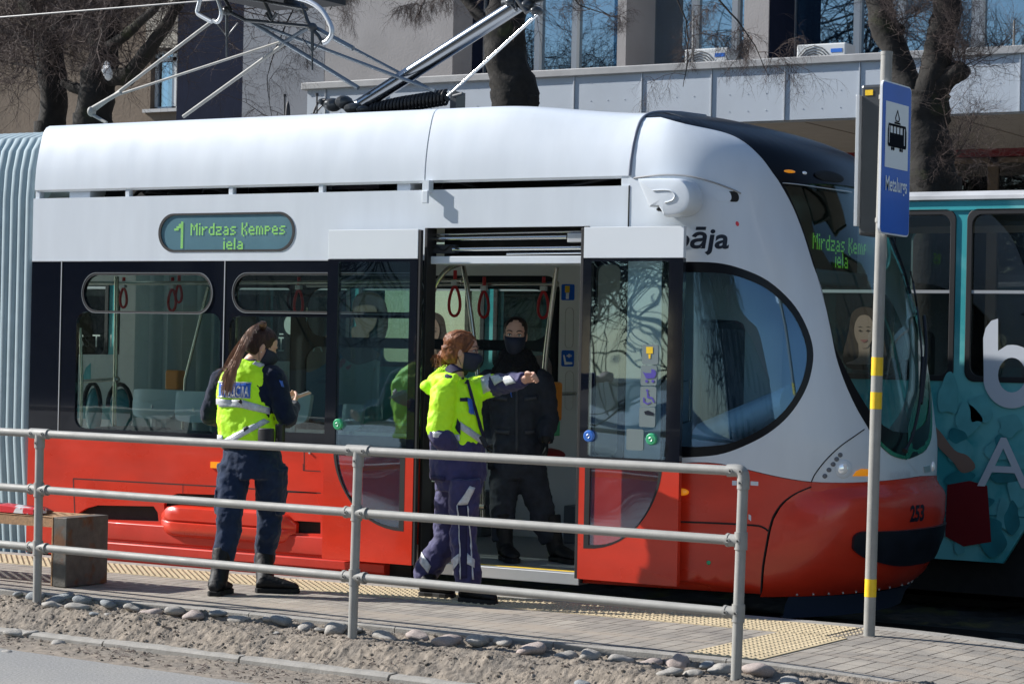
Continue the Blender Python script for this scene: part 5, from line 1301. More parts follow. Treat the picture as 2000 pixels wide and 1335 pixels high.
# lamps
def lens(name, px, py, ru, rz, mt, par=TR, off=-.004, dome=.012):
    u0, z0 = N(px, py); c = NS(u0, z0); n_ = NN(u0, z0); e1 = (NS(u0+.01, z0)-NS(u0-.01, z0)).normalized(); e2 = n_.cross(e1).normalized()
    g = MB(); g.ell(c+n_*off*-.2, e1*ru, e2*rz, n_*dome, 24, 10); return put(name, g, M[mt], par, smooth=80)
lens('headlight', 1646, 915, .038, .038, 'headlamp'); lens('headlight', 1822, 910, .03, .03, 'headlamp')
hb = lens('headlight_bezel', 1648, 915, .056, .056, 'white', dome=.007)
for (a, b) in ((1611, 929), (1619, 917), (1627, 906), (1634, 896), (1641, 888)): lens('bumper_dimple', a, b, .016, .014, 'dimple', NOSE, dome=.006)
g = MB(); g.sheet([N(*q) for q in ((1665, 929), (1672, 919), (1682, 915), (1712, 916), (1716, 929))], [], lambda u, z, d: NS(u, z, -.008+d), .01, .03); put('turn_indicator', g, M['amber'], TR)
g = MB(); g.sheet([N(*q) for q in ((1803, 911), (1815, 908), (1817, 920), (1805, 922))], [], lambda u, z, d: NS(u, z, -.004+d), .006); put('far_lamp', g, M['alu'], TR)
lens('side_indicator', 1332, 960, .045, .022, 'amber', dome=.03)
lens('roof_indicator', 1542, 335, .045, .012, 'amber', CR, off=.01, dome=.014); lens('roof_lamp', 1571, 338, .02, .012, 'headlamp', CR, off=.01, dome=.012)
lens('roof_vent', 1620, 345, .16, .04, 'dark', CR, dome=.008)
bead('crown_line', [(1528, 358), (1560, 361), (1600, 367), (1650, 374), (1662, 376)], .004, 'alu', -.006, par=CR)
lens('socket', 1384, 1098, .014, .014, 'greenbtn', dome=.01)
# wiper
g = MB(); L = NL([(1790, 622), (1794, 680), (1790, 740), (1784, 790)], 4); g.path([NS(u, z, -.05) for u, z in L], .012, n=8); L = NL([(1768, 520), (1782, 600), (1791, 690), (1788, 760)], 4); g.path([NS(u, z, -.03) for u, z in L], .007, n=6)
L = NL([(1790, 700), (1784, 780), (1770, 850), (1755, 880)], 3); g.path([NS(u, z, -.045) for u, z in L], [.010]*(len(L)-1)+[.02], n=8); put('wiper', g, M['rubber'], TR, smooth=60)
# front destination display, enlarged as an added dark blind behind the upper windscreen
zt = P(1600, 440, 13.2).z
g = MB(); g.box(-6.05, -6.0, YC-.86, YC+.86, 2.02, 2.72); fd = put('front_display_blind', g, M['ledfront'], TR)
fx2 = lambda a, b: Vector((-5.992, a, b)); yA = PX(1588, 462, -5.992); yB = PX(1704, 475, -5.992)
g = MB(); led(g, 'Mirdzas Kempes', fx2, yA.y, yA.z+.02, (yB.y-yA.y)/61, .0145); yI = PX(1632, 499, -5.992); led(g, 'iela', fx2, yI.y, yI.z+.02, (yB.y-yA.y)/61, .0145); put('led_text', g, M['ledf'], fd, recalc=False, merge=0)
# cab interior
g = MB(); g.box(-6.35, -5.72, YC-.72, YC+.72, .35, .98); CB = put('driver_console', g, M['signbox'], TR, bevel=.08)
g = MB(); pts = [(-5.62, .98), (-5.75, 1.12), (-6.0, 1.15), (-6.2, 1.02), (-6.2, .9), (-5.62, .9)]; g.prism(pts, lambda a, b, d: Vector((a, d, b)), YC-.62, YC+.62); put('dashboard', g, mat('dash_blue', (.22, .33, .36), .5), CB, bevel=.03)
g = MB(); rings = []
for t in range(8):
    a = t/7; rings.append([Vector((-6.3+.5*a, YS+.33+.18*a+.14*math.cos(q), 1.0+.24*a+.11*math.sin(q))) for q in [2*math.pi*k/12 for k in range(12)]])
g.loft(rings); put('dash_cowl', g, M['seat'], CB, smooth=60)
g = MB(); g.box(-6.62, -6.48, YC-.25, YC+.2, .9, 1.75); put('driver_seat', g, M['interior_low'], TR, bevel=.06)
g = MB(); g.box(-6.05, -5.85, YC-.7, YC+.7, 1.98, 2.08); put('sun_blind', g, M['interior_low'], TR, bevel=.02)
g = MB(); g.path([Vector((-6.33, YS+.08, 1.13)), Vector((-6.33, YS+.08, 1.35)), Vector((-6.26, YS+.08, 1.37)), Vector((-6.26, YS+.08, 1.12)), Vector((-6.33, YS+.08, 1.10))], .007, n=8); put('cab_handle', g, M['poleint'], TR)

# ---- pantograph and roof gear
YP = YC
PG = []
def rod(name, a, b, r, mt='galv', Ya=YP, Yb=None, n=14, par=TR): g = MB(); g.path([P(*a, Ya), P(*b, Yb or Ya)], r, n=n); return put(name, g, M[mt], par, smooth=50)
low_arm = rod('pantograph_lower_arm', (695, 212), (1015, 8), .055, 'armsteel'); rod('pantograph_link', (875, 188), (1050, 28), .011, 'chrome', YP-.05)
g = MB(); 
for a, b, rr in ((1000, 5, .05), (1030, 12, .055), (1048, 22, .04)): g.ell(P(a, b, YP-.02), Vector((rr, 0, 0)), Vector((0, .06, 0)), Vector((0, 0, rr*.8)), 12, 8)
g.path([P(985, 10, YP), P(1060, -10, YP)], .045, n=10); g.path([P(995, 8, YP-.06), P(1010, 22, YP-.06), P(1005, 5, YP-.06)], .006, n=6, sm=4)
g.path([P(1008, -5, YP-.06), P(1030, 25, YP-.06)], .02, n=8)
put('pantograph_knee', g, M['signbox'], TR, smooth=50)
g = MB(); s0 = P(724, 214, YP); s1 = P(872, 190, YP); g.path([s0, s1], .03, n=12)
dv = s1-s0; up = Vector((0, 0, 1)); side = Vector((0, 1, 0)); N_ = 21*16; L = []
for k in range(N_+1):
    t = k/N_; an = 2*math.pi*k/16; L.append(s0+dv*t+(up*math.cos(an)+side*math.sin(an))*.05*(.72+.28*min(1, t*2.5)))
g.path(L, .0105, n=6); put('pantograph_spring', g, M['rubber'], TR, smooth=60)
g = MB(); a = P(895, 200, YP); g.box(a.x-.03, a.x+.02, YP-.06, YP+.06, a.z-.18, a.z+.07); g.path([P(885, 188, YP-.07), P(903, 183, YP-.07)], .012, n=8)
for (px, py, rx, rz) in ((650, 205, .07, .05), (672, 200, .06, .05), (690, 212, .07, .04), (635, 200, .03, .03), (712, 215, .05, .03)): g.ell(P(px, py, YP-.05), Vector((rx, 0, 0)), Vector((0, .08, 0)), Vector((0, 0, rz)), 10, 7)
g.box(P(640, 210, YP).x, P(890, 200, YP).x, YP-.2, YP+.2, 3.12, 3.165); put('pantograph_base', g, M['signbox'], TR, smooth=35)
g = MB(); g.path([P(612, 222, YP-.1), P(622, 200, YP-.1), P(636, 195, YP-.1)], .008, n=6, sm=4); g.path([P(616, 222, YP-.1), P(628, 208, YP-.1), P(640, 202, YP-.1)], .006, n=6, sm=4); put('roof_lead', g, M['rubber'], TR)
for a, b, c, d, r in ((185, 215, 410, 45, .013), (228, 186, 548, 82, .010), (358, 228, 555, 86, .014), (485, 40, 700, 172, .016), (485, 40, 850, 178, .013), (610, 52, 690, 95, .018), (690, 95, 880, 195, .011), (480, 38, 605, 52, .010), (555, 84, 605, 52, .016)):
    rod('pantograph_upper_rod', (a, b), (c, d), r, 'galv' if c < 560 else 'rodgrey', YP-.1 if r > .012 else YP+.1)
g = MB(); g.path([P(a, b, YP-.12) for a, b in ((236, 180), (192, 205), (180, 212))], .017, n=10); g.ell(P(179, 218, YP-.12), Vector((.03, 0, 0)), Vector((0, .04, 0)), Vector((0, 0, .04)), 12, 8); g.path([P(a, b, YP-.12) for a, b in ((180, 224), (196, 233), (208, 240))], .013, n=8); put('pantograph_crank', g, M['galv'], TR, smooth=50)
# collector head with curved horns
def horn(pts, Y, r=.016, mt='alu'): g = MB(); g.path([P(a, b, Y) for a, b in pts], r, n=10, sm=5); return put('collector_horn', g, M[mt], TR, smooth=60)
horn([(393, -6), (387, 15), (386, 26), (397, 34), (414, 43)], YP-.45); horn([(424, -6), (432, 20), (431, 34), (425, 43), (416, 40)], YP-.3)
horn([(560, -8), (600, 2), (628, 20), (645, 48), (648, 66), (640, 80), (632, 84)], YP-.45, .018)
g = MB()
for q in ([(440, 20), (480, 40), (612, 53)], [(515, 0), (525, 22), (533, 40)], [(540, 26), (530, 42), (520, 26)], [(590, 8), (600, 40), (608, 54)], [(470, -5), (600, 18)], [(440, 0), (452, 22)], [(630, 85), (622, 70), (608, 56)]): g.path([P(a, b, YP-.15) for a, b in q], .014, n=8)
g.ell(P(443, 22, YP-.15), Vector((.04, 0, 0)), Vector((0, .04, 0)), Vector((0, 0, .035)), 10, 8); g.ell(P(610, 54, YP-.15), Vector((.035, 0, 0)), Vector((0, .04, 0)), Vector((0, 0, .035)), 10, 8)
g.path([P(560, 2, YP-.1), P(592, 18, YP-.1)], .035, n=10)
for a, b, c in ((443, 30, 112), (610, 60, 137)): g.path([P(a, b, YP-.2), P(a, (b+c)/2, YP-.2)], .012, n=8); g.path([P(a, (b+c)/2, YP-.2), P(a, c, YP-.2)], .007, n=8); g.path([P(a-20, b+15, YP-.2), P(a, b+42, YP-.2), P(a+22, b+15, YP-.2)], .006, n=6)
put('collector_head', g, M['signbox'], TR, smooth=50)
g = MB(); g.box(P(440, 0, YP).x, P(590, 0, YP).x, YP-.55, YP+.55, P(520, -14, YP).z, P(520, -4, YP).z); put('carbon_strip', g, M['rubber'], TR)
# aerials
for px, py0, py1, r in ((556, 226, 184, .007), (619, 222, 182, .006)):
    g = MB(); g.path([P(px, py0, 13.1), P(px, py1+5, 13.1)], r, n=8); g.path([P(px, py1+5, 13.1), P(px, py1, 13.1)], .012, n=8); put('aerial', g, M['rubber'], TR)
g = MB(); c = P(562, 214, 13.1); g.path([c-Vector((0, 0, .05)), c-Vector((0, 0, .01)), c+Vector((0, 0, .03)), c+Vector((0, 0, .06))], [.02, .018, .014, .003], n=12); put('aerial_dome', g, M['rubber'], TR, smooth=60)
# overhead wire
g = MB(); a = P(0, 34, YC); b = P(400, 2, YC); d = (b-a); g.path([a-d*6, b+d*5], .0062, n=8); put('overhead_wire', g, M['wire'], label='thin overhead contact wire crossing the top left corner', cat='wire')
# ================================================ TEAL TRAM ON THE FAR TRACK
YT = 15.2
T2 = thing('teal_tram', (-9, YT+1.1, -.2), 'older teal tram covered in printed advertising, standing behind the red one', 'tram')
def Q(px, py): return xz(px, py, YT)
fT = fY(YT)
xr = 2.0; xl = -20.0
ztp = Q(1800, 388)[1]-.02; zsk = Q(1900, 1095)[1]
wins = []
def twin(a, b, c, d): return rrect(*Q(a, d), *Q(c, b), .07, 6)
w1r = Q(1862, 420)[0]; w2l = Q(1897, 415)[0]; wz1 = Q(1897, 415)[1]; wz0 = Q(1897, 738)[1]; pitch = 1.15; gap = w2l-w1r
x = w2l
k = 0
while x < xr-.5: wins.append((x, x+pitch)); x += pitch+gap
x = w1r
while x > xl+1.2: wins.append((x-pitch, x)); x -= pitch+gap
g = MB(); kx, kz = Q(1959, 1100); k2 = Q(1998, 1010)
outer = [(xl, zsk), (kx, zsk), (k2[0]+.06, k2[1]), (xr, k2[1]), (xr, ztp), (xl, ztp)]
g.sheet(outer, [rrect(a, wz0, b, wz1, .07, 6) for a, b in wins], fT, .04)
BD = put('body_side', g, M['teal'], T2)
g = MB()
for yy in ((YT+2.16), ): g.sheet([(xl, zsk), (xr, zsk), (xr, ztp), (xl, ztp)], [rrect(a, wz0, b, wz1, .07, 6) for a, b in wins], fY(yy), .04)
put('body_side', g, M['teal'], T2)
g = MB(); pr = [(0, 0), (-.02, .01), (-.015, .035), (.05, .065), (.3, .09), (1.1, .11), (1.9, .09), (2.14, .06), (2.2, .0)]
g.loft([[Vector((x, YT+a, ztp+b)) for a, b in pr] for x in (xl, xr)]); put('roof', g, M['roofdirty'], T2, smooth=50)
g = MB(); g.box(xl, xr, YT-.012, YT, Q(1800, 418)[1]+.02, Q(1800, 418)[1]+.028); g.box(xl, xr, YT-.006, YT+.001, Q(1900, 1003)[1]-.006, Q(1900, 1003)[1]+.003); put('body_bead', g, M['tealdark'], T2)
g = MB(); g.box(xl, xr, YT+.1, YT+2.1, .35, .42); g.box(xl, xr, YT+.15, YT+2.05, -.1, .35); g.box(xl, xl+.1, YT, YT+2.2, 0, ztp); put('underframe', g, M['dark'], T2)
g = MB(); g.box(xl, xr, YT+.1, YT+2.1, ztp-.03, ztp); g.box(xl, xr, YT+1.2, YT+2.1, wz1+.0-.02, ztp); put('ceiling_lining', g, mat('beige_lining', (.33, .27, .16), .7), T2)
for a, b in wins:
    L = rrect(a, wz0, b, wz1, .07, 6); cx = (a+b)/2; cz = (wz0+wz1)/2; sx = 1+.05/(b-a)
    g = MB(); g.sheet([((p-cx)*(1+.05/(b-a))+cx, (q-cz)*(1+.05/(wz1-wz0))+cz) for p, q in L], [[((p-cx)*(1-.03/(b-a))+cx, (q-cz)*(1-.03/(wz1-wz0))+cz) for p, q in L]], fY(YT-.012), .02); fr = put('window', g, M['rubber'], T2, bevel=.004)
    zm = wz0+(wz1-wz0)*.52
    g = MB(); g.box(a+.01, b-.01, YT-.006, YT+.012, zm-.01, zm+.012); put('window_bar', g, M['alu'], fr)
    g = MB(); g.sheet(L, [], fY(YT+.012), .004); put('pane', g, M['tglass'], fr)
    g = MB(); g.box(a+.2, a+.65, YT+.5, YT+.55, wz0-.1, wz0+.12); put('seat_back', g, M['rubber'], T2, bevel=.03)
# ---- printed wrap
fW = lambda a, b, d: Vector((a, YT-.004, b))
def deco(name, polys, mt, dy=0., sm=0, hole=None):
    g = MB()
    for q in polys:
        L = [Q(*p) for p in q]
        if sm: L = smoothpoly(L, sm, True)
        g.sheet(L, [smoothpoly([Q(*p) for p in h], 3, True) for h in (hole or [])], lambda a, b, d: Vector((a, YT-.016-dy, b)))
    return put(name, g, M[mt], T2, recalc=False)
yb = -.003
# letters on the right
def arcp(cx, cy, rx, ry, a0, a1, n=20): return [(cx+rx*math.cos(math.radians(a0+(a1-a0)*k/n)), cy-ry*math.sin(math.radians(a0+(a1-a0)*k/n))) for k in range(n+1)]
bo = [(1951, 622)]+[(1951, 685)]+arcp(1978, 735, 56, 62, 100, -180, 26)[:-1]+[(1923, 735), (1922, 660), (1927, 640), (1938, 626)]
g = MB(); bi = [Q(*p) for p in circ(1978, 732, 27, 24, 34)]; L = [Q(*p) for p in bo]; g.sheet(L, [bi], lambda a, b, d: Vector((a, YT-.018, b))); put('printed_letter', g, M['wrapwhite'], T2, recalc=False)
def letter(s, px, py, hpx, mt='wrapwhite', xs_=1.0, bold=.0):
    x, z = Q(px, py); h = hpx/ (4479/ (P(px, py, YT)-EYE).length)/.70
    return text('printed_letter', s, h, lambda a, b, d: Vector((x+a, YT-.026, z+b)), M[mt], T2, xs=xs_, bold=bold)
letter('A', 1911, 948, 96, xs_=1.12)
# paler leaves and flowers in the print
R4 = random.Random(21); pl = []
def blob(cx, cy, rx, ry, n=9): 
    o = R4.random()*6; return [(cx+rx*(1+.3*R4.uniform(-1, 1))*math.cos(o+2*math.pi*k/n), cy+ry*(1+.3*R4.uniform(-1, 1))*math.sin(o+2*math.pi*k/n)) for k in range(n)]
for cx, cy, rx, ry in ((1855, 770, 22, 40), (1890, 815, 25, 30), (1915, 800, 22, 28), (1975, 830, 25, 20), (1870, 880, 26, 26), (1950, 880, 22, 22), (1990, 960, 20, 30), (1965, 1000, 22, 26), (1875, 1060, 10, 30), (1990, 900, 16, 20)):
    pl.append(blob(cx, cy, rx, ry))
for q in pl: deco('print_leaf', [q], 'teal2', 0, 4)
pl = [blob(cx, cy, rx, ry) for cx, cy, rx, ry in ((1940, 1045, 26, 40), (1870, 850, 20, 14), (1965, 930, 24, 14), (1900, 985, 40, 22), (1955, 860, 10, 14), (1880, 935, 30, 18), (1980, 1010, 14, 30))]
for q in pl: deco('print_shade', [q], 'tealdark', .0015, 4)
# hand with a red shopping bag
deco('printed_arm', [[(1822, 830), (1838, 842), (1866, 878), (1890, 888), (1905, 905), (1903, 917), (1880, 922), (1862, 900), (1832, 868)]], 'skinprint', .003, 4)
deco('printed_hand', [[(1870, 885), (1888, 890), (1904, 902), (1906, 914), (1896, 910), (1892, 920), (1886, 912), (1880, 921), (1872, 905)]], 'skinprint', .0045, 3)
deco('printed_bag', [[(1852, 946), (1896, 938), (1930, 948), (1938, 1057), (1884, 1066), (1848, 1046)]], 'redprint', .003)
# wording and pictures further left, seen through the windows of the red tram
M['printblue'] = mat('printed_blue', (.03, .14, .27), .5); M['printpale'] = mat('printed_pale', (.62, .66, .62), .5); M['printcream'] = mat('printed_cream', (.55, .60, .52), .5, col2=(.75, .15, .2), c2s=9, c2lo=.62, c2hi=.64)
for ch, px, py in (('S', 156, 677), ('T', 184, 677), ('I', 217, 677), ('Ī', 546, 686), ('B', 577, 686), ('A', 614, 686)): letter(ch, px, py, 24 if px < 300 else 27, 'printpale', .95, .0)
x0, z0 = Q(100, 745); x1, z1 = Q(238, 692); 
deco('print_panel', [[(120, 692), (238, 692), (238, 790), (120, 790)], [(470, 705), (600, 705), (600, 800), (470, 800)]], 'printpale')
deco('print_leaf', [[(163, 740), (170, 718), (180, 708), (180, 742)]], 'teal2', .0015)
deco('print_disc', [circ(573, 634, 16, 20, 20)], 'printpale', .0015)
deco('printed_dress', [[(600, 722), (640, 690), (690, 690), (690, 880), (590, 880)]], 'printblue', .0015)
deco('printed_arm', [[(592, 715), (600, 695), (640, 655), (662, 640), (660, 690), (610, 726)]], 'skinprint', .003, 3)
deco('printed_dress', [[(655, 705), (700, 690), (745, 705), (742, 790), (655, 790)]], 'printcream', .003)
deco('printed_neck', [[(690, 640), (722, 640), (724, 672), (745, 695), (700, 712), (668, 690), (690, 672)]], 'skinprint', .0045, 3)
deco('printed_hair', [[(690, 600), (700, 575), (730, 570), (755, 590), (760, 640), (742, 680), (735, 620), (700, 612), (688, 640)]], 'hairprint', .0015, 3)
deco('printed_face', [[(696, 600), (735, 598), (738, 630), (722, 650), (704, 645), (696, 625)]], 'skinprint', .006, 4)
def pface(cx, cy, s, hair=True):
    if hair: deco('printed_hair', [[(cx-s*1.0, cy-s*.2), (cx-s*.8, cy-s*1.3), (cx, cy-s*1.7), (cx+s*.9, cy-s*1.3), (cx+s*1.2, cy), (cx+s*1.5, cy+s*2.2), (cx+s*.6, cy+s*2.4), (cx-s*.9, cy+s*2.3), (cx-s*1.4, cy+s*1.6)]], 'hairprint', .0015, 4)
    deco('printed_neck', [[(cx-s*.35, cy+s*.5), (cx+s*.35, cy+s*.5), (cx+s*.4, cy+s*1.6), (cx+s*1.2, cy+s*2.0), (cx-s*1.2, cy+s*2.0), (cx-s*.4, cy+s*1.6)]], 'skinprint', .003, 3)
    deco('printed_face', [[(cx-s*.62, cy-s*.5), (cx-s*.3, cy-s*1.1), (cx+s*.3, cy-s*1.1), (cx+s*.62, cy-s*.5), (cx+s*.6, cy+s*.2), (cx+s*.3, cy+s*.85), (cx, cy+s), (cx-s*.3, cy+s*.85), (cx-s*.6, cy+s*.2)]], 'skinprint', .0045, 4)
    deco('printed_eyes', [[(cx-s*.4, cy-s*.15), (cx-s*.25, cy-s*.22), (cx-s*.1, cy-s*.13), (cx-s*.25, cy-s*.08)], [(cx+s*.4, cy-s*.15), (cx+s*.25, cy-s*.22), (cx+s*.1, cy-s*.13), (cx+s*.25, cy-s*.08)], [(cx-s*.45, cy-s*.36), (cx-s*.25, cy-s*.44), (cx-s*.08, cy-s*.36), (cx-s*.25, cy-s*.39)], [(cx+s*.45, cy-s*.36), (cx+s*.25, cy-s*.44), (cx+s*.08, cy-s*.36), (cx+s*.25, cy-s*.39)]], 'hairprint', .006)
    deco('printed_lips', [[(cx-s*.25, cy+s*.45), (cx, cy+s*.42), (cx+s*.25, cy+s*.45), (cx, cy+s*.62)]], 'lipprint', .006, 3)
pface(846, 650, 24); pface(1690, 650, 30)
deco('printed_dress', [[(1000, 700), (1090, 690), (1092, 800), (1000, 800)]], 'lipprint', .0015, 0)
# ================================================ PEOPLE
M['skin'] = mat('skin', (.56, .33, .245), .5, var=.06, vs=20, spec=.35); M['skin'].node_tree.nodes['Principled BSDF'].inputs['Subsurface Weight'].default_value = .12
M['skin'].node_tree.nodes['Principled BSDF'].inputs['Subsurface Radius'].default_value = (.02, .008, .005)
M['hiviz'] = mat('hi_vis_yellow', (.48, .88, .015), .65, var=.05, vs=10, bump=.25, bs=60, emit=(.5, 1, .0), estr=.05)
M['reflect'] = mat('reflective_tape', (.55, .57, .6), .35, .1, var=.15, vs=60)
M['navycloth'] = mat('navy_cloth', (.008, .014, .034), .9, spec=.15, var=.25, vs=20, bump=.35, bs=45, sheen=.15)
M['trouser'] = mat('dark_blue_trousers', (.014, .026, .058), .9, spec=.15, var=.2, vs=20, bump=.35, bs=45, sheen=.15)
M['purplecloth'] = mat('violet_navy_cloth', (.030, .028, .105), .75, var=.18, vs=18, bump=.35, bs=45, sheen=.15)
M['purpledark'] = mat('dark_navy_cloth', (.012, .011, .055), .8, var=.2, vs=18)
M['blackcloth'] = mat('black_cloth', (.016, .020, .031), .85, var=.3, vs=20, bump=.3, bs=45)
M['fur'] = mat('black_fur', (.004, .004, .006), .95, var=.4, vs=80, bump=1., bs=90)
M['boot'] = mat('black_boot', (.009, .009, .010), .62, spec=.3, var=.3, vs=25, bump=.2, bs=60)
M['sole'] = mat('boot_sole', (.006, .006, .006), .8)
M['mask'] = mat('face_mask', (.008, .014, .035), .7, bump=.15, bs=150)
M['eyewhite'] = mat('eye', (.7, .68, .66), .2); M['iris'] = mat('iris', (.03, .015, .01), .15); M['lash'] = mat('lash', (.015, .009, .007), .8)
M['phone'] = mat('phone', (.5, .5, .48), .45, 0)
def hairmat(n_, c, c2):
    q = mat(n_, c, .48, spec=.3, var=.2, vs=35, stretch=(1, 1, .25), col2=c2, c2s=40, c2lo=.4, c2hi=.65, bump=.6, bs=120); return q
M['hair_dark'] = hairmat('dark_brown_hair', (.028, .013, .010), (.06, .028, .02)); M['hair_pony'] = hairmat('brown_ponytail', (.34, .20, .13), (.2, .11, .07))
M['hair_auburn'] = hairmat('auburn_hair', (.24, .085, .03), (.11, .038, .015)); M['hair_black'] = hairmat('black_hair', (.012, .007, .007), (.025, .014, .012))
M['badgeblue'] = mat('police_panel', (.03, .12, .5), .4, var=.1, vs=30, coat=.2)
Z = Vector((0, 0, 1))
def frame(fw, tilt=0, roll=0):
    f = Vector(fw).normalized(); r = f.cross(Z).normalized(); u = r.cross(f).normalized()
    if tilt: f, u = (f*math.cos(tilt)-u*math.sin(tilt), u*math.cos(tilt)+f*math.sin(tilt))      # tilt > 0 looks down
    if roll: r, u = (r*math.cos(roll)+u*math.sin(roll), u*math.cos(roll)-r*math.sin(roll))
    return r, f, u
HP = [(-.118, .020, .070, -.035), (-.112, .034, .082, -.01), (-.098, .044, .088, .02), (-.075, .054, .089, .045), (-.05, .061, .089, .06), (-.02, .067, .088, .08), (.01, .071, .086, .094), (.04, .073, .084, .100), (.065, .070, .078, .096), (.09, .058, .062, .078), (.108, .038, .040, .050), (.117, .012, .013, .016)]
def headrings(c, R_, sc=1., s2=1., off=Vector((0, 0, 0)), rows=HP, a0=0, a1=360, n=28):
    r, f, u = R_; out = []
    for z, w_, fr, bk in rows:
        ring = []
        for k in range(n):
            t = math.radians(a0+(a1-a0)*k/(n if a1-a0 == 360 else n-1)); cs, sn = math.sin(t), math.cos(t)
            e = 2.3; rad = (abs(cs)**e+abs(sn)**e)**(-1/e); x = cs*w_*rad; y = sn*(fr if sn > 0 else bk)*rad
            ring.append(c+off+(r*x*s2+f*y*s2+u*z)*sc)
        out.append(ring)
    return out
def head(g, c, R_, sc=.97):
    r, f, u = R_; g.loft(headrings(c, R_, sc))
    L = lambda x, y, z: c+(r*x+f*y+u*z)*sc
    g.path([L(0, .080, .018), L(0, .095, -.008), L(0, .108, -.03), L(0, .092, -.04)], [.008, .010, .0135, .009], n=10, sm=3)      # nose
    for s_ in (-1, 1):
        g.ell(L(s_*.011, .092, -.034), r*.009, f*.009, u*.007, 8, 6)
        g.ell(L(s_*.073, -.004, -.008), r*.008, f*.016-u*.002, u*.030, 12, 8)         # ears
        g.path([L(s_*.014, .083, .032), L(s_*.034, .082, .035), L(s_*.052, .066, .028)], .0075, n=8, sm=3)   # brow ridge
        g.ell(L(s_*.036, .068, -.028), r*.02, f*.016, u*.018, 10, 6)
    g.ell(L(0, .082, -.066), r*.022, f*.010, u*.005, 10, 6); g.ell(L(0, .080, -.076), r*.019, f*.010, u*.006, 10, 6)
    g.ell(L(0, .070, -.104), r*.02, f*.018, u*.014, 10, 6)
def eyes(c, R_, par, sc=.97):
    r, f, u = R_; L = lambda x, y, z: c+(r*x+f*y+u*z)*sc
    for s_ in (-1, 1):
        e = L(s_*.032, .0745, .012); g = MB(); g.ell(e, r*.0145, f*.010, u*.0078, 16, 10); o = put('eye', g, M['eyewhite'], par, smooth=80)
        g = MB(); g.ell(e+f*.0062, r*.0058, f*.005, u*.006, 14, 8); put('iris', g, M['iris'], o, smooth=80)
        g = MB(); g.path([L(s_*.017, .084, .013), L(s_*.025, .0865, .0205), L(s_*.036, .084, .0215), L(s_*.049, .074, .014)], [.0012, .002, .002, .001], n=6, sm=3); put('eyelid', g, M['lash'], par)
        g = MB(); g.path([L(s_*.014, .090, .034), L(s_*.028, .0905, .042), L(s_*.044, .083, .041), L(s_*.055, .069, .033)], [.0028, .0036, .003, .001], n=6, sm=3); put('eyebrow', g, M['lash'], par)
def maskmesh(c, R_, par, mt='mask', sc=.97, loops=True):
    r, f, u = R_; rows = [(-.122, .030, .078, 0), (-.112, .045, .096, 0), (-.095, .056, .104, 0), (-.07, .063, .114, 0), (-.048, .068, .123, 0), (-.025, .072, .125, 0), (-.010, .073, .112, 0), (.0, .072, .100, 0)]
    g = MB(); A_ = headrings(c, R_, sc, 1.03, rows=rows, a0=-78, a1=78, n=22); n = 22
    vs = [v for q in A_ for v in q]; g.add(vs, [(a*n+i, a*n+i+1, (a+1)*n+i+1, (a+1)*n+i) for a in range(len(A_)-1) for i in range(n-1)])
    o = put('face_mask', g, M[mt], par, smooth=70, recalc=True); m_ = o.modifiers.new('t', 'SOLIDIFY'); m_.thickness = .003
    L = lambda x, y, z: c+(r*x+f*y+u*z)*sc; g = MB()
    for s_ in (-1, 1): g.path([L(s_*.068, .02, -.012), L(s_*.074, .0, .02), L(s_*.074, -.018, .015), L(s_*.070, -.015, -.03), L(s_*.062, .012, -.085)], .0018, n=6, sm=4)
    put('mask_loop', g, M[mt], o); return o
def fingers(g, w_, d, pn, curl=1., sc=1., side=1, spread=.0):
    """hand rooted at wrist w_, direction d, palm normal pn (fingers curl towards pn), thumb on +side of d x pn"""
    d = d.normalized(); pn = (pn-d*pn.dot(d)).normalized(); s = d.cross(pn).normalized()*side
    g.loft([[w_+d*x*sc+(s*math.cos(a)*wx+pn*math.sin(a)*wt)*sc for a in [2*math.pi*k/12 for k in range(12)]] for x, wx, wt in ((-.01, .024, .019), (.02, .033, .016), (.055, .040, .015), (.082, .041, .0125), (.092, .036, .009))])
    for k, (o_, l, r_) in enumerate(((.030, .070, .0085), (.010, .078, .0088), (-.011, .072, .0084), (-.030, .056, .0075))):
        p = w_+(d*.080+s*o_)*sc; a = 0; dd = (d+s*o_*spread*6).normalized(); pts = [p-dd*.01*sc, p]
        for q, fr in enumerate((.45, .30, .25)):
            a = curl*(.55, .95, .7)[q]*(1+.08*k); dd = (dd*math.cos(a)+pn*math.sin(a)).normalized() if q == 0 else (dd*math.cos(a)+dd.cross(s).normalized()*(1 if dd.cross(s).dot(pn) > 0 or True else -1)*0+((pn*dd.dot(d)-d*dd.dot(pn)))*math.sin(a)).normalized()
            pts.append(pts[-1]+dd*l*fr*sc)
        g.path(pts, [r_*sc, r_*sc, r_*.98*sc, r_*.9*sc, r_*.72*sc], n=8, sm=3)
    t = w_+(d*.025+s*.030)*sc; g.path([t-s*.012*sc, t+(d*.018+s*.016+pn*.008)*sc, t+(d*.045+s*.022+pn*.022)*sc, t+(d*.066+s*.014+pn*.032)*sc], [.013*sc, .0125*sc, .0105*sc, .008*sc], n=8, sm=3)
def remesh(o, vox, disp=0, size=.1, smooth=2, sub=0):
    m_ = o.modifiers.new('skin', 'REMESH'); m_.mode = 'VOXEL'; m_.voxel_size = vox; m_.use_smooth_shade = True
    if smooth: s_ = o.modifiers.new('sm', 'SMOOTH'); s_.iterations = smooth; s_.factor = .5
    if disp:
        tx = bpy.data.textures.new('folds', 'CLOUDS'); tx.noise_scale = size; tx.noise_depth = 3
        d = o.modifiers.new('folds', 'DISPLACE'); d.texture = tx; d.strength = disp; d.mid_level = .5; d.texture_coords = 'GLOBAL'
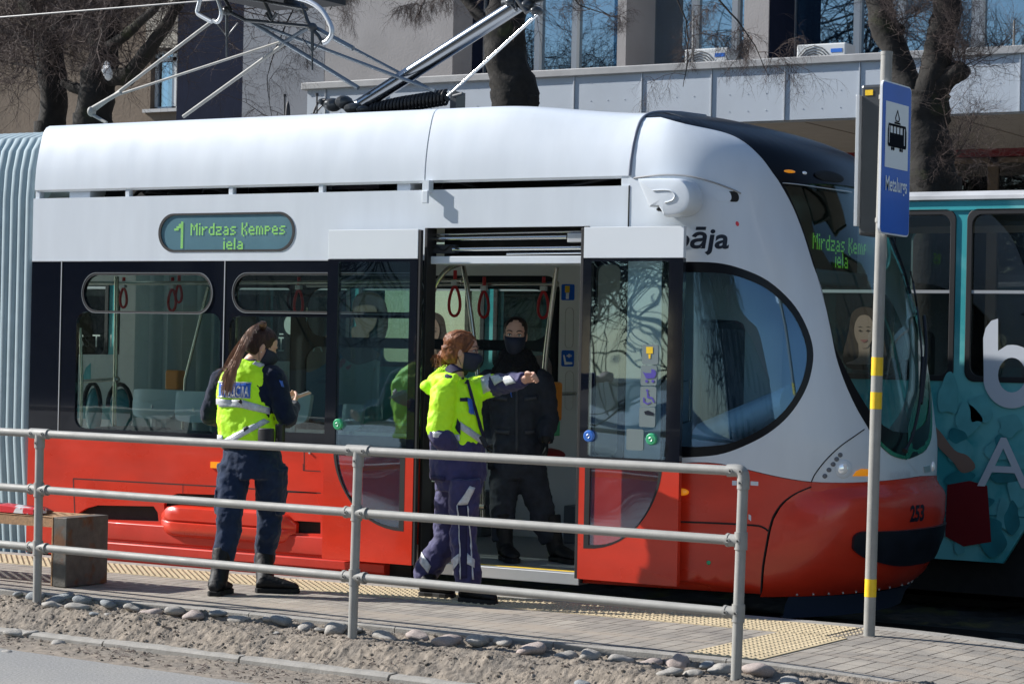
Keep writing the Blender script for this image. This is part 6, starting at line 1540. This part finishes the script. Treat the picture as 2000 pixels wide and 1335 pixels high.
def ering(c, r, f, a, b, n=26, e=2.3, tilt=0):
    out = []
    for k in range(n):
        t = 2*math.pi*k/n; cs, sn = math.cos(t), math.sin(t); rad = (abs(cs)**e+abs(sn)**e)**(-1/e); out.append(c+r*a*cs*rad+f*b*sn*rad+Z*tilt*cs)
    return out
def folds(g, pts, r_, n=16, amp=.05, fr=3, seed=0, sm=6):
    """cloth tube with creases running round it"""
    b0 = len(g.v); g.path(pts, r_, n=n, sm=sm)
def boot(g, heel, toe, ank, top, w_=.048, fh=.075, n=16):
    d = (toe-heel); L = d.length; d.normalize(); s = d.cross(Z).normalized(); z0 = heel.z+.024
    rows = []
    for t, hw_, hh in ((0, .55, .5), (.03, .78, .75), (.15, .88, 1.05), (.3, .84, 1.15), (.5, .92, .98), (.68, 1.04, .78), (.82, 1.0, .64), (.93, .78, .52), (1., .35, .3)):
        c = heel+d*L*t; c.z = z0; rows.append([c+s*w_*hw_*math.cos(a)+Z*(fh*hh*(.5+.5*math.sin(a)) if True else 0) for a in [2*math.pi*k/n for k in range(n)]])
    g.loft(rows)
    b = heel+d*L*.22; g.path([Vector((b.x, b.y, z0+.03)), Vector((b.x, b.y, z0+.09)).lerp(ank, .5), top], [.058, .056, .063], n=n, sm=4)
def sole(g, heel, toe, w_=.050):
    d = (toe-heel); L = d.length; d.normalize(); s = d.cross(Z).normalized(); pl = []
    for t, k in ((-.015, .5), (.05, .85), (.2, .9), (.45, .8), (.68, 1.05), (.85, 1.0), (.96, .7), (1.02, .3)): pl.append((t, k))
    o = [heel+d*L*t+s*w_*k for t, k in pl]+[heel+d*L*t-s*w_*k for t, k in pl[::-1]]
    a = [Vector((p.x, p.y, heel.z+.001)) for p in o]; b = [Vector((p.x, p.y, heel.z+.03)) for p in o]; g.loft([a, b])
def bvh(o):
    dg = bpy.context.evaluated_depsgraph_get(); return BVHTree.FromObject(o, dg)
def decal(name, tree_, quad, mt, par, nx=8, ny=4, off=.004, th=.0, curve=0):
    """a cloth strip laid on a garment: bilinear patch of measured points dropped onto the surface"""
    g = MB(); vs = []; ok = []
    for j in range(ny+1):
        for i in range(nx+1):
            u, v = i/nx, j/ny
            px = (quad[0][0]*(1-u)+quad[1][0]*u)*(1-v)+(quad[3][0]*(1-u)+quad[2][0]*u)*v; py = (quad[0][1]*(1-u)+quad[1][1]*u)*(1-v)+(quad[3][1]*(1-u)+quad[2][1]*u)*v
            d = ray(px, py).normalized(); h, n_, _, _ = tree_.ray_cast(EYE, d, 30)
            if h is None: vs.append(EYE); ok.append(False)
            else: 
                if n_.dot(d) > 0: n_ = -n_
                vs.append(h+n_*off); ok.append(True)
    fs = []
    for j in range(ny):
        for i in range(nx):
            q = (j*(nx+1)+i, j*(nx+1)+i+1, (j+1)*(nx+1)+i+1, (j+1)*(nx+1)+i)
            if all(ok[k] for k in q) and max((vs[a]-vs[b]).length for a in q for b in q) < .12: fs.append(q)
    best = []; left = set(range(len(fs)))
    while left:
        st = [left.pop()]; comp = []
        while st:
            k = st.pop(); comp.append(k)
            for o_ in [t for t in left if len(set(fs[t]) & set(fs[k])) > 1]: left.discard(o_); st.append(o_)
        if len(comp) > len(best): best = comp
    fs = [fs[k] for k in best]; used = sorted({i for f in fs for i in f}); rm = {a: b for b, a in enumerate(used)}
    vs = [vs[i] for i in used]; fs = [tuple(rm[i] for i in f) for f in fs]
    g.add(vs, fs); bmv = put(name, g, M[mt], par, smooth=60, recalc=False)
    m_ = bmv.modifiers.new('t', 'SOLIDIFY'); m_.thickness = .002; return bmv
def tdecal(name, tree_, s, px0, py0, px1, py1, h, mt, par, off=.006, bold=.0, sl=0.):
    """lettering laid on a garment from px0..px1"""
    vs, fs = textmesh(s, 1.0, 0, bold); mx = max(v.x for v in vs); g = MB(); out = []; good = True
    for v in vs:
        t = v.x/mx; px = px0+(px1-px0)*t; py = py0+(py1-py0)*t-v.y*h; d = ray(px, py).normalized(); hh, n_, _, _ = tree_.ray_cast(EYE, d, 30)
        if hh is None: hh = EYE+d*13.7; n_ = -d
        if n_.dot(d) > 0: n_ = -n_
        out.append(hh+n_*off)
    g.add(out, fs); return put(name, g, M[mt], par, recalc=False, merge=0)

def person(label, base):
    return None
# -------------------------------------------------------------- officer with the yellow vest, seen from behind
def officer_vest():
    F_ = Vector((-.18, .98, 0)).normalized(); Rr = F_.cross(Z)
    hc = P(512, 677, 11.33); HR = frame((.66, .62, 0), .42)
    pel = P(492, 905, 11.3); wst = P(490, 845, 11.3); chest = P(486, 765, 11.3); shl = P(484, 716, 11.29); nk = P(494, 704, 11.3)
    lh, lk, la = P(458, 915, 11.26), P(448, 1015, 11.14), P(434, 1118, 11.10); rh, rk, ra = P(530, 915, 11.34), P(526, 1015, 11.42), P(515, 1118, 11.47)
    lheel, ltoe = G(416, 1164), G(446, 1158); rheel, rtoe = G(500, 1156), G(570, 1153)
    ltoe = lheel+Vector((-.07, .24, 0)); rtoe = rheel+Vector((.23, .13, 0))
    lsh, lel, lwr = P(434, 742, 11.27), P(409, 808, 11.29), P(430, 822, 11.50); rsh, rel, rwr = P(535, 738, 11.33), P(560, 816, 11.36), P(574, 790, 11.62)
    g = MB(); head(g, hc, HR); g.path([hc-Z*.06-F_*.01, nk, shl-Z*.02], [.05, .052, .06], n=14, sm=3)
    for a, b, c in ((pel, .15, .10), (wst, .125, .085), (chest, .15, .10), (shl, .12, .07)): pass
    g.loft([ering(pel-Z*.06, Rr, F_, .15, .11), ering(wst, Rr, F_, .12, .085), ering(chest, Rr, F_, .15, .1), ering(shl, Rr, F_, .11, .06)])
    for s_, e, w_ in ((lsh, lel, lwr), (rsh, rel, rwr)): g.path([s_, e, w_], [.045, .038, .026], n=12, sm=3)
    for h_, k, a, hl in ((lh, lk, la, lheel), (rh, rk, ra, rheel)): g.path([h_, k, k.lerp(a, .75)], [.08, .055, .036], n=12, sm=3)
    dr = (P(578, 772, 11.72)-rwr); fingers(g, rwr, dr, Vector((-.6, .2, .5)), .75, .92, side=1)
    fingers(g, lwr, Vector((.3, .8, .1)), Vector((.5, 0, .6)), .6, .92, side=-1)
    B_ = put('person', g, M['skin'], None, smooth=80, label='woman in a yellow police vest and dark trousers, seen from behind, looking at a phone', cat='person'); remesh(B_, .0055, smooth=2)
    # jacket under the vest
    g = MB(); tor = [(P(491, 872, 11.3), .175, .125), (wst, .148, .11), (P(487, 800, 11.3), .158, .118), (chest, .172, .122), (P(485, 735, 11.3), .165, .105), (P(486, 718, 11.29), .11, .08), (nk+Z*.01, .058, .058)]
    g.loft([ering(c, Rr, F_, a, b) for c, a, b in tor])
    for s_, e, w_ in ((lsh, lel, lwr), (rsh, rel, rwr)):
        dw = (w_-e); g.path([s_+(chest-s_)*.25+Z*.02, s_, s_.lerp(e, .5), e, e+dw*.45, e+dw*.93], [.062, .076, .068, .060, .054, .043], n=16, sm=5)
    j = put('jacket', g, M['navycloth'], B_, smooth=80); remesh(j, .009, .020, .055, 2)
    # vest
    g = MB(); vt = [(P(489, 868, 11.3), .212, .165, .0), (P(488, 850, 11.3), .195, .155, 0), (P(482, 815, 11.3), .182, .148, 0), (P(479, 780, 11.3), .178, .146, 0), (P(479, 750, 11.3), .166, .140, 0), (P(481, 728, 11.29), .150, .118, .0), (P(484, 713, 11.29), .118, .09, .0), (nk+Z*.0, .070, .070, 0)]
    g.loft([ering(c, Rr, F_, a, b, e=2.6) for c, a, b, t in vt])
    v = put('hi_vis_vest', g, M['hiviz'], B_, smooth=80); remesh(v, .010, .036, .075, 2)
    # trousers
    g = MB(); g.loft([ering(pel-Z*.09, Rr, F_, .165, .135), ering(pel-Z*.03, Rr, F_, .195, .15), ering(pel+Z*.05, Rr, F_, .185, .14), ering(wst+Z*.0, Rr, F_, .15, .115)])
    for h_, k, a, sx in ((lh, lk, la, -1), (rh, rk, ra, 1)):
        a2 = Vector((a.x, a.y, .155)); g.path([h_+Z*.02, h_.lerp(k, .35), k+Z*.05, k-Z*.05, k.lerp(a2, .5), a2+Z*.02, a2], [.105, .100, .081, .078, .072, .062, .050], n=18, sm=5)
        sd_ = (Rr*sx); c = h_.lerp(k, .62)+sd_*.075; g.loft([ering(c+Z*q, F_, sd_, w1, .02) for q, w1 in ((-.085, .05), (-.06, .066), (.06, .07), (.085, .06))])
    t = put('trousers', g, M['trouser'], B_, smooth=80); remesh(t, .009, .026, .055, 2)
    for hl, to, a in ((lheel, ltoe, la), (rheel, rtoe, ra)):
        g = MB(); top = Vector((a.x, a.y, .27)); boot(g, hl, to, Vector((a.x, a.y, .14)), top); b = put('boot', g, M['boot'], B_, smooth=70); remesh(b, .007, .006, .03, 1)
        g = MB(); sole(g, hl, to); put('boot_sole', g, M['sole'], b, bevel=.004)
    # belt kit
    g = MB(); c = P(520, 852, 11.17); g.loft([ering(c+Z*q, Rr, F_, w1, .03) for q, w1 in ((-.075, .035), (-.05, .052), (.03, .055), (.05, .05))]); c = P(547, 850, 11.25); g.loft([ering(c+Z*q, Rr, F_, .03, .03) for q in (-.08, .07)]); g.loft([ering(P(490, 868, 11.3)+Z*q, Rr, F_, .185, .135) for q in (-.03, .03)])
    put('duty_belt', g, M['rubber'], B_, smooth=60, bevel=.004)
    # hair: cap drawn back into a high ponytail
    r, f, u = HR; g = MB(); g.loft(headrings(hc, HR, .97, 1.10, off=(-f*.016+u*.012), rows=[q for q in HP if q[0] > -.03])); rows = [(-.07, .05, .0, .075), (-.045, .062, .01, .09), (-.02, .070, .02, .10), (.02, .074, .03, .106)]
    g.loft(headrings(hc, HR, .97, 1.05, off=(-f*.014), rows=rows))
    hr = put('hair', g, M['hair_dark'], B_, smooth=80); remesh(hr, .006, .006, .02, 1)
    g = MB(); R5 = random.Random(4); root = P(514, 634, 11.27)
    def pp(px, py, Y, s_): return P(px+R5.gauss(0, s_), py+R5.gauss(0, s_*.4), Y+R5.gauss(0, .008))
    for k in range(520):
        s_ = R5.random(); a = root+Vector((R5.gauss(0, .008), R5.gauss(0, .01), R5.gauss(0, .006))); end = 735+R5.uniform(-35, 28)
        w1 = max(-1.4, min(1.4, R5.gauss(0, .75)))
        pts = [a, P(501+w1*2, 633+abs(w1), 11.20), P(483+w1*4, 655+w1*2, 11.16), P(468+w1*6, 690, 11.13+.01*R5.gauss(0, 1)), P(453+w1*7.5, 722, 11.10+.01*R5.gauss(0, 1)), P(444+w1*(7+R5.uniform(-2, 3)), end+12, 11.09)]
        g.path(pts, [.0018, .0022, .0024, .0022, .0018, .0007], n=4, sm=4)
    for k in range(30):
        w1 = R5.gauss(0, 1); pts = [root, P(490, 640, 11.2), P(465+w1*6, 680, 11.13), P(446+w1*7, 715, 11.11), P(432+w1*9, 735+R5.uniform(-15, 20), 11.10)]; g.path(pts, [.001]*5, n=3, sm=4)
    put('ponytail', g, [M['hair_pony']], hr, smooth=70, merge=0); g = MB(); g.path([root-Vector((.02, 0, 0)), root+Vector((.01, .01, -.005))], .026, n=12); put('hair_tie', g, M['hair_dark'], hr, smooth=60)
    maskmesh(hc, HR, B_); L = lambda x, y, z: hc+(r*x+f*y+u*z)*.97
    g = MB(); g.ell(L(.079, .002, -.035), r*.003, f*.003, u*.003, 8, 5); put('earring', g, M['signwhite'], B_)
    g = MB(); c = rwr+dr.normalized()*.10; dd = Vector((.75, .35, .32)).normalized(); n2 = dd.cross(Vector((0, 1, 0))).normalized(); s2 = dd.cross(n2)
    g.add([c+dd*a+s2*b+n2*d for d in (-.004, .004) for a, b in ((-.03, -.035), (.10, -.035), (.10, .035), (-.03, .035))], [(0, 1, 2, 3), (7, 6, 5, 4), (0, 4, 5, 1), (1, 5, 6, 2), (2, 6, 7, 3), (3, 7, 4, 0)])
    put('smartphone', g, M['phone'], None, bevel=.002, label='slim smartphone held up in the right hand of the woman in the police vest', cat='phone')
    bpy.context.view_layer.update(); T_ = bvh(v)
    decal('police_panel', T_, [(430, 747), (490, 748), (489, 777), (429, 775)], 'badgeblue', v, 12, 5, .006); decal('panel_edge', T_, [(428, 745), (491, 746), (491, 749), (428, 748)], 'reflect', v, 12, 1, .006); decal('panel_edge', T_, [(427, 773), (490, 775), (490, 778), (427, 776)], 'reflect', v, 12, 1, .006)
    tdecal('police_lettering', T_, 'POLICIJA', 433, 772, 487, 773, 26, 'reflect', v, .012, .018)
    for q in ([(424, 778), (474, 781), (474, 796), (424, 794)], [(472, 780), (526, 796), (526, 810), (472, 796)], [(438, 858), (515, 817), (526, 824), (450, 866)], [(417, 848), (436, 850), (436, 862), (416, 860)], [(498, 706), (518, 712), (508, 718), (492, 712)]): decal('reflective_band', T_, q, 'reflect', v, 10, 3, .006)
    for q in ([(470, 779), (474, 783), (473, 789), (465, 783)], [(475, 836), (484, 831), (486, 837), (477, 843)]): decal('black_loop', T_, q, 'rubber', v, 3, 2, .009)
    g = MB(); c = P(548, 738, 11.26); 
    T2_ = bvh(j); decal('shoulder_patch', T2_, [(545, 742), (551, 744), (554, 756), (549, 754)], 'badgeblue', j, 4, 4, .004)
    return B_
officer_vest()
# -------------------------------------------------------------- woman pointing
def pointing():
    F_ = Vector((.98, -.10, 0)).normalized(); Rr = F_.cross(Z); HR = frame((.93, .30, 0), .10)
    hc = P(905, 686, 11.810); nk = P(890, 728, 11.800); shl = P(893, 742, 11.800); chest = P(893, 782, 11.800); wst = P(893, 840, 11.800); pel = P(896, 925, 11.800)
    nsh, nel, nwr = P(868, 768, 11.630), P(858, 838, 11.600), P(905, 884, 11.780); fsh, fel, fwr = P(925, 762, 11.960), P(975, 750, 11.900), P(1026, 741, 11.810)
    bh, bk, ba = P(885, 940, 11.880), P(872, 1040, 11.910), P(834, 1128, 11.880); fh_, fk, fa = P(908, 940, 11.720), P(905, 1042, 11.740), P(915, 1132, 11.740)
    bheel, btoe = G(822, 1163), G(862, 1160); fheel, ftoe = G(900, 1174), G(966, 1172); btoe = bheel+Vector((.23, .02, 0)); ftoe = fheel+Vector((.26, -.02, 0))
    g = MB(); head(g, hc, HR); g.path([hc-Z*.06-F_*.02, nk, shl-Z*.03], [.048, .050, .06], n=14, sm=3)
    g.loft([ering(pel, Rr, F_, .14, .11), ering(wst, Rr, F_, .12, .085), ering(chest, Rr, F_, .14, .1), ering(shl, Rr, F_, .09, .06)])
    g.path([nsh, nel, nwr], [.045, .038, .028], n=12, sm=3); g.path([fsh, fel, fwr], [.045, .038, .027], n=12, sm=3)
    for h_, k, a in ((bh, bk, ba), (fh_, fk, fa)): g.path([h_, k, k.lerp(a, .75)], [.08, .055, .036], n=12, sm=3)
    fingers(g, fwr, (P(1050, 733, 11.800)-fwr), Vector((.1, -.75, -.5)), 1.15, .92, side=-1); fingers(g, nwr, Vector((-.2, .9, -.3)), Vector((.5, 0, .3)), .5, .85)
    B_ = put('person', g, M['skin'], None, smooth=80, label='woman in a yellow and navy work jacket pointing into the open tram door', cat='person'); remesh(B_, .0055, smooth=2)
    # jacket: yellow upper part
    g = MB(); up_ = [(P(893, 868, 11.800), .150, .160), (P(893, 846, 11.800), .148, .158), (wst+Z*.05, .146, .150), (P(893, 805, 11.800), .150, .148), (chest, .155, .142), (P(893, 757, 11.800), .140, .118), (P(892, 743, 11.800), .095, .085), (P(892, 735, 11.800), .062, .062)]
    g.loft([ering(c, Rr, F_, a, b) for c, a, b in up_])
    g.path([nsh+(chest-nsh)*.3, nsh, nsh.lerp(nel, .5), nel+Z*.0, nel+(nwr-nel)*.25-Z*.01], [.07, .085, .083, .080, .072], n=16, sm=5)
    g.path([fsh+(chest-fsh)*.3, fsh, fsh.lerp(fel, .55), fsh.lerp(fel, .85)], [.07, .080, .072, .068], n=16, sm=5)
    # hood lying on the back, raised collar
    hb = P(858, 752, 11.810); g.path([P(893, 722, 11.900), P(868, 728, 11.930), hb+Vector((-.02, 0, .0)), P(866, 742, 11.700), P(893, 736, 11.680)], [.026, .05, .062, .045, .026], n=12, sm=5)
    g.ell(P(852, 754, 11.810), F_*.075, Rr*.12, Z*.055, 18, 12)
    j = put('hi_vis_jacket', g, M['hiviz'], B_, smooth=80); remesh(j, .009, .030, .07, 2)
    g = MB(); lw = [(P(895, 938, 11.800), .165, .160), (P(895, 925, 11.800), .172, .166), (P(894, 890, 11.800), .166, .166), (P(893, 858, 11.800), .152, .160)]
    g.loft([ering(c, Rr, F_, a, b) for c, a, b in lw])
    g.path([nel+Z*.01-Vector((0, 0, .03)), nel-Z*.06+F_*.03, nwr-F_*.02], [.074, .070, .058], n=16, sm=4)
    lo = put('jacket_skirt', g, M['purplecloth'], B_, smooth=80); remesh(lo, .009, .022, .055, 2)
    g = MB(); g.path([fsh.lerp(fel, .8), fel, fel.lerp(fwr, .5), fel.lerp(fwr, .97)], [.070, .066, .058, .044], n=16, sm=5); sv = put('sleeve', g, M['purplecloth'], B_, smooth=80); remesh(sv, .008, .022, .05, 2)
    g = MB(); g.path([P(888, 716, 11.810), P(893, 732, 11.800)], [.060, .07], n=16); g.path([P(862, 731, 11.720), P(874, 736, 11.670), P(888, 738, 11.670)], [.012, .022, .012], n=8, sm=4); put('jacket_lining', g, M['purpledark'], B_, smooth=60)
    # trousers
    g = MB(); g.loft([ering(pel-Z*.10, Rr, F_, .14, .125), ering(pel-Z*.03, Rr, F_, .158, .140), ering(pel+Z*.05, Rr, F_, .15, .13)])
    for h_, k, a, q in ((bh, bk, ba, 1), (fh_, fk, fa, 0)):
        a2 = Vector((a.x, a.y, .10)); g.path([h_+Z*.02, h_.lerp(k, .4), k+Z*.05, k-Z*.05, k.lerp(a2, .5), a2+Z*.05, a2], [.100, .096, .082, .082, .086, .080, .078], n=18, sm=5)
    t = put('work_trousers', g, M['purplecloth'], B_, smooth=80); remesh(t, .009, .028, .055, 2)
    for hl, to, a in ((bheel, btoe, ba), (fheel, ftoe, fa)):
        g = MB(); boot(g, hl, to, Vector((a.x, a.y, .10)), Vector((a.x, a.y, .15)), .052, .085); b = put('shoe', g, M['boot'], B_, smooth=70); remesh(b, .007, .004, .03, 1); g = MB(); sole(g, hl, to, .054); put('shoe_sole', g, M['sole'], b, bevel=.004)
    r, f, u = HR; g = MB(); g.loft(headrings(hc, HR, .97, 1.15, off=(-f*.020+u*.016), rows=[q for q in HP if q[0] > -.03])); rows = [(-.085, .045, -.01, .07), (-.06, .062, .0, .095), (-.03, .072, .01, .108), (.02, .078, .02, .112)]
    g.loft(headrings(hc, HR, .97, 1.1, off=(-f*.018), rows=rows)); L = lambda x, y, z: hc+(r*x+f*y+u*z)*.97
    g.ell(P(868, 697, 11.810), f*.045, r*.05, u*.045, 16, 12)
    g.path([L(.05, .07, .075), L(.072, .055, .04), L(.078, .03, .0)], [.012, .014, .006], n=8, sm=3)
    hr = put('hair', g, M['hair_auburn'], B_, smooth=80); remesh(hr, .006, .012, .022, 1)
    g = MB(); R5 = random.Random(8); bc_ = P(866, 700, 11.810)
    for k in range(170):
        a = R5.uniform(0, 6.28); e = R5.uniform(-1, 1); q = bc_+(f*math.cos(a)*.046+r*math.sin(a)*.05)*math.sqrt(1-e*e)+u*e*.045; d = Vector((R5.gauss(-.3, .5), R5.gauss(0, .5), R5.gauss(-.5, .5))).normalized(); 
        g.path([q, q+d*.015+(q-bc_)*.15, q+d*.04+Vector((0, 0, -.01))], [.002, .0016, .0007], n=3, sm=3)
    for k in range(150):      # long strands combed back over the cap
        x = R5.uniform(-.07, .085); z = R5.uniform(.0, .11); a = L(x*.9, .045-z*.1, .04+z*.75); b = L(x*1.08, -.03, .05+z*.65); c = L(x*.8, -.105, .0+z*.3); g.path([a, b, c, bc_+u*R5.uniform(-.02, .03)], [.0016]*4, n=3, sm=4)
    put('loose_strands', g, M['hair_auburn'], hr, merge=0)
    maskmesh(hc, HR, B_); eyes(hc, HR, B_)
    g = MB(); g.path([L(.075, -.01, .01), L(.070, .075, .012)], .0016, n=6); pts = [L(.034+.024*math.cos(t), .100, .008+.018*math.sin(t)) for t in [2*math.pi*k/16 for k in range(17)]]; g.path(pts, .0014, n=6); g.path([L(.058, .1, .01), L(.071, .072, .012)], .0014, n=6)
    g.path([L(-.034+.024*math.cos(t), .100, .008+.018*math.sin(t)) for t in [2*math.pi*k/16 for k in range(17)]], .0014, n=6); put('spectacles', g, M['rubber'], B_)
    bpy.context.view_layer.update(); T_ = bvh(j); TL_ = bvh(lo); TT = bvh(t); TS = bvh(sv)
    for q in ([(846, 842), (898, 848), (899, 861), (847, 856)], [(898, 822), (945, 857), (945, 871), (898, 838)], [(940, 738), (962, 729), (966, 757), (945, 768)]): decal('reflective_band', T_, q, 'reflect', j, 10, 3, .007)
    tdecal('band_lettering', T_, 'SEGURA', 852, 855, 893, 858, 9, 'purpledark', j, .012)  if False else None
    for q in ([(958, 735), (975, 733), (985, 742), (968, 752)], [(980, 737), (997, 734), (1009, 746), (990, 752)]): decal('reflective_band', TS, q, 'reflect', sv, 6, 3, .008)
    decal('zip_flap', T_, [(906, 735), (911, 734), (947, 862), (941, 862)], 'purpledark', j, 3, 14, .009)
    decal('chest_label', T_, [(897, 777), (914, 777), (914, 784), (898, 784)], 'purpledark', j, 4, 2, .009); decal('radio_holder', T_, [(910, 778), (918, 780), (924, 812), (914, 805)], 'badgeblue', j, 3, 6, .016)
    decal('dark_gusset', T_, [(893, 815), (899, 826), (900, 850), (890, 836)], 'purpledark', j, 3, 5, .009)
    for q in ((902, 741), (908, 750)): decal('press_stud', T_, [(q[0]-2, q[1]-2), (q[0]+2, q[1]-2), (q[0]+2, q[1]+2), (q[0]-2, q[1]+2)], 'rubber', j, 2, 2, .012)
    decal('hem_tab', TL_, [(843, 927), (870, 930), (870, 938), (843, 936)], 'purpledark', lo, 5, 2, .006)
    for q in ([(917, 948), (927, 952), (913, 984), (893, 986)], [(825, 1078), (842, 1104), (836, 1118), (821, 1098)], [(883, 1092), (897, 1080), (897, 1098), (884, 1116)], [(912, 1080), (926, 1092), (926, 1108), (912, 1100)]): decal('reflective_patch', TT, q, 'reflect', t, 6, 5, .006)
    decal('side_panel', TT, [(895, 986), (912, 984), (912, 1128), (897, 1128)], 'purpledark', t, 4, 16, .005)
    for a, b in ((894, 899), (912, 921)): decal('white_piping', TT, [(a, 986), (a+2, 986), (b+3, 1130), (b+1, 1130)], 'reflect', t, 1, 18, .009)
    g = MB(); g.path([P(946, 868, 11.730), P(962, 882, 11.730)], .006, n=8); g.path([P(940, 852, 11.720), P(950, 872, 11.720)], .016, n=8); put('pen', g, M['rubber'], B_)
pointing()
# -------------------------------------------------------------- officer in black inside the door
def inside_officer():
    F_ = Vector((.50, -.86, 0)).normalized(); Rr = F_.cross(Z); HR = frame((.42, -.90, 0), .12, .03); fz_ = .152
    hc = P(1007, 655, 12.86); nk = P(1008, 700, 12.9); shl = P(1010, 722, 12.92); chest = P(1010, 775, 12.92); wst = P(1010, 840, 12.92); pel = P(1010, 905, 12.92)
    ash, ael, awr = P(955, 745, 12.85), P(950, 820, 12.9), P(965, 878, 12.8); bsh, bel, bwr = P(1058, 745, 12.95), P(1072, 815, 12.97), P(1066, 862, 12.85)
    lh, lk, la = P(988, 915, 12.88), P(982, 1010, 12.86), P(980, 1078, 12.84); rh, rk, ra = P(1034, 915, 12.95), P(1058, 1005, 12.97), P(1075, 1075, 13.0)
    lheel = Vector((la.x-.0, la.y+.03, fz_)); rheel = Vector((ra.x, ra.y+.03, fz_)); ltoe = lheel+Vector((.20, -.20, 0)); rtoe = rheel+Vector((.25, -.12, 0))
    g = MB(); head(g, hc, HR); g.path([hc-Z*.06-F_*.01, nk, shl-Z*.03], [.052, .055, .06], n=14, sm=3)
    g.loft([ering(pel, Rr, F_, .15, .11), ering(wst, Rr, F_, .13, .09), ering(chest, Rr, F_, .16, .11), ering(shl, Rr, F_, .11, .06)])
    for s_, e, w_ in ((ash, ael, awr), (bsh, bel, bwr)): g.path([s_, e, w_], [.045, .038, .028], n=12, sm=3); 
    for h_, k, a in ((lh, lk, la), (rh, rk, ra)): g.path([h_, k, k.lerp(a, .7)], [.08, .055, .036], n=12, sm=3)
    B_ = put('person', g, M['skin'], None, smooth=80, label='woman in black uniform with fur collar and navy mask standing inside the open door', cat='person'); remesh(B_, .005, smooth=1)
    for w_, sx, si in ((bwr, -.5, -1), (awr, .5, 1)): g = MB(); fingers(g, w_, Vector((.0, -.1, -1)), Vector((sx, -.6, 0)), .55, 1.0, side=si); g.path([w_+Z*.04, w_], [.036, .03], n=12); gl = put('glove', g, M['boot'], B_, smooth=70); remesh(gl, .006, 0, .1, 1)
    g = MB(); tor = [(P(1010, 888, 12.92), .175, .155), (P(1010, 870, 12.92), .182, .160), (wst, .172, .150), (P(1010, 800, 12.92), .178, .155), (chest, .195, .155), (P(1010, 745, 12.92), .195, .13), (P(1010, 726, 12.92), .14, .10), (nk, .08, .075)]
    g.loft([ering(c, Rr, F_, a, b) for c, a, b in tor])
    for s_, e, w_ in ((ash, ael, awr), (bsh, bel, bwr)): g.path([s_+(chest-s_)*.3+Z*.02, s_, s_.lerp(e, .5), e, e.lerp(w_, .5), e.lerp(w_, .95)], [.075, .084, .074, .066, .060, .050], n=16, sm=5)
    j = put('winter_jacket', g, M['blackcloth'], B_, smooth=80); remesh(j, .010, .030, .07, 2)
    g = MB(); g.loft([ering(P(1009, y_, 12.90), Rr, F_, a, b) for y_, a, b in ((742, .15, .13), (728, .165, .145), (706, .135, .125), (688, .105, .105), (682, .085, .09))]); fu = put('fur_collar', g, M['fur'], B_, smooth=80); remesh(fu, .010, .035, .03, 0)
    g = MB(); g.loft([ering(pel-Z*.10, Rr, F_, .15, .125), ering(pel-Z*.03, Rr, F_, .175, .140), ering(pel+Z*.06, Rr, F_, .17, .13)])
    for h_, k, a in ((lh, lk, la), (rh, rk, ra)):
        a2 = Vector((a.x, a.y, fz_+.12)); g.path([h_+Z*.02, h_.lerp(k, .4), k+Z*.04, k-Z*.05, k.lerp(a2, .6), a2], [.105, .10, .084, .078, .072, .066], n=18, sm=5)
    t = put('trousers', g, M['blackcloth'], B_, smooth=80); remesh(t, .010, .026, .06, 2)
    for hl, to, a in ((lheel, ltoe, la), (rheel, rtoe, ra)):
        g = MB(); boot(g, hl, to, Vector((a.x, a.y, fz_+.12)), Vector((a.x, a.y, fz_+.30)), .055, .08); b = put('boot', g, M['boot'], B_, smooth=70); remesh(b, .008, .004, .03, 1); g = MB(); sole(g, hl, to, .052); put('boot_sole', g, M['sole'], b, bevel=.004)
    r, f, u = HR; g = MB(); g.loft(headrings(hc, HR, .97, 1.10, off=(-f*.016+u*.008), rows=[q for q in HP if q[0] > -.03])); rows = [(-.085, .045, -.02, .07), (-.06, .058, -.01, .09), (-.03, .068, -.0, .10), (.02, .073, .01, .104)]
    g.loft(headrings(hc, HR, .97, 1.04, off=(-f*.02), rows=rows)); hr = put('hair', g, M['hair_black'], B_, smooth=80); remesh(hr, .006, .004, .02, 1)
    maskmesh(hc, HR, B_); eyes(hc, HR, B_)
    M['seam'] = mat('dull_seam', (.03, .034, .045), .6); M['gapdark'] = mat('fold_dark', (.002, .002, .003), .9)
    bpy.context.view_layer.update(); T_ = bvh(j)
    for q in ([(1006, 742), (1011, 742), (1012, 882), (1007, 882)],): decal('zip_flap', T_, q, 'seam', j, 2, 18, .006)
    for q in ([(962, 772), (992, 776), (991, 783), (962, 779)], [(1024, 776), (1050, 772), (1050, 779), (1024, 783)], [(968, 838), (996, 840), (995, 848), (968, 846)], [(1024, 840), (1046, 838), (1046, 846), (1024, 848)]): decal('pocket_flap', T_, q, 'seam', j, 5, 2, .007)
    decal('pen', T_, [(997, 764), (999, 764), (1000, 776), (998, 776)], 'badgeblue', j, 1, 4, .010)
    decal('press_stud', T_, [(948, 734), (952, 734), (952, 738), (948, 738)], 'alu', j, 2, 2, .008)
inside_officer()
